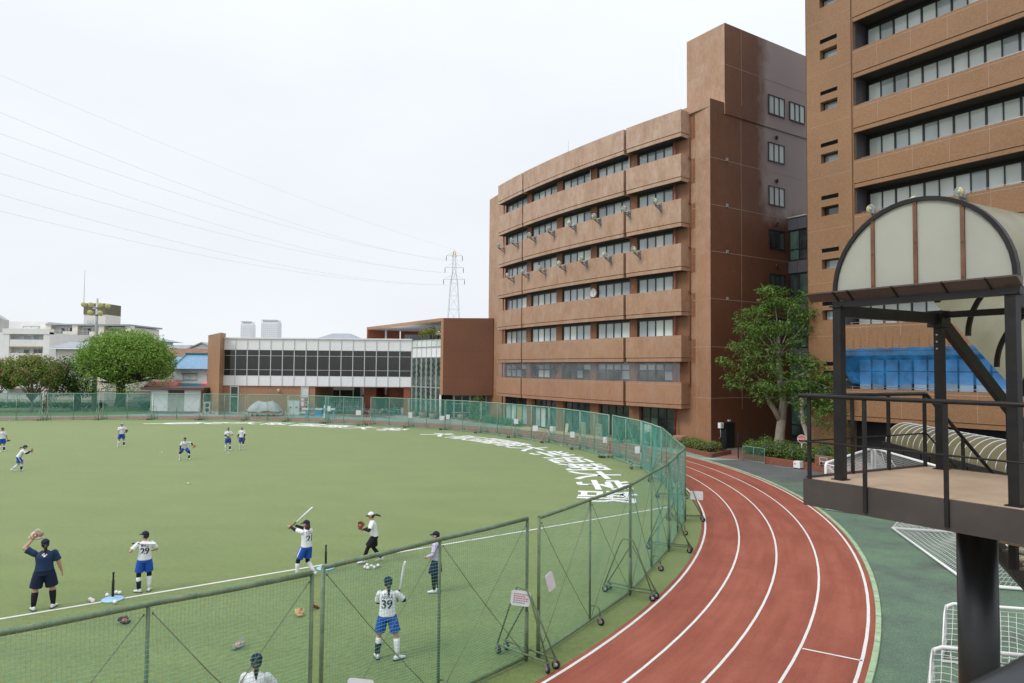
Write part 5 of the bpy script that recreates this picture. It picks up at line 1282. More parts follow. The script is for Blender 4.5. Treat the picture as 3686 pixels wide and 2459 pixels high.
mb.bar((px - .6, pyy, 56.4), (px + .6, pyy, 56.4), .2); mb.bar((px, pyy, 57.4), (px, pyy, 58.5), .16); obj('tip', mb, M['pylon_y'], py)
ARMS = [(55.7, 3.55, 57.2), (50.4, 4.05, 52.4), (45.2, 4.6, 47.3)]
TIPS = []
for z, r, zt in ARMS:
    for s in (-1, 1):
        tip = V(px + s * r, pyy, z); mb = MB()
        mb.bar((px, pyy, z), tip, .12); mb.bar((px + s * .7, pyy, zt), tip, .10); mb.bar((px + s * .4, pyy - .8, z), tip, .08)
        ar = obj('arm', mb, M['pylon'], py); ins = MB(); ins.tube([tip, tip - V(0, 0, 1.1), tip - V(0, 0, 2.3)], [.10, .16, .08], 6); obj('insulator', ins, M['frame'], ar)
        TIPS.append(tip - V(0, 0, 2.35))
WL = empty('power_lines', (-120, 180, 40), 'thin power lines sweeping from the pylon to the upper left corner', 'power line')
M['wirel'] = paint('overhead_wire', (.36, .38, .41), .6, .05, .1)
ENDS = [(-101.0, 118, 54.6), (-101.0, 120, 50.4), (-101.0, 122, 47.0), (-101.0, 118, 42.6), (-101.0, 120, 38.9), (-101.0, 122, 35.6)]
ORD = [0, 1, 2, 3, 4, 5]
for a, e in zip([TIPS[0], TIPS[1], TIPS[2], TIPS[3], TIPS[4], TIPS[5]], ENDS):
    e = Vector(e); pts = [a.lerp(e, t / 16) - V(0, 0, 9.0 * 4 * (t / 16) * (1 - t / 16) * .5) for t in range(17)]
    obj('wire', MB().tube(pts, .017, 4), M['wirel'], WL)
a, e = V(px, pyy, 58.5), V(-101, 120, 61.5); obj('wire', MB().tube([a.lerp(e, t / 12) - V(0, 0, 10 * (t / 12) * (1 - t / 12)) for t in range(13)], .014, 4), M['wirel'], WL)
lp = empty('floodlight_pole', (-56.1, 92, 0), 'tall grey pole carrying six round yellow floodlights behind the round tree', 'floodlight pole')
mb = MB(); mb.tube([(-56.1, 92, 0), (-56.1, 92, 8), (-56.1, 92, 11.8), (-56.1, 92, 15.0)], [.32, .28, .18, .14], 10); obj('pole', mb, M['galv'], lp)
for z, xa, xb in ((13.75, -57.9, -54.5), (12.75, -56.95, -55.4)): mb = MB(); mb.bar((xa, 92, z), (xb, 92, z), .09); mb.lathe([(.2, -.08), (.2, .08)], (-56.1, 92, z), 10); obj('crossarm', mb, M['bracket'], lp)
for x, z in ((-57.75, 14.15), (-56.78, 14.15), (-55.5, 14.1), (-54.5, 14.0), (-56.85, 13.05), (-55.5, 13.0)):
    hm = MB(); hm.lathe([(.1, -.2), (.3, -.05), (.36, .03), (.3, .07), (.05, .08)], (x, 91.75, z), 14, (.25, -1, -.3)); hm.bar((x, 91.9, z), (x, 92, z - .38), .07); obj('lamp', hm, M['lamp_lens'], lp)
# ------------------------------------------------------------------ raised landing with arched canopy and stairs
M['steel_dk'] = paint('dark_brown_steel', (.017, .0155, .016), .45, .3, 2.5, dirt=(.055, .042, .036), dirt_amt=.5, spec=.3)
M['steel_br'] = paint('brown_steel_fascia', (.066, .054, .049), .45, .25, 1.3, dirt=(.028, .027, .032), dirt_amt=.7)
M['deck'] = paint('worn_tan_deck', (.46, .335, .235), .55, .14, 1.6, dirt=(.34, .24, .165), dirt_amt=.6, bmp=.1)
M['rust_bar'] = paint('rusty_mullion', (.17, .075, .035), .6, .3, 5, dirt=(.06, .045, .045), dirt_amt=.6)
M['gutter'] = paint('brown_gutter', (.095, .068, .060), .4, .15, 3)
def sheet_mat(name, c1, c2, tl, scale=1.2):
    m, n, b = new_mat(name); w = nz(n, scale, 5, .6); c = ramp(n, w.outputs['Fac'], [(.32, c1), (.68, c2)])
    lk(n, c.outputs[0], b.inputs['Base Color']); b.inputs['Roughness'].default_value = .3
    t = n.nodes.new('ShaderNodeBsdfTranslucent'); lk(n, c.outputs[0], t.inputs[0]); x = n.nodes.new('ShaderNodeMixShader'); x.inputs[0].default_value = tl
    lk(n, b.outputs[0], x.inputs[1]); lk(n, t.outputs[0], x.inputs[2]); lk(n, x.outputs[0], n.nodes['Material Output'].inputs[0]); return m
M['poly_cream'] = sheet_mat('cream_translucent_sheet', (.60, .61, .54), (.69, .70, .62), .45, .9)
M['poly_olive'] = sheet_mat('aged_olive_sheet', (.40, .385, .27), (.56, .54, .42), .55, 1.1)
M['poly_brown'] = sheet_mat('smoked_sheet', (.17, .15, .085), (.24, .21, .115), .25, .6)
DZ = 4.6
P1, dd, ee = V(3.87, 9.01, 0), V(.5642, -.8256, 0), V(.8818, .4716, 0)
def LP(a, b_, z): p = P1 + dd * a + ee * b_; p.z = z; return p      # a along the near edge, b across the landing
PF = empty('stair_landing', LP(1.2, 1.2, 0), 'raised brown steel landing with railing, arched canopy and stairs going down behind', 'landing')
mb = MB(); q = [LP(0, 0, 0), LP(4.6, 0, 0), LP(4.6, 2.66, 0), LP(0, 2.66, 0)]
mb.prism([(p.x, p.y) for p in q], DZ - .03, DZ); obj('deck', mb, M['deck'], PF)
mb = MB(); mb.obox(P1, dd, ee, UZ, -.02, 4.6, -.03, .03, DZ - .34, DZ + .002); obj('near_fascia', mb, M['steel_br'], PF)
mb = MB(); mb.obox(P1, ee, dd, UZ, .031, 2.68, -.03, .0, DZ - .34, DZ + .03); obj('end_fascia', mb, M['steel_br'], PF)
mb = MB(); mb.obox(P1, dd, ee, UZ, .001, 4.6, 2.66, 2.72, DZ - .34, DZ + .002); obj('far_fascia', mb, M['steel_br'], PF)
for k in range(5): mb = MB(); mb.obox(P1, ee, dd, UZ, .05, 2.65, .5 + .9 * k, .6 + .9 * k, DZ - .3, DZ - .04); obj('joist', mb, M['steel_dk'], PF)
mb = MB(); mb.lathe([(.22, 0), (.22, DZ - .34)], (5.87, 8.68, 0), 28); mb.lathe([(.3, 0), (.3, .04)], (5.87, 8.68, 0), 20); M['steel_col'] = paint('black_column_steel', (.012, .012, .013), .35, .25, 2, dirt=(.03, .024, .02), dirt_amt=.5); obj('column', mb, M['steel_col'], PF)
pA, pB, pC, pD = V(4.28, 8.92, 0), V(5.33, 7.25, 0), V(6.25, 9.97, 0), V(7.30, 8.30, 0)
for p in (pA, pB, pC, pD):
    mb = MB(); mb.obox(p, dd, ee, UZ, -.052, .052, -.052, .052, DZ, 6.84); mb.obox(p, dd, ee, UZ, -.08, .08, -.08, .08, DZ, DZ + .012); mb.obox(p, dd, ee, UZ, -.08, .08, -.08, .08, 6.84, 6.86)
    obj('post', mb, M['steel_dk'], PF)
# railings
def rail_run(pts, posts, zt=1.08, zm=.49, low=0):
    mb = MB(); mb.tube([p + UZ * zt for p in pts], .027, 8); obj('top_rail', mb, M['steel_dk'], PF)
    mb = MB(); mb.tube([p + UZ * zm for p in pts], .012, 6); obj('mid_rail', mb, M['steel_dk'], PF)
    for p, lw in posts: mb = MB(); mb.obox(p, dd, ee, UZ, -.022, .022, -.012, .012, -lw, zt - .01); obj('baluster', mb, M['steel_dk'], PF)
rail_run([LP(-.06, -.05, DZ), LP(4.6, -.05, DZ)], [(LP(.05, .0, DZ), 0)] + [(LP(t, -.046, DZ), .30) for t in (.81, 1.715, 2.6, 3.5, 4.4)])
rail_run([LP(.0, -.02, DZ), LP(.0, 2.64, DZ)], [(LP(0, t, DZ), 0) for t in (.95, 1.75, 2.62)])
SL = .73
def ST(a, b_, z): p = LP(a, 2.66 + b_, DZ - SL * b_ + z); return p
rail_run([ST(.0, 0, 0), ST(.0, 6.0, 0)], [(ST(0, t, 0), 0) for t in (.95, 1.9, 2.9, 3.9, 4.9)])
rail_run([ST(2.05, 0, 0), ST(2.05, 6.0, 0)], [(ST(2.05, t, 0), 0) for t in (.95, 1.9, 2.9, 3.9, 4.9)])
for a in (.05, 2.0):
    mb = MB(); A_, B_ = ST(a, 0, -.12), ST(a, 6.2, -.12); mb.bar(A_, B_, .06, .3); obj('stringer', mb, M['steel_br'], PF)
for k in range(25):
    b_ = .12 + .245 * k; mb = MB(); o = LP(0, 2.66 + b_, DZ - .178 * (k + 1)); mb.obox(V(o.x, o.y, 0), dd, ee, UZ, .08, 1.97, 0, .27, o.z - .03, o.z); obj('tread', mb, M['deck'], PF)
# gable, beams, gutter
gA, gB = pA + (pA - pB).normalized() * .04, pB + (pB - pA).normalized() * .04; mid = (gA + gB) / 2; ga = (gB - gA).normalized(); RAD = 1.035; ZS_ = 7.03
mb = MB(); mb.bar(gA - ga * .02 + UZ * 6.88, gB + ga * .05 + UZ * 6.88, .1, .09); obj('gable_beam', mb, M['steel_dk'], PF)
mb = MB(); s_ = -ee; e0, e1_ = gA - ga * .32 + UZ * 6.93, gB + ga * .08 + UZ * 6.915
mb.add([e0 + s_ * .05, e0 + s_ * .17 + UZ * .105, e0 + s_ * .04 + UZ * .105, e1_ + s_ * .05, e1_ + s_ * .17 + UZ * .105, e1_ + s_ * .04 + UZ * .105], [(0, 1, 4, 3), (1, 2, 5, 4), (2, 0, 3, 5), (0, 2, 1), (3, 4, 5)])
mb.bar(e0 + s_ * .165 + UZ * .105, e1_ + s_ * .165 + UZ * .105, .02, .018)
obj('gutter', mb, M['gutter'], PF)
for t in (.16, .24, .47, .70, .88): c = e0.lerp(e1_, t); mb = MB(); mb.bar(c + s_ * .045 - UZ * .008, c + s_ * .178 + UZ * .108, .022, .016, upv=(ga.x, ga.y, 0)); obj('gutter_bracket', mb, M['steel_dk'], PF)
def arcpt(o, r, t, z0=ZS_): return o + ga * (-r * cos(t)) + UZ * (z0 + r * sin(t))
NP = 28
for k in range(4):
    xs = [-RAD + 2 * RAD * (k + j / 7) / 4 for j in range(8)]; mb = MB()
    for x in xs:
        h = sqrt(max(0, (RAD - .01) ** 2 - x * x)); 
        for yo in (0, .012): mb.v.append(tuple(mid + ga * x + ee * yo + UZ * ZS_)); mb.v.append(tuple(mid + ga * x + ee * yo + UZ * (ZS_ + h)))
    for j in range(7): a = 4 * j; mb.face((a, a + 4, a + 5, a + 1)); mb.face((a + 2, a + 3, a + 7, a + 6))
    obj('gable_sheet', mb, M['poly_cream'], PF)
for x in (-.5175, 0, .5175):
    h = sqrt(RAD ** 2 - x * x); mb = MB(); mb.obox(mid, ga, ee, UZ, x - .022, x + .022, -.02, .05, ZS_ - .01, ZS_ + h - .02)
    for q_ in (.06, .5, .95): mb.lathe([(.008, 0), (.008, .012)], tuple(mid + ga * x - ee * .02 + UZ * (ZS_ + h * q_)), 6, -ee)
    obj('gable_mullion', mb, M['rust_bar'], PF)
def arch_rib(o, w, d, r0, z0=ZS_, n=24, name='arch_rib', mt='steel_dk'):
    mb = MB(); b = len(mb.v)
    for j in range(n + 1):
        t = pi * j / n
        for r, yo in ((r0 - d, 0), (r0, 0), (r0, w), (r0 - d, w)): mb.v.append(tuple(arcpt(o, r, t, z0) + ee * yo))
    for j in range(n):
        for k in range(4): a = b + 4 * j; mb.face((a + k, a + (k + 1) % 4, a + 4 + (k + 1) % 4, a + 4 + k))
    mb.face((0, 1, 2, 3)); a = 4 * n; mb.face((a + 3, a + 2, a + 1, a)); return obj(name, mb, M[mt], PF)
arch_rib(mid - ee * .03, .07, .05, RAD + .02)
LEV = 2.23
STN = [(0, 0), (1.1, 0), (LEV, 0)] + [(LEV + .78 * k, -.60 * .78 * k) for k in range(1, 8)]
for b_, dz in STN[1:]: arch_rib(mid + ee * b_, .05, .06, RAD + .01, ZS_ + dz)
for (b0_, z0_), (b1_, z1_) in zip(STN, STN[1:]):
    mb = MB(); n = 20
    for j in range(n + 1):
        t = pi * j / n; mb.v.append(tuple(arcpt(mid + ee * b0_, RAD + .012, t, ZS_ + z0_))); mb.v.append(tuple(arcpt(mid + ee * b1_, RAD + .012, t, ZS_ + z1_)))
    for j in range(n): mb.face((2 * j, 2 * j + 2, 2 * j + 3, 2 * j + 1), True)
    obj('vault_sheet', mb, M['poly_olive'], PF)
for p0, p1 in ((pA, pC), (pB, pD)):
    mb = MB(); mb.bar(p0 + UZ * 6.79, p1 + UZ * 6.79, .09, .15); obj('eave_beam', mb, M['steel_dk'], PF)
    mb = MB(); e = p1 + ee * 5.6; mb.bar(p1 + UZ * 6.79, e + UZ * (6.79 - SL * 5.6), .09, .17); obj('raking_beam', mb, M['steel_dk'], PF)
    for t in (1.9, 3.8, 5.5): g = p1 + ee * t; mb = MB(); mb.obox(V(g.x, g.y, 0), dd, ee, UZ, -.05, .05, -.05, .05, max(0, DZ - SL * (t + .4)), 6.75 - SL * t); obj('stair_post', mb, M['steel_dk'], PF)
mb = MB(); mb.bar(pC + UZ * 6.84, pD + UZ * 6.84, .05, .09); obj('tie_beam', mb, M['steel_dk'], PF)
mb = MB(); mb.obox(pC, dd, ee, UZ, -.1, .1, -.12, .1, 6.66, 6.9); obj('gusset', mb, M['steel_dk'], PF)
for z in (6.35, 6.45, 6.55): mb = MB(); mb.lathe([(.014, 0), (.014, .02)], tuple(pC - ee * .052 + UZ * z), 6, -ee); obj('bolt', mb, M['galv'], PF)

# the railing right beside the viewer
mb = MB(); mb.tube([(.30, .88, 5.395), (.78, 1.05, 5.50), (1.45, 1.30, 5.66)], .055, 14); mb.tube([(1.45, 1.30, 5.66), (1.45, 1.30, 4.6)], .03, 8)
single('handrail', mb, M['frame'], (.8, 1.05, 4.6), 'dark handrail close to the viewer in the lower right corner', 'handrail')

# lower vaulted canopy at ground level before the right hand block
LC = empty('vaulted_walkway', (20.8, 31, 0), 'long low walkway canopy of smoked sheets with white ribs before the right hand block', 'canopy')
a0, a1 = V(20.43, 37.38, 0), V(18.25, 21.5, 0); wd = (a1 - a0).normalized(); wp = V(-wd.y, wd.x, 0); wp = wp if wp.x > 0 else -wp
WL_ = (a1 - a0).length; RR, ZZ = 1.06, 2.2
def wpt(s, t, r=RR): return a0 + wd * s + wp * (RR - r * cos(t)) + UZ * (ZZ + r * sin(t) * 1.0)
nrib = int(WL_ / .66)
for k in range(nrib + 1):
    s = .66 * k; mb = MB(); mb.tube([wpt(s, pi * j / 14, RR + .012) for j in range(15)], .017, 5); obj('white_rib', mb, M['frame_w'], LC)
for k in range(nrib):
    mb = MB()
    for j in range(15): mb.v.append(tuple(wpt(.66 * k, pi * j / 14))); mb.v.append(tuple(wpt(.66 * (k + 1), pi * j / 14)))
    for j in range(14): mb.face((2 * j, 2 * j + 2, 2 * j + 3, 2 * j + 1), True)
    obj('vault_sheet', mb, M['poly_brown'], LC)
mb = MB(); n1, n2 = 7, 14                                   # rounded far end
for i in range(n1 + 1):
    f = pi / 2 * i / n1
    for j in range(n2 + 1): t = pi * j / n2; mb.v.append(tuple(a0 - wd * (.75 * sin(f)) + wp * (RR - RR * cos(t) * (cos(f) * .999 + .001)) + UZ * (ZZ + RR * sin(t) * cos(f))))
for i in range(n1):
    for j in range(n2): a = i * (n2 + 1) + j; mb.face((a, a + 1, a + n2 + 2, a + n2 + 1), True)
obj('end_sheet', mb, M['poly_brown'], LC)
for sd2 in (0, 2 * RR):
    mb = MB(); mb.bar(a0 + wp * sd2 - wd * .5 + UZ * (ZZ - .08), a1 + wp * sd2 + UZ * (ZZ - .08), .1, .16); obj('eave_beam', mb, M['steel_dk'], LC)
    for k in range(9): p = a0 + wd * (.2 + 1.95 * k) + wp * sd2; mb = MB(); mb.obox(V(p.x, p.y, 0), wd, wp, UZ, -.04, .04, -.04, .04, 0, ZZ - .1); obj('post', mb, M['steel_dk'], LC)
for k in range(8):
    p = a0 + wd * (.26 + 1.95 * k) + wp * (2 * RR - .02); mb = MB(); mb.obox(V(p.x, p.y, 0), wd, wp, UZ, 0, 1.85, 0, .02, .1, ZZ - .2); obj('side_sheet', mb, M['poly_brown'], LC)

# ------------------------------------------------------------------ goals parked beside the track
M['goalnet'] = paint('goal_net_cord', (.66, .66, .63), .8, .06, 3)
def net_patch(corners, nu, nv, th, sag, seed, droop=0):
    """cord net spanned between four corners a, b (top) and c, d (bottom)"""
    a, b_, c, d = [Vector(p) for p in corners]; rnd = random.Random(seed); ph = [rnd.uniform(0, 6) for _ in range(4)]
    nn = (b_ - a).cross(d - a).normalized(); mb = MB()
    def P(u, w):
        p = a.lerp(b_, u).lerp(d.lerp(c, u), w); e = sin(pi * w) * (.55 + .45 * sin(2.5 * pi * u + ph[0]) ** 2)
        return p + nn * sag * e * sin(1.7 * pi * u + ph[1]) + V(0, 0, -droop * sin(pi * u) * (1 - w) * .6 - sag * .35 * e * (1 + sin(5 * pi * u + ph[2]))) 
    for j in range(nv + 1): mb.tube([P(i / 18, j / nv) for i in range(19)], th, 3, False)
    for i in range(nu + 1): mb.tube([P(i / nu, j / 9) for j in range(10)], th, 3, False)
    return mb
def goal(L, R, depth, h, r, label, seed, back_top=.0, cell=.13, elbow=True, grp='goals parked beside the track'):
    """goal between post feet L and R (back lies along depth vector)"""
    L, R, D = V(L[0], L[1], 0), V(R[0], R[1], 0), V(depth[0], depth[1], 0); u = (R - L).normalized(); w = (R - L).length
    root = empty('goal', L, label, 'goal', grp); k = .16 if elbow else .02
    mb = MB(); mb.tube([L, L + UZ * (h - k), L + UZ * (h - k * .3) + u * k * .3, L + UZ * h + u * k, R + UZ * h - u * k, R + UZ * (h - k * .3) - u * k * .3, R + UZ * (h - k), R], r, 10); obj('front_frame', mb, M['white'], root)
    mb = MB(); z = V(0, 0, r); mb.tube([L + z, L + D + z, R + D + z, R + z], r * .85, 8); obj('ground_frame', mb, M['white'], root)
    for p in (L, R): mb = MB(); mb.tube([p + UZ * (h - .05) + D * .02, p + UZ * (h - .12) + D * .35, p + D + z], r * .45, 6); obj('back_stay', mb, M['white'], root)
    tp = UZ * (h - r)
    bk = net_patch([L + tp, R + tp, R + D + UZ * .1, L + D + UZ * .1], int(w / cell), int(hypot(h, D.length) / cell), .0075, .16, seed, .1)
    for p in (L, R):
        q = net_patch([p + tp, p + tp - UZ * .1 + D * .1, p + D + UZ * .1, p + UZ * .1], max(3, int(D.length / cell)), int(h / cell), .0075, .05, seed + 1)
        n0 = len(bk.v); bk.v += q.v; bk.f += [tuple(i + n0 for i in f) for f in q.f]; bk.m += q.m; bk.sm += q.sm
    obj('net', bk, M['goalnet'], root)
    return root
goal((13.7, 29.9), (18.85, 35.85), (1.35, -1.17), 2.02, .06, 'big white goal behind the landing, its crossbar rising away from the rounded left corner', 3)
goal((19.05, 35.9), (18.2, 29.2), (.85, .0), 2.0, .055, 'big white goal behind the landing, its crossbar falling towards the right', 5, elbow=False)
goal((16.6, 25.7), (15.0, 18.85), (-2.05, .57), 2.0, .06, 'big white goal below the landing with a long white bar lying on the green ground', 8, elbow=False)
goal((9.72, 15.45), (12.6, 14.83), (-.75, -1.05), .86, .035, 'small white goal farther of the two behind the dark column', 12, cell=.15, grp='small goals behind the column')
goal((7.95, 13.05), (10.8, 12.3), (-.7, -1.0), .86, .035, 'small white goal nearer of the two in the lower right corner', 14, cell=.15, grp='small goals behind the column')

# ------------------------------------------------------------------ planters, small street things by the side door
M['brick'] = paint('planter_brick', (.26, .085, .050), .75, .3, 6); M['mortar'] = paint('brick_mortar', (.20, .15, .13), .9, .1, 4)
M['greennet'] = paint('green_barrier_net', (.06, .26, .20), .6, .1, 3)
def brick_wall(mb, a, b_, h, z0=0.0, bl=.21, bh=.075, th=.11):
    a, b_ = V(a[0], a[1], 0), V(b_[0], b_[1], 0); u = (b_ - a).normalized(); L = (b_ - a).length; n = V(-u.y, u.x, 0); rnd = random.Random(int(L * 1000))
    mb.mat(1).obox(a, u, n, UZ, 0, L, -th / 2 + .008, th / 2 - .008, z0, z0 + h - .006); mb.mat(0)
    for j in range(int(h / bh)):
        x = -(j % 2) * bl / 2
        while x < L:
            x0, x1 = max(0, x + .005), min(L, x + bl - .005)
            if x1 - x0 > .02: e = rnd.uniform(0, .004); mb.obox(a, u, n, UZ, x0, x1, -th / 2 - e, th / 2 + e, z0 + j * bh + .005, z0 + (j + 1) * bh - .004)
            x += bl
def planter(name, label, poly, h, walls):
    root = empty(name, (sum(p[0] for p in poly) / len(poly), sum(p[1] for p in poly) / len(poly), 0), label, 'planter')
    mb = MB(); mb.prism(poly, .0, h - .06); obj('soil', mb, M['soil'], root)
    mb = MB()
    for i in walls: brick_wall(mb, poly[i], poly[(i + 1) % len(poly)], h)
    o = obj('brickwork', mb, [M['brick'], M['mortar']], root); o['kind'] = 'stuff'; return root
planter('brick_planter', 'low brick planter with a clipped hedge left of the side door', [(11.9, 54.9), (12.93, 51.24), (13.79, 47.31), (15.85, 49.55), (15.0, 51.7), (13.6, 53.9)], .30, (0, 1, 2))
planter('brick_planter', 'long brick planter of shrubs round the tree right of the side door', [(15.7, 46.3), (17.04, 43.85), (18.57, 41.57), (20.2, 39.2), (22.2, 44.8), (20.5, 47.4), (18.6, 51.0)], .45, (0, 1, 2, 3, 6))
bp = empty('brick_pier', (18.75, 41.75, 0), 'brick pier with a pale plate and two dark pipe outlets', 'pier')
mb = MB(); u_ = V(.555, -.83, 0); mb2 = MB(); brick_wall(mb2, (18.5, 41.6), (19.15, 40.62), .95, 0, .21, .075, .3); o = obj('brickwork', mb2, [M['brick'], M['mortar']], bp); o['kind'] = 'stuff'
c = V(18.80, 41.1, 0) + V(-.83, -.555, 0) * .16; mb = MB(); mb.obox(c, u_, V(-.83, -.555, 0), UZ, -.26, .26, 0, .03, .42, .88); obj('plate', mb, M['conc'], bp)
mb = MB(); mb.obox(c, u_, V(-.83, -.555, 0), UZ, -.2, .2, .03, .036, .68, .84); obj('red_print', mb, M['brick'], bp)
for t in (-.11, .11): mb = MB(); mb.lathe([(.08, 0), (.08, .06), (.05, .06)], tuple(c + u_ * t + V(-.83, -.555, 0) * .03 + UZ * .53), 12, (-.83, -.555, 0)); obj('outlet', mb, M['dark'], bp)
bx = empty('white_tool_box', (17.75, 42.4, 0), 'small white plastic box with a dark base on the asphalt before the planter', 'box')
mb = MB(); mb.obox(V(17.75, 42.4, 0), u_, V(-.83, -.555, 0), UZ, -.22, .22, -.2, .2, .06, .45); mb.obox(V(17.75, 42.4, 0), u_, V(-.83, -.555, 0), UZ, -.2, .2, -.18, .18, .45, .47); obj('case', mb, M['white'], bx)
mb = MB(); mb.obox(V(17.75, 42.4, 0), u_, V(-.83, -.555, 0), UZ, -.2, .2, -.18, .18, 0, .06); mb.obox(V(17.75, 42.4, 0), u_, V(-.83, -.555, 0), UZ, -.14, -.08, .2, .21, .26, .34); obj('base', mb, M['frame'], bx)
cbl = MB(); cbl.tube([(17.5, 42.5, .06), (17.1, 42.75, .012), (16.8, 43.2, .012), (16.75, 43.7, .02)], .012, 5); single('cable', cbl, M['lblue'], (17.1, 42.9, 0), 'thin blue grey cable running from the white box along the asphalt', 'cable')
sg = empty('round_sign', (18.6, 43.9, 0), 'round red sign with white characters on a white post in the shrubs', 'sign')
fn_ = V(-.39, -.92, 0).normalized(); fx = V(-fn_.y, fn_.x, 0); fx = fx if fx.x > 0 else -fx
mb = MB(); mb.tube([(18.6, 43.9, .3), (18.6, 43.9, 1.95)], .035, 8); obj('post', mb, M['white'], sg)
M['sign_red'] = paint('sign_red', (.50, .085, .055), .4, .06, 4)
c = V(18.6, 43.9, 1.68) + fn_ * .045; mb = MB(); mb.lathe([(.27, 0), (.27, .015)], c, 28, fn_); obj('rim', mb, M['white'], sg)
mb = MB(); mb.lathe([(.248, .015), (.248, .02)], c, 28, fn_); obj('disc', mb, M['sign_red'], sg)
me = fit_text('防火水そう', .42, .15, .02); me.materials.clear(); me.materials.append(M['white']); o = obj('characters', me, None, sg, loc=c + fn_ * .024 - V(18.6, 43.9, 0)); o.rotation_euler = (pi / 2, 0, atan2(fx.y, fx.x))
mb = MB()
for t in (-.12, -.06, .02, .08, .14): mb.obox(c, fx, fn_, UZ, t - .02, t + .02, .021, .024, .12, .15)
obj('small_print', mb, M['white'], sg)
gb = empty('low_net_barrier', (15.9, 45.6, 0), 'low green net barrier leaning at the left end of the long planter', 'barrier')
A_, B_ = V(15.55, 46.05, 0), V(16.45, 44.55, 0); mb = MB(); mb.tube([A_, A_ + UZ * .98, B_ + UZ * .98, B_, A_ + UZ * .06, B_ + UZ * .06], .02, 6); mb.tube([A_ + UZ * .05, B_ + UZ * .05], .02, 6); mb.tube([(A_ + B_) / 2, (A_ + B_) / 2 + UZ * .98], .015, 6); obj('frame', mb, M['fence_far'], gb)
obj('net', net_patch([A_ + UZ * .96, B_ + UZ * .96, B_ + UZ * .05, A_ + UZ * .05], 30, 18, .004, .03, 4), M['greennet'], gb)
for (a, c, lab) in (((14.95, 48.6), (15.75, 50.3), 'dark wire fence panel on a post left of the side door path'), ((15.55, 47.0), (18.3, 49.4), 'dark wire fence panel right of the side door path')):
    r_ = empty('wire_fence', (a[0], a[1], 0), lab, 'wire fence', 'dark wire fences by the side door'); a, c = V(*a, 0), V(*c, 0)
    for p in (a, c): mb = MB(); mb.bar(p, p + UZ * 1.75, .06); obj('post', mb, M['frame'], r_)
    mb = MB()
    for z in [.12 + .1 * k for k in range(17)]: mb.bar(a + UZ * z, c + UZ * z, .008)
    for k in range(26): p = a.lerp(c, k / 25); mb.bar(p + UZ * .1, p + UZ * 1.72, .006)
    obj('wire_mesh', mb, M['frame'], r_)
mbx = empty('meter_box', (15.55, 51.0, 1.6), 'white meter box on the corner of the curved building above a thin pipe', 'box')
mb = MB(); mb.obox(V(15.5, 51.1, 0), SDV, NS, UZ, -.02, .32, -.1, .15, 1.72, 2.12); obj('case', mb, M['white'], mbx); mb = MB(); mb.obox(V(15.5, 51.1, 0), SDV, NS, UZ, .12, .24, .15, .157, 1.82, 1.98); obj('window', mb, M['ink_grey'], mbx)
mb = MB(); mb.tube([(15.6, 51.1, 1.72), (15.62, 51.12, 1.1), (15.5, 51.2, .9)], .02, 5); obj('pipe', mb, M['galv'], mbx)
pk = empty('pink_box', (13.6, 52.9, 0), 'pinkish concrete box against the wall behind the clipped hedge', 'box'); M['pinkc'] = paint('pinkish_concrete', (.42, .20, .17), .8, .06, 3)
mb = MB(); mb.obox(V(13.2, 52.6, 0), fd, fn, UZ, -.5, .5, .0, .6, .25, 1.0); obj('case', mb, M['pinkc'], pk)
M['plate'] = M['conc']
mb = MB(); mb.add([(13.0, 46.9, .004), (13.75, 46.4, .004), (14.05, 47.0, .004), (13.3, 47.3, .004)], [(0, 1, 2, 3)]); struct('drain_cover', mb, M['conc'])
mb = MB(); mb.add([(14.3, 47.5, .004), (15.9, 46.0, .004), (19.5, 51.0, .004), (17.0, 52.4, .004)], [(0, 1, 2, 3)]); struct('door_path', mb, M['pav_brown'])
# ------------------------------------------------------------------ trees, hedges, plants
def leaf_mat(name, cols, tl=.35, rough=.55):
    m, n, b = new_mat(name); g = n.nodes.new('ShaderNodeNewGeometry'); st = [(i / (len(cols) - 1) if len(cols) > 1 else 0, c) for i, c in enumerate(cols)]
    c = ramp(n, g.outputs['Random Per Island'], st); c.color_ramp.interpolation = 'LINEAR'
    lk(n, c.outputs[0], b.inputs['Base Color']); b.inputs['Roughness'].default_value = rough; b.inputs['Specular IOR Level'].default_value = .35
    t = n.nodes.new('ShaderNodeBsdfTranslucent'); h = n.nodes.new('ShaderNodeMix'); h.data_type = 'RGBA'; h.blend_type = 'MULTIPLY'; h.inputs['Factor'].default_value = 1; lk(n, c.outputs[0], h.inputs['A']); h.inputs['B'].default_value = (1.0, 1.15, .5, 1); lk(n, h.outputs['Result'], t.inputs[0])
    x = n.nodes.new('ShaderNodeMixShader'); x.inputs[0].default_value = tl; lk(n, b.outputs[0], x.inputs[1]); lk(n, t.outputs[0], x.inputs[2]); lk(n, x.outputs[0], n.nodes['Material Output'].inputs[0]); return m
M['leaf_round'] = leaf_mat('leaf_camphor', [(.09, .17, .028), (.15, .26, .042), (.22, .36, .065), (.32, .47, .10)])
M['leaf_dark'] = leaf_mat('leaf_dark_green', [(.03, .075, .018), (.055, .115, .025), (.085, .16, .03)])
M['leaf_elm'] = leaf_mat('leaf_feathery', [(.045, .10, .022), (.08, .155, .03), (.13, .22, .045), (.20, .29, .06)])
M['leaf_shrub'] = leaf_mat('leaf_shrub', [(.05, .11, .02), (.09, .17, .03), (.15, .23, .04), (.22, .28, .05)])
M['leaf_hedge'] = leaf_mat('leaf_hedge_yellowish', [(.10, .16, .03), (.17, .23, .04), (.26, .30, .06), (.30, .26, .07)])
M['leaf_myrtle'] = leaf_mat('leaf_myrtle', [(.08, .15, .03), (.13, .22, .04), (.19, .28, .055), (.26, .24, .07)])
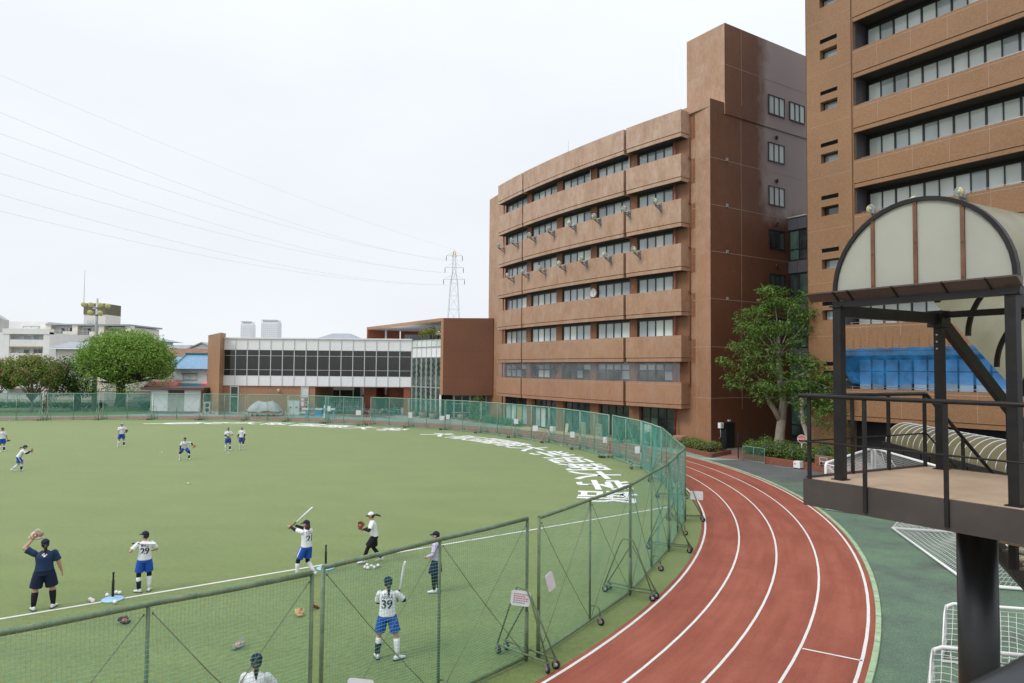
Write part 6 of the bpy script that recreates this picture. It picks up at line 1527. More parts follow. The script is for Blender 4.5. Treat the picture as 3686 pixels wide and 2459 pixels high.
M['leaf_terr'] = leaf_mat('leaf_terrace', [(.16, .22, .04), (.26, .30, .06), (.38, .36, .08)])
M['leaf_thin'] = leaf_mat('leaf_thin_reddish', [(.12, .15, .04), (.20, .17, .06), (.24, .12, .05)])
M['blossom'] = leaf_mat('pink_blossom', [(.55, .13, .20), (.66, .20, .28), (.72, .30, .36)], .3)
M['bark'] = paint('bark_grey', (.20, .17, .14), .85, .25, 5, stretch=(3, 3, .6), bmp=.4); M['bark_pale'] = paint('bark_pale', (.36, .31, .25), .8, .25, 5, stretch=(3, 3, .6), bmp=.4); M['bark_dk'] = paint('bark_dark', (.07, .06, .05), .9, .25, 5)
def leaves(mb, clumps, size, seed, asp=.55, shell=.55, droop=.15, spray=0, upb=.35):
    """leaf faces through the outer part of each clump; spray > 0 sets them along short twigs"""
    r = random.Random(seed)
    for cx, cy, cz, rx, ry, rz, cnt in clumps:
        k = 0
        while k < cnt:
            v = Vector((r.gauss(0, 1), r.gauss(0, 1), r.gauss(0, 1))).normalized(); q = shell + (1 - shell) * r.random() ** .6
            nb = noise.noise(Vector((cx + v.x * 1.7, cy + v.y * 1.7, cz + v.z * 1.7)) * 1.1); q *= 1 + .28 * nb
            p = Vector((cx + v.x * rx * q, cy + v.y * ry * q, cz + v.z * rz * q))
            if p.z < .05: k += 1; continue
            m = 1 if not spray else spray; out = Vector((v.x, v.y, v.z * .6 - droop)).normalized(); tw = out.cross(Vector((r.gauss(0, 1), r.gauss(0, 1), r.gauss(0, 1)))).normalized()
            for s in range(m):
                n = (v + Vector((r.gauss(0, .6), r.gauss(0, .6), r.gauss(0, .6) + upb))).normalized()
                a = (out + tw * (.7 if s % 2 else -.7) * (1 if m > 1 else 0) + Vector((r.gauss(0, .35), r.gauss(0, .35), r.gauss(0, .35)))).normalized(); a = (a - n * a.dot(n)).normalized(); b = n.cross(a)
                L = size * r.uniform(.65, 1.25); w = L * asp; o = p + out * (size * .55 * s)
                mb.add([o, o + a * L * .5 + b * w * .5, o + a * L, o + a * L * .5 - b * w * .5], [(0, 1, 2, 3)]); k += 1
    return mb
def limb(mb, a, b_, r0, r1, seed, n=5, wob=.12):
    r = random.Random(seed); a, b_ = Vector(a), Vector(b_); L = (b_ - a).length; pts = []; rs = []
    for i in range(n + 1):
        t = i / n; p = a.lerp(b_, t) + (V(r.uniform(-1, 1), r.uniform(-1, 1), r.uniform(-.3, .5)) * wob * L * .25 if 0 < i < n else V(0, 0, 0)); pts.append(p); rs.append(r0 + (r1 - r0) * t)
    mb.tube(pts, rs, 8); return pts
def tree(name, label, base, fork, tr, clumps, size, lm, bm, seed, group=None, cat='tree', asp=.55, shell=.55, spray=0, droop=.15, limbs=True, blossom=None):
    root = empty(name, base, label, cat, group); mb = MB(); base = Vector(base); fork = Vector(fork)
    mb.tube([base - V(0, 0, .1), base + V(0, 0, .25), base.lerp(fork, .5) + V(.06, .03, 0) * tr * 3, fork], [tr * 1.5, tr * 1.12, tr * .95, tr * .85], 10)
    if limbs:
        for i, c in enumerate(clumps): limb(mb, fork, (c[0], c[1], c[2] - c[5] * .2), tr * .5, tr * .12, seed + i)
    obj('trunk', mb, bm, root)
    obj('crown', leaves(MB(), clumps, size, seed, asp, shell, droop, spray), lm, root)
    if blossom: obj('blossom', leaves(MB(), blossom, size * .8, seed + 9, .9, .92, 0), M['blossom'], root)
    return root
def clump_ball(cx, cy, cz, R, Rz, n, rc, cnt, seed, zmin=-.35):
    r = random.Random(seed); L = [(cx, cy, cz, R * .72, R * .72, Rz * .72, cnt)]
    for i in range(n):
        z = zmin + (1 - zmin) * (i + .5) / n; a = i * 2.39996; q = sqrt(max(0, 1 - z * z)); s = rc * r.uniform(.75, 1.25)
        L.append((cx + R * .78 * q * cos(a), cy + R * .78 * q * sin(a), cz + Rz * .80 * z, s, s, s * .8, cnt))
    return L
# big round tree left of the shed
tree('camphor_tree', 'big round light green tree on a low mound left of the white shed', (-53.2, 93.0, .35), (-53.2, 93, 3.6), .62,
     clump_ball(-52.4, 93, 6.4, 6.2, 4.4, 52, 1.5, 620, 3) + [(-53.5, 88.6, 4.2, 2.2, 1.8, 1.7, 500), (-50.2, 88.9, 3.4, 1.9, 1.6, 1.3, 400), (-57.5, 92, 5.6, 2.6, 2.2, 2.2, 500), (-47.6, 92, 4.6, 1.9, 1.8, 1.5, 350)], .27, M['leaf_round'], M['bark_dk'], 21, shell=.68)
tree('dark_green_tree', 'darker green tree with a low hanging crown touching the left of the round tree', (-57.9, 91.2, .1), (-57.9, 91.2, 2.6), .42,
     [(-58.6, 91, 5.2, 2.0, 1.8, 2.2, 900), (-60.0, 90.6, 4.2, 1.5, 1.5, 1.9, 700), (-57.4, 90.5, 3.6, 2.0, 1.5, 1.5, 800), (-59.0, 90.3, 3.0, 1.9, 1.4, 1.2, 700), (-56.6, 90.3, 2.6, 1.4, 1.2, .9, 400), (-59.9, 91, 5.9, 1.2, 1.2, 1.1, 400)], .28, M['leaf_dark'], M['bark_dk'], 31)
# pink flowering trees along the left edge
def myrtle(lab, x, y, R, top, seed, grp='pink flowering trees by the far track'):
    cl = clump_ball(x, y, top - R * .75, R, R * .85, 16, R * .42, 560, seed)
    fl = [(c[0], c[1], c[2] + c[5] * .12, c[3] * 1.04, c[4] * 1.04, c[5] * 1.04, 34) for c in cl[1:]]
    tree('flowering_tree', lab, (x, y, 0), (x, y, 1.3), .16, cl, .26, M['leaf_myrtle'], M['bark'], seed, grp, blossom=fl, asp=.6)
myrtle('larger pink flowering tree with a full dome, left of the bare pale stems', -61.3, 87.5, 3.1, 6.9, 41)
myrtle('pink flowering tree cut by the left edge of the view', -66.0, 87.0, 2.9, 6.4, 43)
tr_ = empty('sparse_tree', (-58.9, 89.8, 0), 'thin sparse tree of pale bare stems with reddish leaves beside the dark green tree', 'tree')
mb = MB(); rr = random.Random(4)
for k in range(16): a = rr.uniform(0, 6.28); limb(mb, (-60.6 + .25 * cos(a), 89.0 + .25 * sin(a), 0), (-60.4 + 1.1 * cos(a) + rr.uniform(-.4, .4), 89.0 + .8 * sin(a), rr.uniform(3.6, 5.4)), .05, .015, k, 6, .25)
obj('stems', mb, M['bark_pale'], tr_); obj('crown', leaves(MB(), [(-60.9, 88.9, 4.4, 1.3, 1.0, 1.1, 260), (-60.0, 88.9, 4.9, 1.1, .9, .7, 160), (-60.2, 88.9, 3.2, 1.2, .9, 1.2, 160)], .24, 8, shell=.2), M['leaf_thin'], tr_)
# feathery tree by the side door, three crowns on one pale trunk
elm = [(17.0, 47.2, 5.6, 1.9, 1.5, 1.25, 800), (16.1, 47.0, 7.0, 1.35, 1.2, 1.1, 520), (18.2, 48.0, 9.4, 1.8, 1.5, 1.35, 820), (17.0, 47.6, 8.6, 1.5, 1.2, 1.2, 620), (19.8, 48.2, 10.9, 1.5, 1.3, 1.05, 600), (18.6, 47.9, 11.3, 1.2, 1.1, .8, 420), (20.3, 48.3, 9.2, 1.3, 1.2, 1.3, 520), (21.0, 47.6, 10.0, .9, .8, .6, 260), (16.9, 47.4, 9.7, 1.1, 1.0, .7, 300), (18.0, 47.4, 4.3, 1.2, 1.0, .9, 360),
       (20.2, 46.6, 5.9, 1.3, 1.1, 1.0, 520), (21.0, 45.6, 5.0, 1.35, 1.1, 1.0, 560), (20.0, 45.9, 4.3, 1.3, 1.1, 1.0, 480), (21.4, 45.2, 4.1, 1.2, 1.0, .8, 380), (19.6, 46.8, 6.8, .9, .8, .6, 240), (18.9, 47.0, 7.4, 1.2, 1.0, .9, 300)]
root = empty('feathery_tree', (18.95, 48.5, .3), 'tall feathery green tree with a pale leaning trunk in front of the brown side wall', 'tree')
mb = MB(); fk = V(19.1, 48.4, 2.6)
mb.tube([(18.95, 48.5, .2), (18.95, 48.5, .8), (19.0, 48.45, 1.7), tuple(fk)], [.46, .36, .32, .30], 12)
f2_ = V(18.1, 48.1, 3.9); mb.tube([tuple(fk - V(0, 0, .3)), (18.6, 48.3, 3.2), tuple(f2_), (17.3, 47.6, 5.2)], [.2, .19, .15, .09], 8)
f3_ = V(19.0, 48.3, 5.4); mb.tube([tuple(fk - V(0, 0, .2)), (19.25, 48.4, 3.8), tuple(f3_), (18.7, 48.0, 7.5), (18.9, 48.1, 9.6)], [.29, .26, .23, .15, .07], 10)
mb.tube([tuple(f3_), (18.4, 48.0, 6.1), (17.9, 47.9, 7.6)], [.17, .13, .07], 8); mb.tube([tuple(f3_ - V(0, 0, .6)), (19.8, 47.6, 5.6), (20.6, 46.4, 6.2)], [.14, .1, .05], 8)
for i, c in enumerate(elm): s = f2_ if c[2] < 6 and c[0] < 18.5 else (V(20.4, 46.6, 5.4) if c[1] < 47 and c[0] > 19 else V(18.8, 48.0, 7.0)); limb(mb, s, c[:3], .07, .015, 60 + i)
obj('trunk', mb, M['bark_pale'], root)
def layered(cl, seed, per=11, dens=.17):
    r = random.Random(seed); L = []
    for x, y, z, rx, ry, rz, n in cl:
        for k in range(per):
            a = r.uniform(0, 6.283); u = r.uniform(-.75, 1); q = sqrt(1 - u * u) * r.uniform(.75, 1.08); s = r.uniform(.30, .52)
            L.append((x + rx * q * cos(a), y + ry * q * sin(a), z + rz * u * .95, rx * s, ry * s, rz * s * .42, int(n * dens)))
        L.append((x, y, z - rz * .1, rx * .6, ry * .6, rz * .6, int(n * .25)))
    return L
obj('crown', leaves(MB(), layered(elm, 4), .20, 51, .46, .1, .45, 4), M['leaf_elm'], root)
lt = empty('leaning_stump', (20.4, 45.9, .3), 'slender pale trunk behind the shrubs right of the round sign', 'tree')
mb = MB(); limb(mb, (19.8, 45.4, .3), (19.5, 46.0, 4.2), .2, .12, 3); limb(mb, (20.9, 44.2, .3), (21.0, 44.3, 3.2), .09, .05, 5); obj('trunk', mb, M['bark_pale'], lt)
obj('crown', leaves(MB(), [(19.9, 45.2, 3.2, 1.1, .9, 1.0, 420), (20.9, 44.6, 3.0, 1.0, .8, 1.2, 420)], .17, 77, .42, .3, .5, 4), M['leaf_elm'], lt)
# shrubs and hedges
def shrub(name, lab, clumps, size, lm, seed, base, cat='hedge', group=None, stems=True):
    root = empty(name, base, lab, cat, group)
    obj('foliage', leaves(MB(), clumps, size, seed, .6, .55), lm, root)
    mb = MB()
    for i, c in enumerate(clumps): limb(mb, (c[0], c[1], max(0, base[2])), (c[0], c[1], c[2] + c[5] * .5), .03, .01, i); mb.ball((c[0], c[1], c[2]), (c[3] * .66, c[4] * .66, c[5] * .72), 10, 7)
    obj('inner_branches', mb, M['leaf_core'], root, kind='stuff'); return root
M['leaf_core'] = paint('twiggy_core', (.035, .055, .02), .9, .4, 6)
hl = [(12.75 + .75 * t * 1.9, 52.6 - 3.6 * t + .0, .55, .62, .62, .42, 330) for t in (0, .2, .4, .6, .8, 1.0)] + [(13.4 + .5 * t, 52.6 - 2.6 * t, .58, .6, .6, .42, 300) for t in (.1, .35, .6, .85)] + [(14.7, 49.7, .55, .6, .6, .38, 300), (15.0, 50.5, .5, .5, .5, .35, 200)]
shrub('clipped_hedge', 'yellowish green clipped hedge in the planter left of the side door', hl, .11, M['leaf_hedge'], 5, (13.8, 50.5, .25))
hr = []
for i, (x, y) in enumerate(((16.2, 46.2), (16.8, 45.2), (17.4, 44.3), (17.9, 43.4), (18.4, 42.6), (18.9, 41.9), (16.7, 47.2), (17.5, 46.0), (18.2, 44.9), (18.9, 43.9), (19.5, 42.8), (17.6, 47.6), (18.5, 46.4), (19.3, 45.2), (20.1, 43.9), (20.0, 41.6), (20.7, 42.8), (19.6, 40.6))): hr.append((x, y, .78 + .12 * ((i * 7) % 5) / 5, .66, .66, .52 + .1 * (i % 3), 430))
shrub('mixed_shrubs', 'loose bank of green shrubs filling the long planter under the tree', hr, .12, M['leaf_shrub'], 6, (18.2, 44.5, .4), 'shrubs')
shrub('low_hedge', 'low green strip of bushes at the left foot of the curved building', [(-4.4 + .62 * k, 78.9 - .95 * k, .45 - .02 * k, .75, .75, .5, 260) for k in range(9)] + [(-4.3, 78.8, 1.3, .85, .8, .8, 420), (-3.8, 78.2, 2.2, .75, .7, .8, 380), (-3.4, 77.6, 1.2, .8, .7, .6, 300)], .17, M['leaf_shrub'], 9, (-2.5, 76, 0))
shrub('corner_bush', 'dark green bushes behind the fence before the fourth pillar of the curved building', [(9.0, 56.6, .6, .8, .8, .6, 300), (9.8, 55.7, 1.0, .75, .75, .9, 380), (10.4, 55.2, .6, .7, .7, .55, 260), (11.0, 54.4, .7, .75, .7, .6, 280), (11.6, 53.7, .45, .6, .6, .4, 200), (9.4, 56.2, 1.6, .5, .5, .6, 180)], .15, M['leaf_dark'], 12, (10.2, 55.3, 0), 'shrub')
kb = MB(); kb.hexa([(-5.6, 78.9, 0), (1.9, 70.9, 0), (2.05, 71.05, 0), (-5.4, 79.1, 0)], [(-5.6, 78.9, .14), (1.9, 70.9, .14), (2.05, 71.05, .14), (-5.4, 79.1, .14)]); struct('bed_edging', kb, M['brick'])
mb = MB(); A = [arc(t, RW - .2) for t in [-152.2 + .5 * k for k in range(20)]]; B = [arc(t, QR + 1.9 - .09 * k) for k, t in enumerate([-152.2 + .5 * k for k in range(20)])]
for a, c in zip(A, B): mb.v += [(a.x, a.y, .02), (c.x, c.y, .02)]
for i in range(19): mb.face((2 * i, 2 * i + 2, 2 * i + 3, 2 * i + 1))
struct('tan_paving', mb, M['tan_pave'])
# terrace plants on the white building and flower tubs before the glass
tp = empty('terrace_plants', (-10, 84, 9.45), 'yellow green shrubs in a planter on the roof terrace', 'plants')
cl = [(-11.4 + .52 * k, 86.2 - .62 * k, 10.3 + .16 * ((k * 5) % 4), .42, .42, .5 + .08 * (k % 2), 110) for k in range(7)]
obj('foliage', leaves(MB(), cl, .2, 15, .6, .2), M['leaf_terr'], tp); mb = MB()
for i, c in enumerate(cl): limb(mb, (c[0], c[1], 9.3), (c[0], c[1], c[2] + .2), .03, .012, i)
obj('stems', mb, M['bark_pale'], tp)
M['tub'] = paint('washed_concrete_tub', (.33, .28, .25), .85, .12, 6)
for k, (x, y, lab) in enumerate(((-12.2, 85.0, 'round concrete flower tub, leftmost before the glass stair front'), (-10.7, 83.0, 'round concrete flower tub, middle one before the glass stair front'), (-9.25, 81.1, 'round concrete flower tub, at the white corner column'), (-5.8, 80.0, 'round concrete flower tub standing alone under the brown box'))):
    r_ = empty('flower_tub', (x, y, 0), lab, 'flower tub', 'concrete flower tubs'); mb = MB(); mb.lathe([(.42, 0), (.5, .5), (.52, .62), (.46, .62), (.44, .54)], (x, y, 0), 18); obj('tub', mb, M['tub'], r_)
    obj('plants', leaves(MB(), [(x, y, .72, .42, .42, .24, 130)], .13, 70 + k, .6, .1), M['leaf_shrub'], r_, kind='stuff'); obj('flowers', leaves(MB(), [(x, y, .82, .40, .40, .18, 40)], .1, 80 + k, .9, .5), M['blossom'] if k else M['leaf_terr'], r_, kind='stuff')
# green strip, railing fence and low hedge behind the far track
mb = MB(); mb.poly([(-90, 71.5, -.002), (-74, 74.6, -.002), (-58, 79.5, -.002), (-50, 81.6, -.002), (-46.9, 83.4, -.002), (-46.9, 97, -.002), (-90, 97, -.002)]); struct('lawn', mb, M['lawn'])
mb = MB(); mb.lathe([(3.2, -.05), (2.6, .2), (1.2, .42), (.3, .45)], (-53.2, 93, 0), 24); struct('mound', mb, M['lawn'])
mb = MB(); mb.box(-84, -48.2, 96.2, 96.5, 0, .9); single('low_wall', mb, M['conc'], (-66, 96.3, 0), 'low concrete wall under the railing fence at the back of the lawn', 'wall')
rf = empty('railing_fence', (-66, 96.3, .9), 'dark upright bar fence on the low wall at the back of the lawn', 'railing'); mb = MB()
for k in range(240): x = -84 + .149 * k; mb.box(x, x + .035, 96.33, 96.37, .9, 2.35)
o = obj('bars', mb, M['fence_paint'], rf); o['kind'] = 'stuff'
mb = MB(); mb.box(-84, -48.2, 96.31, 96.39, 2.3, 2.37); mb.box(-84, -48.2, 96.31, 96.39, 1.0, 1.06); obj('rails', mb, M['fence_paint'], rf)
shrub('low_hedge', 'low dark hedge along the railing fence beyond the far track', [(-78 + 1.25 * k, 94.6 + .2 * (k % 2), .5, .95, .6, .5, 130) for k in range(18)] + [(-50.3, 94.5, .6, 1.0, .7, .6, 160), (-48.8, 93, .6, 1.0, .7, .6, 160)], .26, M['leaf_dark'], 17, (-66, 94.6, 0))
# ------------------------------------------------------------------ people
def cloth(name, c, rough=.75, var=.08): m = paint(name, c, rough, var, 9, spec=.25, stretch=(1, 1, .55), bmp=.55); return m
M['skin'] = paint('skin', (.50, .29, .19), .5, .06, 9); M['skin_tan'] = paint('skin_tanned', (.40, .205, .12), .5, .06, 9)
M['jersey'] = cloth('white_jersey', (.74, .75, .77), .8, .05); M['blue_shorts'] = cloth('royal_blue_shorts', (.016, .085, .42)); M['navy'] = cloth('navy_cloth', (.011, .018, .05)); M['navy_shirt'] = cloth('navy_shirt', (.018, .038, .095))
M['blackc'] = cloth('black_cloth', (.012, .013, .018)); M['sock'] = cloth('white_sock', (.72, .73, .75)); M['hairm'] = paint('black_hair', (.014, .011, .010), .4, .3, 30); M['hair_br'] = paint('dark_brown_hair', (.045, .022, .014), .4, .3, 30)
M['lilac'] = cloth('lilac_shirt', (.56, .50, .68)); M['shoe'] = paint('white_shoe', (.70, .71, .72), .45, .05, 8, dirt=(.3, .32, .36), dirt_amt=.3); M['letter'] = cloth('navy_lettering', (.02, .03, .07)); M['cap_grey'] = cloth('cap_grey_front', (.20, .23, .28)); M['capw'] = cloth('white_cap', (.72, .73, .77)); M['eye'] = paint('eye_dark', (.012, .010, .010), .3, .1, 9); M['lip'] = paint('lip', (.36, .14, .11), .5, .1, 9)

def remesh(mb, vox, sm=2, name='m'):
    me = mb.mesh(name, []); o = bpy.data.objects.new(name, me); COL.objects.link(o)
    m = o.modifiers.new('r', 'REMESH'); m.mode = 'VOXEL'; m.voxel_size = vox; m.use_smooth_shade = True
    if sm: s = o.modifiers.new('s', 'SMOOTH'); s.iterations = sm; s.factor = .5
    dg = bpy.context.evaluated_depsgraph_get(); r = bpy.data.meshes.new_from_object(o.evaluated_get(dg)); bpy.data.objects.remove(o); bpy.data.meshes.remove(me)
    return r
def loft(mb, rings, n=18):
    """rings: (centre, half width, half depth, right vector, forward vector)"""
    b = len(mb.v)
    for c, a, d, r, f in rings:
        for k in range(n): t = 2 * pi * k / n; mb.v.append(tuple(Vector(c) + Vector(r) * (a * cos(t)) + Vector(f) * (d * sin(t))))
    for i in range(len(rings) - 1):
        for k in range(n): mb.face((b + i * n + k, b + i * n + (k + 1) % n, b + (i + 1) * n + (k + 1) % n, b + (i + 1) * n + k), True)
    mb.face([b + k for k in range(n - 1, -1, -1)]); e = b + (len(rings) - 1) * n; mb.face([e + k for k in range(n)]); return mb
def capsule(mb, a, b_, ra, rb, n=10):
    a, b_ = Vector(a), Vector(b_); d = (b_ - a).normalized()
    mb.tube([a - d * ra * .8, a - d * ra * .4, a, a.lerp(b_, .5), b_, b_ + d * rb * .4, b_ + d * rb * .8], [ra * .5, ra * .88, ra, (ra + rb) / 2 * 1.02, rb, rb * .88, rb * .5], n); return mb
def ik(a, c, l1, l2, pole):
    a, c = Vector(a), Vector(c); d = c - a; L = d.length
    if L > (l1 + l2) * .995: c = a + d * ((l1 + l2) * .995 / L); d = c - a; L = d.length
    x = (l1 * l1 - l2 * l2 + L * L) / (2 * L); h = sqrt(max(0, l1 * l1 - x * x)); u = d / L; p = Vector(pole); p = (p - u * p.dot(u)); p = p.normalized() if p.length > 1e-5 else u.orthogonal().normalized()
    return a + u * x + p * h, c

def hand(mb, w, dr, pn, curl, s, left):
    """palm and five fingers growing from wrist w along dr; pn = direction the palm faces"""
    dr = Vector(dr).normalized(); pn = Vector(pn); pn = (pn - dr * pn.dot(dr)).normalized(); sd = dr.cross(pn) * (1 if left else -1)
    w = Vector(w)
    capsule(mb, w, w + dr * .035 * s, .023 * s, .026 * s, 8)
    for off in (-.022, 0, .022): capsule(mb, w + dr * .03 * s + sd * off * s * .8, w + dr * .085 * s + sd * off * s, .014 * s, .0125 * s, 7)
    for k, (off, ln) in enumerate(((.030, .062), (.010, .072), (-.010, .067), (-.030, .052))):
        p = w + dr * .085 * s + sd * off * s; d = (dr + sd * off * 2.2).normalized(); r = .0088 * s
        pts = [p - dr * .02 * s, p]
        for j in range(3): d = (d + pn * curl * .55).normalized(); pts.append(pts[-1] + d * ln * s * (.42, .32, .26)[j])
        mb.tube(pts, [r, r, r, r * .92, r * .75], 7)
    p = w + dr * .028 * s + sd * .024 * s; d = (dr * .6 + sd * .8 + pn * .35).normalized(); q = p + d * .036 * s; d2 = (d + dr * .5 + pn * curl * .5).normalized()
    mb.tube([p - d * .012 * s, p, q, q + d2 * .028 * s], [.012 * s, .0125 * s, .0105 * s, .008 * s], 7)

def person(label, x, y, face, h=1.58, near=True, pel=(0, 0, .90), lean=(0, 0), twist=0.0, head=(0, 0, 0), wr=((-.26, .02, .80), (.26, .02, .80)), ep=((-.3, -.8, -.2), (.3, -.8, -.2)), ft=((-.10, 0, 0), (.10, 0, 0)), ftz=(0, 0), toe=((0, 1), (0, 1)),
           bulk=1.0, top='jersey', bottom='blue_shorts', cap='navy', capfront=None, hair='pony', skin='skin', sleeves=(None, None), legs=('sock', 'sock'), knees=(None, None), band=(None, None), legging=None, back=None, front=False, flare=1.0, palms=None, curl=(.45, .45), group=None, hairm='hairm', stripe=True, shorts_len=.80, visor=None, hdir=None):
    """left side of the body is index 0 (local -x), the figure looks along local +y; face = direction in the plan it looks to"""
    s = h / 1.6; root = empty('person', (x, y, .004), label, 'person', group); rz = atan2(face[1], face[0]) - pi / 2; root.rotation_euler = (0, 0, rz); root.scale = (s, s, s)
    pel = Vector(pel); lx, ly = lean; chest = pel + Vector((lx * .33, ly * .33, .33 * sqrt(max(.2, 1 - lx * lx - ly * ly)))); nk = pel + Vector((lx * .47, ly * .47, .475 * sqrt(max(.2, 1 - lx * lx - ly * ly))))
    upv = (nk - pel).normalized(); rt0 = Vector((1, 0, 0)); rt = Vector((cos(twist), sin(twist), 0)); rt = (rt - upv * rt.dot(upv)).normalized(); fw = upv.cross(rt)
    rt0 = (rt0 - upv * rt0.dot(upv)).normalized(); fw0 = upv.cross(rt0)
    sh = [nk - upv * .055 - rt * .165 * bulk, nk - upv * .055 + rt * .165 * bulk]
    el, wri = [None, None], [None, None]
    for i in (0, 1): el[i], wri[i] = ik(sh[i], wr[i], .265, .235, ep[i])
    hip = [pel + Vector((-.085 * bulk, 0, -.03)), pel + Vector((.085 * bulk, 0, -.03))]; kn, an = [None, None], [None, None]
    for i in (0, 1):
        t = Vector((toe[i][0], toe[i][1], 0)).normalized(); kn[i], an[i] = ik(hip[i], (ft[i][0], ft[i][1], .085 + ftz[i]), .405, .385, (t.x * .9 + (-.15, .15)[i], t.y * .9, .1))
    hd = nk + upv * .075 + Vector(head) * .1 + Vector((0, .015, .085)); hf = Vector(hdir) if hdir else fw0; hf = Vector((hf.x, hf.y, hf.z)).normalized(); hr = hf.cross(Vector((0, 0, 1))).normalized(); hu = hr.cross(hf); HM = Matrix((hr, hf, hu)).transposed()
    vx = .0085 if near else .0125
    # skin body: one continuous surface
    mb = MB()
    mb.ball(hd, (.074, .090, .105), 16, 12, HM); mb.ball(hd + hf * .022 - hu * .045, (.058, .064, .062), 12, 9, HM); capsule(mb, nk - upv * .03, hd - hu * .05 - hf * .015, .05, .046, 10)
    mb.ball(hd + hf * .088 - hu * .018, (.013, .018, .022), 8, 6, HM); mb.ball(hd + hf * .082 - hu * .055, (.022, .012, .010), 8, 6, HM)
    for sg in (-1, 1): mb.ball(hd + hr * sg * .075 - hu * .012 - hf * .005, (.012, .02, .028), 8, 6, HM)
    B = bulk
    loft(mb, [(pel - upv * .08, .10 * B, .08 * B, rt0, fw0), (pel, .135 * B, .095 * B, rt0, fw0), (pel + upv * .14, .112 * B, .085 * B, rt0, fw0), (chest, .135 * B, .095 * B, rt, fw), (nk - upv * .07, .14 * B, .075 * B, rt, fw), (nk - upv * .01, .06, .05, rt, fw)])
    for i in (0, 1):
        capsule(mb, sh[i], el[i], .046 * B, .038 * B); capsule(mb, el[i], wri[i], .039 * B, .026 * B); capsule(mb, hip[i], kn[i], .082 * B, .055 * B); capsule(mb, kn[i], kn[i].lerp(an[i], .35), .053 * B, .052 * B); capsule(mb, kn[i].lerp(an[i], .3), an[i], .053 * B, .036)
        dr = (wri[i] - el[i]).normalized(); pn = palms[i] if palms and palms[i] else ((1, 0, 0), (-1, 0, 0))[i]; hand(mb, wri[i], dr, pn, curl[i], 1.0, i == 0)
        t = Vector((toe[i][0], toe[i][1], 0)).normalized(); capsule(mb, an[i] - Vector((0, 0, .04)), an[i] + t * .1 - Vector((0, 0, .05)), .032, .028, 8)
    me = remesh(mb, vx, 1, 'body'); me.materials.append(M[skin]); obj('body', me, None, root, loc=(0, 0, 0))
    if near or front:
        for sg in (-1, 1): q = MB(); q.ball(hd + hf * .079 + hr * sg * .030 + hu * .008, (.014, .008, .007), 8, 6, HM); obj('eye', q, M['eye'], root, loc=(0, 0, 0))
        q = MB(); q.ball(hd + hf * .086 - hu * .055, (.022, .010, .006), 8, 6, HM); obj('mouth', q, M['lip'], root, loc=(0, 0, 0))
    # top
    mb = MB(); e = .024; hem = pel - upv * (.02 if top != 'navy_shirt' else -.02)
    loft(mb, [(hem, (.148 + .01) * B + e, .112 * B + e, rt0, fw0), (pel + upv * .07, .142 * B + e, .107 * B + e, rt0, fw0), (pel + upv * .2, .132 * B + e, .10 * B + e, rt, fw), (chest, .145 * B + e, .105 * B + e, rt, fw), (nk - upv * .075, .142 * B + e, .08 * B + e, rt, fw), (nk - upv * .02, .085 + e, .05 + e, rt, fw), (nk + upv * .012, .06, .056, rt, fw)], 22)
    for i in (0, 1):
        p = sh[i].lerp(el[i], .78); capsule(mb, sh[i] - upv * .004, sh[i].lerp(el[i], .25), .062 * B, .066 * B); d = (el[i] - sh[i]).normalized(); mb.tube([sh[i], sh[i].lerp(el[i], .4), p], [.058 * B, .064 * B, .071 * B], 14)
        if sleeves[i] == 'long': capsule(mb, p, el[i], .06, .052); mb.tube([el[i] - (wri[i] - el[i]) * .1, el[i], wri[i].lerp(el[i], .08)], [.05, .052, .042], 12)
    st = remesh(mb, vx * 1.1, 2, 'shirt'); st.materials.append(M[top]); obj('shirt', st, None, root, loc=(0, 0, 0))
    for i in (0, 1):
        if sleeves[i] and sleeves[i] != 'long': q = MB(); q.tube([sh[i].lerp(el[i], .6), el[i] - (el[i] - sh[i]) * .03, el[i] + (wri[i] - el[i]) * .05, wri[i].lerp(el[i], .06)], [.050 * B, .047 * B, .046 * B, .034 * B], 12); obj('undersleeve', q, M[sleeves[i]], root, loc=(0, 0, 0))
    # bottom
    mb = MB(); loft(mb, [(pel + upv * .09, .136 * B + .012, .103 * B + .012, rt0, fw0), (pel, .150 * B + .012, .112 * B + .012, rt0, fw0), (pel - Vector((0, 0, .09)), .160 * B + .012, .118 * B + .012, Vector((1, 0, 0)), Vector((0, 1, 0)))], 22)
    for i in (0, 1): k_ = hip[i].lerp(kn[i], shorts_len); mb.tube([hip[i] + Vector((0, 0, .03)), hip[i].lerp(kn[i], .3), k_], [.096 * B, .108 * B * (1 + (flare - 1) * .5), .110 * B * flare], 16)
    ss = remesh(mb, vx * 1.1, 2, 'shorts'); ss.materials.append(M[bottom]); so = obj('shorts', ss, None, root, loc=(0, 0, 0))
    if bottom == 'blue_shorts' and stripe:
        bv = BVHTree.FromPolygons([v.co for v in ss.vertices], [p.vertices[:] for p in ss.polygons])
        for i in (0, 1):
            q = MB(); sx = (-1, 1)[i]; n0 = 0
            for j in range(9):
                c = (hip[i] + Vector((0, 0, .06))).lerp(hip[i].lerp(kn[i], shorts_len * .98), j / 8)
                for dy in (-.016, .016):
                    hit = bv.ray_cast(c + Vector((sx * .4, dy, 0)), Vector((-sx, 0, 0)))[0]; q.v.append(tuple((hit or c) + Vector((sx * .004, 0, 0))))
            for j in range(8): q.face((2 * j, 2 * j + 1, 2 * j + 3, 2 * j + 2), True)
            obj('side_stripe', q, M['jersey'], so, loc=(0, 0, 0))
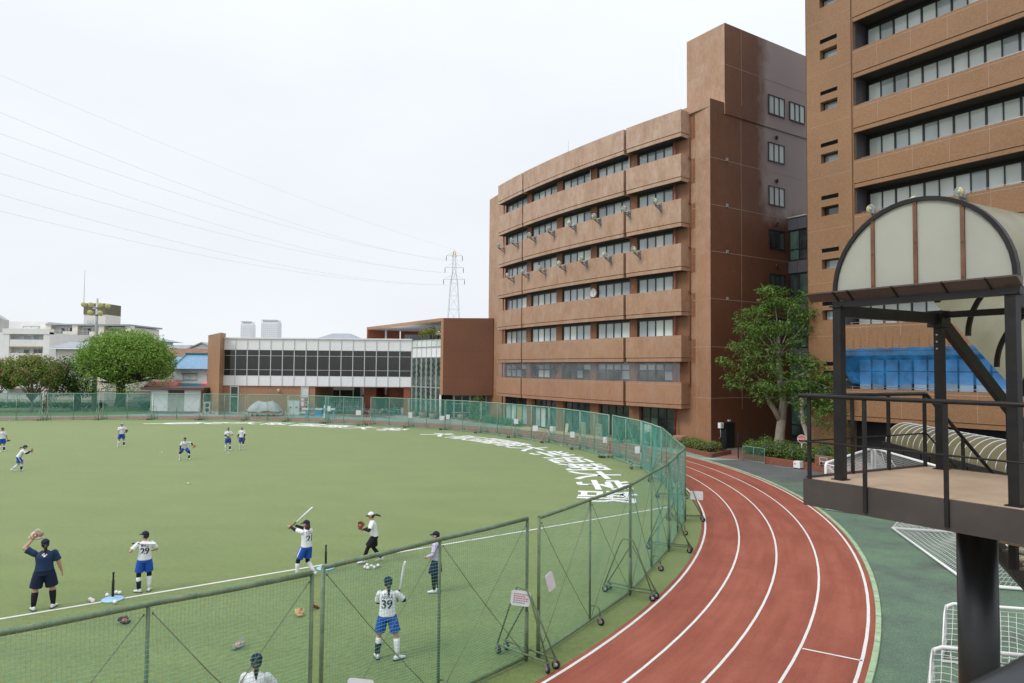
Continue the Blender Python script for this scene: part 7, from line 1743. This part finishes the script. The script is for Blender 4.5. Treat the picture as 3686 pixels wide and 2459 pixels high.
    for i in (0, 1):
        if legging: q = MB(); q.tube([hip[i].lerp(kn[i], .5), kn[i], kn[i].lerp(an[i], .3), an[i] + Vector((0, 0, .0))], [.074 * B, .062 * B, .061 * B, .044], 14); obj('legging', q, M[legging], root, loc=(0, 0, 0))
        else:
            if knees[i]: q = MB(); q.tube([hip[i].lerp(kn[i], .6), kn[i] - (kn[i] - hip[i]) * .03, kn[i] + (an[i] - kn[i]) * .03, kn[i].lerp(an[i], .28)], [.066 * B, .062 * B, .062 * B, .058 * B], 14); obj('knee_sleeve', q, M[knees[i]], root, loc=(0, 0, 0))
            if legs[i]: q = MB(); q.tube([kn[i].lerp(an[i], .14), kn[i].lerp(an[i], .32), kn[i].lerp(an[i], .7), an[i]], [.060 * B, .063 * B, .052 * B, .045], 14); obj('sock', q, M[legs[i]], root, loc=(0, 0, 0))
            if band[i]: q = MB(); q.tube([kn[i].lerp(an[i], .42), kn[i].lerp(an[i], .6), kn[i].lerp(an[i], .95)], [.066 * B, .060 * B, .052], 14); obj('shin_guard', q, M[band[i]], root, loc=(0, 0, 0))
        t = Vector((toe[i][0], toe[i][1], 0)).normalized(); a = an[i]; u = Vector((-t.y, t.x, 0)); tilt = Vector((0, 0, -.35 * min(1, ftz[i] / .1)))
        q = MB(); loft(q, [(a - t * .075 - Vector((0, 0, .035)), .022, .03, u, Vector((0, 0, 1))), (a - t * .05 - Vector((0, 0, .035)), .038, .052, u, Vector((0, 0, 1))), (a + t * .02 - Vector((0, 0, .035)), .042, .052, u, Vector((0, 0, 1))), (a + t * .10 - Vector((0, 0, .052)) + tilt * .1, .045, .034, u, Vector((0, 0, 1))), (a + t * .16 - Vector((0, 0, .058)) + tilt * .16, .034, .026, u, Vector((0, 0, 1))), (a + t * .185 - Vector((0, 0, .06)) + tilt * .18, .015, .015, u, Vector((0, 0, 1)))], 14)
        so2 = obj('shoe', q, M['shoe'], root, loc=(0, 0, 0)); q = MB(); q.obox(a - Vector((0, 0, .085)), t, u, Vector((0, 0, 1)), -.085, .15, -.036, .036, 0, .012)
        if ftz[i] < .02: obj('sole', q, M['letter'], so2, loc=(0, 0, 0))
    # cap and hair
    mb = MB(); b0 = 0; rows = 7
    for j in range(rows + 1):
        t = (pi / 2) * j / rows
        for k in range(18): a = 2 * pi * k / 18; mb.v.append(tuple(hd + hu * .022 + HM @ Vector((.089 * cos(a) * cos(t), .104 * sin(a) * cos(t), .094 * sin(t)))))
    for j in range(rows):
        for k in range(18): mb.face((j * 18 + k, j * 18 + (k + 1) % 18, (j + 1) * 18 + (k + 1) % 18, (j + 1) * 18 + k), True)
    mb.face([k for k in range(17, -1, -1)]); mb.ball(hd + hu * .118, (.010, .010, .006), 6, 4, HM)
    co = obj('cap', mb, M[cap], root, loc=(0, 0, 0))
    mb = MB(); n = 9
    for z in (0, .008):
        for k in range(n): a = pi * (.14 + .72 * k / (n - 1)); mb.v.append(tuple(hd + HM @ Vector((.086 * cos(a), .098 * sin(a), .026 + z)))); mb.v.append(tuple(hd + HM @ Vector((.074 * cos(a), .100 + .072 * sin(a), .010 + z - .012 * abs(cos(a)) ** 2))))
    for z in (0, 1):
        o_ = z * 2 * n
        for k in range(n - 1): f = (o_ + 2 * k, o_ + 2 * k + 1, o_ + 2 * k + 3, o_ + 2 * k + 2); mb.face(f if z else f[::-1], True)
    for k in range(n - 1): mb.face((2 * k + 1, 2 * n + 2 * k + 1, 2 * n + 2 * k + 3, 2 * k + 3))
    obj('brim', mb, M[visor or cap], co, loc=(0, 0, 0))
    if capfront: q = MB(); q.ball(hd + hf * .088 + hu * .072, (.05, .02, .032), 10, 7, HM); obj('cap_front', q, M[capfront], co, loc=(0, 0, 0))
    mb = MB(); mb.ball(hd - hf * .022 - hu * .012, (.083, .082, .088), 14, 10, HM)
    if hair == 'pony': tail = [hd - hf * .095 - hu * .02, hd - hf * .145 - hu * .05, hd - hf * .15 - hu * .14, hd - hf * .12 - hu * .24]; mb.tube(tail, [.022, .036, .032, .008], 10)
    elif hair == 'fly': tail = [hd - hf * .09 - hu * .01, hd - hf * .16 - hu * .01, hd - hf * .24 - hu * .05, hd - hf * .31 - hu * .10]; mb.tube(tail, [.022, .036, .03, .006], 10)
    elif hair == 'bob': mb.ball(hd - hf * .035 - hu * .085, (.092, .080, .125), 14, 10, HM)
    elif hair == 'short': pass
    hm = remesh(mb, .010 if near else .014, 1, 'hair'); hm.materials.append(M[hairm]); obj('hair', hm, None, root, loc=(0, 0, 0))
    bv = BVHTree.FromPolygons([v.co for v in st.vertices], [p.vertices[:] for p in st.polygons])
    def onto(me, zc, sgn, mt, name, xo=0.0):
        me.materials.clear(); me.materials.append(M[mt]); c = pel + upv * zc
        for v in me.vertices:
            p = c + rt * (v.co.x + xo) * (1 if sgn < 0 else -1) + upv * v.co.y; hit = bv.ray_cast(p + fw * sgn * .5, fw * -sgn)[0]
            v.co = (hit if hit else p + fw * sgn * .12) + fw * sgn * .005
        obj(name, me, None, root, loc=(0, 0, 0))
    if back and back != 'paw':
        nm, num = back; a = fit_text(nm, .20 if len(nm) < 5 else .235, .088, .012)
        for v in a.vertices: v.co.y += .018 - 1.4 * v.co.x ** 2
        onto(a, .375, -1, 'letter', 'name_print'); onto(fit_text(num, .22, .185, .03), .235, -1, 'letter', 'number_print')
    if back == 'paw':
        mb = MB()
        def disc(cx, cz, r): b = len(mb.v); mb.v += [(cx + r * cos(2 * pi * k / 12), cz + r * sin(2 * pi * k / 12), 0) for k in range(12)]; mb.face([b + k for k in range(12)])
        disc(0, -.012, .026)
        for k in range(5): a = radians(20 + 35 * k); disc(.044 * cos(a), -.008 + .044 * sin(a), .0135)
        onto(mb.mesh('p', []), .39, -1, 'jersey', 'paw_print')
    if front:
        mb = MB()
        for k in range(8): x0 = -.085 + .0215 * k; hgt = .030 if k in (0, 5) else .022; b = len(mb.v); mb.v += [(x0, -.012, 0), (x0 + .017, -.012, 0), (x0 + .021, -.012 + hgt, 0), (x0 + .004, -.012 + hgt, 0)]; mb.face((b, b + 1, b + 2, b + 3))
        onto(mb.mesh('p', []), .30, 1, 'letter', 'chest_print')
    R = Matrix.Translation((x, y, .004)) @ Matrix.Rotation(rz, 4, 'Z') @ Matrix.Scale(s, 4)
    return R, wri, el

# gloves, bats, balls, batting tees
def glove_mesh():
    mb = MB(); mb.ball((0, 0, .02), (.085, .095, .045), 14, 9)
    for k, (x, l, a) in enumerate(((-.056, .085, .12), (-.020, .10, .04), (.020, .10, -.03), (.054, .085, -.12))): d = V(-sin(a), cos(a), .55).normalized(); p = V(x, .05, .025); capsule(mb, p, p + d * l, .026, .022, 8)
    capsule(mb, (.075, -.02, .03), (.135, .075, .065), .03, .024, 8); capsule(mb, (.11, .07, .05), (.07, .12, .06), .018, .016, 6); capsule(mb, (-.03, -.09, .02), (.05, -.09, .02), .03, .03, 8)
    return remesh(mb, .008, 2, 'leather')
GLV = glove_mesh()
def lace_mesh():
    mb = MB()
    for k in range(4): y = .055 + .025 * k; mb.tube([(.035, y, .06 + .004 * k), (.065, y + .012, .085), (.10, y - .005, .075)], .006, 5)
    mb.tube([(-.07, -.06, .05), (0, -.075, .07), (.07, -.06, .06)], .006, 5); mb.lathe([(.05, .0), (.045, .012), (.001, .004)], (.0, .01, .055), 14); return mb.mesh('lacing', [])
LAC = lace_mesh()
def leather(name, c): M[name] = paint(name, c, .5, .2, 12)
leather('lea_brown', (.16, .055, .026)); leather('lea_tan', (.50, .33, .15)); leather('lea_cream', (.58, .52, .42)); leather('lea_black', (.02, .022, .028)); leather('lea_grey', (.16, .17, .18)); leather('lea_red', (.48, .12, .07))
def glove(p, rot, c1, c2, label, size=1.0, group='softball gloves'):
    r = empty('glove', p, label, 'glove', group); r.rotation_euler = rot; r.scale = (size,) * 3
    a = GLV.copy(); a.materials.clear(); a.materials.append(M[c1]); obj('leather', a, None, r, loc=(0, 0, 0)); b = LAC.copy(); b.materials.clear(); b.materials.append(M[c2]); obj('lacing', b, None, r, loc=(0, 0, 0)); return r
def at_hand(R, w, off=(0, 0, 0)): return R @ (Vector(w) + Vector(off))
def bat(a, b_, label):
    a, b_ = Vector(a), Vector(b_); d = (b_ - a).normalized(); L = (b_ - a).length; r = empty('bat', a, label, 'bat', 'softball bats')
    mb = MB(); mb.lathe([(.0125, .0), (.013, L * .3), (.018, L * .48), (.028, L * .66), (.029, L * .93), (.024, L * .985), (.01, L)], a, 14, d); obj('barrel', mb, M['white'], r)
    mb = MB(); mb.lathe([(.022, -.01), (.022, .004), (.015, .01), (.0155, L * .3)], a, 12, d); obj('grip', mb, M['black'], r); return r
def away(x, y, a=0.0): v = V(x, y, 0).normalized(); return (v.x * cos(a) - v.y * sin(a), v.x * sin(a) + v.y * cos(a))
def toward(x, y, a=0.0): return away(-x, -y, a)
FD = 'players fielding on the turf'
# --- far fielders
R, w, e = person('player at the left edge in white jersey and blue shorts, dark glove hanging low', -35.05, 47.27, toward(-35, 47.3, .25), 1.6, False, wr=((-.30, .05, .74), (.27, .02, .78)), ft=((-.12, 0, 0), (.12, .02, 0)), cap='navy', capfront='cap_grey', skin='skin_tan', band=('navy', None), front=True, group=FD, hair='pony')
glove(at_hand(R, w[0], (-.02, .03, -.09)), (2.6, .3, 2.2), 'lea_black', 'lea_grey', 'dark glove held low by the player at the left edge', .9)
R, w, e = person('player leaning into a throw in profile, ponytail flying behind, tan glove at the chest', -27.66, 38.69, (.93, .42), 1.56, False, pel=(0, -.06, .82), lean=(0, .52), wr=((-.10, .48, 1.12), (.06, .48, 1.14)), ep=((-.6, -.2, -.8), (.6, -.2, -.8)), ft=((.08, -.34, 0), (-.06, .06, 0)), ftz=(.06, 0), toe=((0, 1), (.1, 1)), cap='navy', capfront='cap_grey', hair='fly', hairm='hair_br', band=(None, 'navy'), sleeves=('navy', 'navy'), group=FD, hdir=(-.1, 1, -.05), front=True)
glove(at_hand(R, w[0], (.05, .10, .02)), (1.3, 0, -.3), 'lea_tan', 'lea_black', 'tan glove held at the chest of the player throwing in profile', .9)
R, w, e = person('tall player facing the camera with a brown glove raised at waist height on the right', -28.8, 50.7, toward(-28.8, 50.7, .1), 1.70, False, wr=((-.22, .22, 1.04), (.20, .22, .84)), ep=((-.8, -.3, -.5), (.8, -.5, -.2)), ft=((-.17, 0, 0), (.18, .0, 0)), toe=((-.3, 1), (.3, 1)), cap='cap_grey', capfront='capw', skin='skin_tan', band=('navy', None), front=True, group=FD, hair='short', sleeves=('navy', None))
glove(at_hand(R, w[0], (-.03, .10, .03)), (1.2, 0, .3), 'lea_brown', 'lea_black', 'brown glove at the waist of the tall player facing the camera', .9)
R, w, e = person('player crouching ready and looking up, knees bent in dark knee sleeves', -20.91, 43.98, toward(-20.9, 44, .05), 1.60, False, pel=(0, -.14, .72), lean=(0, .38), wr=((-.44, .22, .86), (.30, .16, .52)), ep=((-1, -.2, 0), (1, -.3, 0)), ft=((-.26, 0, 0), (.25, .02, 0)), toe=((-.4, 1), (.4, 1)), cap='navy', knees=('blackc', 'blackc'), band=('navy', None), sleeves=('navy', 'blackc'), front=True, group=FD, hair='short', hdir=(0, 1, .28))
glove(at_hand(R, w[0], (-.05, .05, -.03)), (1.0, .5, .9), 'lea_tan', 'lea_black', 'tan glove held out by the crouching player', .9)
R, w, e = person('player standing with a grey glove pressed to the belly, left one of the far pair', -20.2, 48.95, toward(-20.2, 49, .2), 1.6, False, wr=((-.12, .22, 1.12), (.04, .24, 1.0)), ep=((-.8, -.1, -.6), (.8, -.1, -.5)), ft=((-.14, .04, 0), (.15, 0, 0)), toe=((-.2, 1), (.4, 1)), cap='cap_grey', capfront='navy', skin='skin_tan', band=('navy', None), sleeves=(None, 'navy'), front=True, group=FD, hair='short')
glove(at_hand(R, w[1], (.02, .06, -.08)), (1.4, .2, 0), 'lea_grey', 'lea_black', 'grey glove pressed to the belly of the left player of the far pair', .9)
R, w, e = person('player standing with a brown glove before the thigh, right one of the far pair', -19.48, 49.62, toward(-19.5, 49.6, -.05), 1.6, False, wr=((-.15, .16, .86), (.26, .02, .84)), ep=((-.8, -.5, -.2), (.6, -.8, -.2)), ft=((-.11, 0, 0), (.11, .02, 0)), cap='cap_grey', skin='skin_tan', knees=('navy', None), sleeves=('navy', 'navy'), front=True, group=FD, hair='short')
glove(at_hand(R, w[0], (0, .06, -.09)), (1.9, .3, .2), 'lea_brown', 'lea_red', 'brown glove before the thigh of the right player of the far pair', .9)
# --- near group
R, w, e = person('coach in navy with a white paw print on the back, one arm raised', -11.45, 17.0, away(-11.45, 17, -.05), 1.66, True, bulk=1.16, wr=((-.27, .16, 1.62), (.36, .06, .80)), ep=((-1, -.1, .1), (.5, -.9, -.2)), ft=((-.19, 0, 0), (.20, .02, 0)), toe=((-.35, 1), (.5, 1)), top='navy_shirt', bottom='navy', cap='navy', hair='pony', legs=('blackc', 'blackc'), back='paw', flare=1.06, skin='skin', shorts_len=.86, hdir=(-.15, 1, .05), palms=((0, 1, 0), (-1, .2, 0)), curl=(.7, .5))
glove(at_hand(R, w[0], (.05, .03, .10)), (1.5, .9, .5), 'lea_cream', 'lea_red', 'pale catcher mitt on the raised hand of the coach', 1.15)
R, w, e = person('player with MAKO 29 on the back, a white bat resting across the shoulders', -9.71, 18.36, away(-9.7, 18.4, -.02), 1.55, True, wr=((-.25, .10, 1.26), (.10, .22, 1.05)), ep=((-1, -.1, -.9), (.9, .1, -.6)), ft=((-.12, 0, 0), (.13, .02, 0)), toe=((-.7, .7), (.2, 1)), cap='navy', hair='short', back=('MAKO', '29'), knees=('blackc', 'blackc'), band=('navy', None), hdir=(-.75, .7, .0), sleeves=(None, None), curl=(.9, .6))
a = at_hand(R, (-.30, .06, 1.33)); b_ = at_hand(R, (.16, -.30, 1.36)); bat(a, b_ + (b_ - a) * .25, 'white bat lying across the shoulders of the player with number 29')
R, w, e = person('batter with YUZUKI 21 on the back swinging, dark hair to the shoulders', -5.86, 19.80, away(-5.86, 19.8, .72), 1.58, True, pel=(.02, 0, .87), lean=(.05, .06), twist=.05, wr=((-.16, .52, 1.40), (-.06, .50, 1.44)), ep=((-.8, .1, -.7), (.9, .2, -.35)), ft=((-.20, .12, 0), (.14, -.22, 0)), ftz=(0, .06), toe=((-.6, .8), (-.35, .9)), cap='navy', hair='bob', hairm='hair_br', back=('YUZUKI', '21'), knees=('blackc', 'blackc'), sleeves=('blackc', 'blackc'), hdir=(-.35, .9, .0), curl=(1.1, 1.1), palms=((0, -.4, .9), (0, -.4, .9)))
hnd = (at_hand(R, w[0]) + at_hand(R, w[1])) / 2; bt = V(-5.42, 20.05, 2.24); dr_ = (bt - hnd).normalized(); bat(hnd - dr_ * .10 + V(-.03, .02, .0), hnd + dr_ * .78, 'white bat swung up to the right by the batter with number 21')
R, w, e = person('woman in a white cap and white shirt striding in profile, brown glove at the chest', -4.21, 21.23, (-.97, -.25), 1.56, True, pel=(0, -.02, .86), lean=(0, .16), wr=((-.14, .32, 1.10), (.10, .30, 1.04)), ep=((-.8, -.5, -.3), (.8, -.6, -.4)), ft=((-.06, .32, 0), (.08, -.26, 0)), ftz=(0, .05), toe=((-.1, 1), (.25, 1)), top='jersey', bottom='blackc', cap='capw', visor='navy', hair='fly', legging='blackc', sleeves=('blackc', 'blackc'), flare=1.15, shorts_len=.8)
glove(at_hand(R, w[0], (.02, .10, .10)), (1.3, .1, .2), 'lea_brown', 'lea_red', 'brown glove at the chest of the woman in the white cap', .9)
R, w, e = person('woman in a lilac shirt and dark culottes standing in profile behind the fence post', -1.98, 18.55, (-.985, .12), 1.57, True, wr=((-.15, .22, .98), (.17, .16, .92)), ep=((-.7, -.7, -.2), (.8, -.6, -.2)), ft=((-.08, .03, 0), (.09, -.05, 0)), toe=((-.1, 1), (.2, 1)), top='lilac', bottom='navy', cap='navy', hair='short', legging='blackc', sleeves=('long', 'long'), flare=1.4, shorts_len=.85)
R, w, e = person('player with ASUKA 39 on the back holding a white bat upright before the right shoulder', -2.52, 14.30, away(-2.5, 14.3, -.12), 1.63, True, pel=(.0, 0, .90), wr=((-.02, .26, 1.10), (.14, .24, 1.16)), ep=((-1, -.2, -.6), (1, -.1, -.6)), ft=((-.20, .04, 0), (.22, -.06, 0)), toe=((-.35, .9), (.8, .6)), cap='navy', hair='pony', back=('ASUKA', '39'), band=('navy', None), sleeves=('blackc', 'blackc'), hdir=(-.25, .95, 0), curl=(1.0, 1.0))
bat(at_hand(R, (.17, .25, 1.08)), at_hand(R, (.33, .10, 1.93)), 'white bat held upright by the player with number 39')
R, w, e = person('player at the bottom edge in a white jersey, only cap and ponytail and shoulders showing', -3.83, 10.52, away(-3.8, 10.5, -.3), 1.60, True, wr=((-.1, .28, 1.0), (.12, .28, 1.02)), ep=((-.9, -.2, -.5), (.9, -.2, -.5)), cap='navy', hair='pony', hdir=(-.3, .95, -.1), group=None)
glove((-5.08, 16.70, .05), (.25, .1, .6), 'lea_tan', 'lea_red', 'tan glove with red lacing lying palm up on the turf', .98)
glove((-4.84, 17.19, .06), (.5, -.2, 2.2), 'lea_brown', 'lea_tan', 'dark brown glove lying on the turf by the fence post', .98)
glove((-5.78, 14.76, .06), (.3, .3, -.6), 'lea_grey', 'lea_tan', 'grey and tan glove lying on the turf before the nearest fence', .98)
glove((-8.93, 16.09, .05), (.2, -.2, 1.4), 'lea_black', 'lea_red', 'dark glove lying on the turf at the far left by the touchline', .98)
M['ball'] = paint('softball_white', (.76, .76, .74), .5, .04, 20); M['seam'] = paint('ball_seam', (.5, .12, .1), .6, .1, 20)
BALL = MB().ball((0, 0, 0), .052, 14, 10).mesh('ball', M['ball'])
sm_ = MB(); sm_.tube([(.053 * cos(t) * cos(.5 * sin(2 * t)), .053 * sin(t) * cos(.5 * sin(2 * t)), .053 * sin(.5 * sin(2 * t))) for t in [2 * pi * k / 24 for k in range(25)]], .0022, 4, False); SEAM = sm_.mesh('seam', M['seam'])
BALLS = [(-4.33, 20.62, 'white ball of the heap, leftmost, by the striding woman', 1), (-4.22, 20.54, 'white ball of the heap, nearest one, second from the left', 1), (-4.31, 20.84, 'white ball of the heap, behind the leftmost one', 1), (-4.17, 20.76, 'white ball of the heap, highest one in the middle', 1), (-4.05, 20.62, 'white ball of the heap, second from the right', 1), (-3.97, 20.80, 'white ball of the heap, rightmost', 1),
         (-10.43, 17.94, 'white ball just left of the black tee stem', 2), (-10.32, 18.16, 'white ball touching the back of the tee foot, left one of two', 2), (-10.22, 18.13, 'white ball touching the back of the tee foot, right one of two', 2), (-9.93, 17.43, 'white ball in front of the blue tee foot', 2), (-10.66, 17.60, 'off white ball farther of the pair between coach and tee', 2), (-10.55, 17.52, 'white ball nearer of the pair between coach and tee', 2),
         (-16.35, 34.87, 'single white ball alone in the middle of the turf', 3), (-52.85, 72.2, 'white ball at the far fence near the left edge', 3), (3.9, 53.3, 'white ball at the foot of the far fence below the third pillar', 3), (-24.0, 47.2, 'white ball in the grass beyond the tall player', 3), (-19.3, 46.9, 'white ball in the grass behind the far pair', 3)]
for k, (x, y, lab, g) in enumerate(BALLS):
    r_ = empty('ball', (x, y, .052), lab, 'ball', {1: 'heap of balls by the striding woman', 2: 'balls round the batting tee', 3: 'stray balls on the turf'}[g]); r_.rotation_euler = (k * 1.3, k * .7, k)
    obj('cover', BALL, None, r_, loc=(0, 0, 0)); obj('seam', SEAM, None, r_, loc=(0, 0, 0))
M['tee_blue'] = paint('pale_blue_rubber', (.30, .52, .70), .5, .06, 4)
for x, y, lab in ((-10.17, 17.74, 'black batting tee on a pale blue foot right of the coach'), (-5.50, 20.62, 'black batting tee on a pale blue foot behind the fence post gap')):
    r_ = empty('batting_tee', (x, y, 0), lab, 'batting tee', 'batting tees'); mb = MB(); mb.lathe([(.26, .006), (.265, .02), (.24, .034), (.07, .045), (.05, .075), (.035, .085)], (x, y, 0), 28); obj('foot', mb, M['tee_blue'], r_)
    mb = MB(); mb.lathe([(.033, .08), (.033, .50), (.026, .51)], (x, y, 0), 12); obj('lower_tube', mb, M['black'], r_); mb = MB(); mb.lathe([(.022, .50), (.022, .66), (.028, .67), (.03, .70), (.022, .70)], (x, y, 0), 12); obj('upper_tube', mb, M['black'], r_)

# panels and shelves leaning before the ground floor glazing of the curved building
M['cream_wood'] = paint('cream_wood', (.58, .52, .38), .6, .08, 4)
for (t, w_, h_, lat, lab) in ((-145.05, .62, 1.15, True, 'cream lattice shelf right of the third ground floor pillar'), (-146.25, .5, 1.15, True, 'cream lattice shelf left of the third ground floor pillar'), (-147.65, .45, .85, False, 'plain cream panel leaning on the glass right of the second ground floor pillar'), (-141.95, .75, 1.5, False, 'tall whitish panel leaning on the glass near the right end of the ground floor')):
    p = arc(t, RW + .55); d_ = V(-sin(radians(t)), cos(radians(t)), 0); d_ = d_ if d_.x > 0 else -d_; n_ = (p - QC).normalized()
    r_ = empty('lattice_shelf' if lat else 'display_board', p, lab, 'shelf' if lat else 'board'); q = MB()
    if lat:
        for k in range(3): q.obox(p, d_, n_, UZ, -w_ / 2 + k * (w_ - .04) / 2, -w_ / 2 + k * (w_ - .04) / 2 + .04, -.12, .12, 0, h_)
        for k in range(4): q.obox(p, d_, n_, UZ, -w_ / 2 + .041, w_ / 2 - .041, -.11, .11, .02 + k * (h_ - .06) / 3, .05 + k * (h_ - .06) / 3)
        obj('frame', q, M['cream_wood'], r_)
    else: q.obox(p, d_, (n_ - UZ * .0), (UZ - n_ * .12).normalized(), -w_ / 2, w_ / 2, -.02, .02, 0, h_); obj('board', q, M['cream_wood'] if h_ < 1 else M['white'], r_)
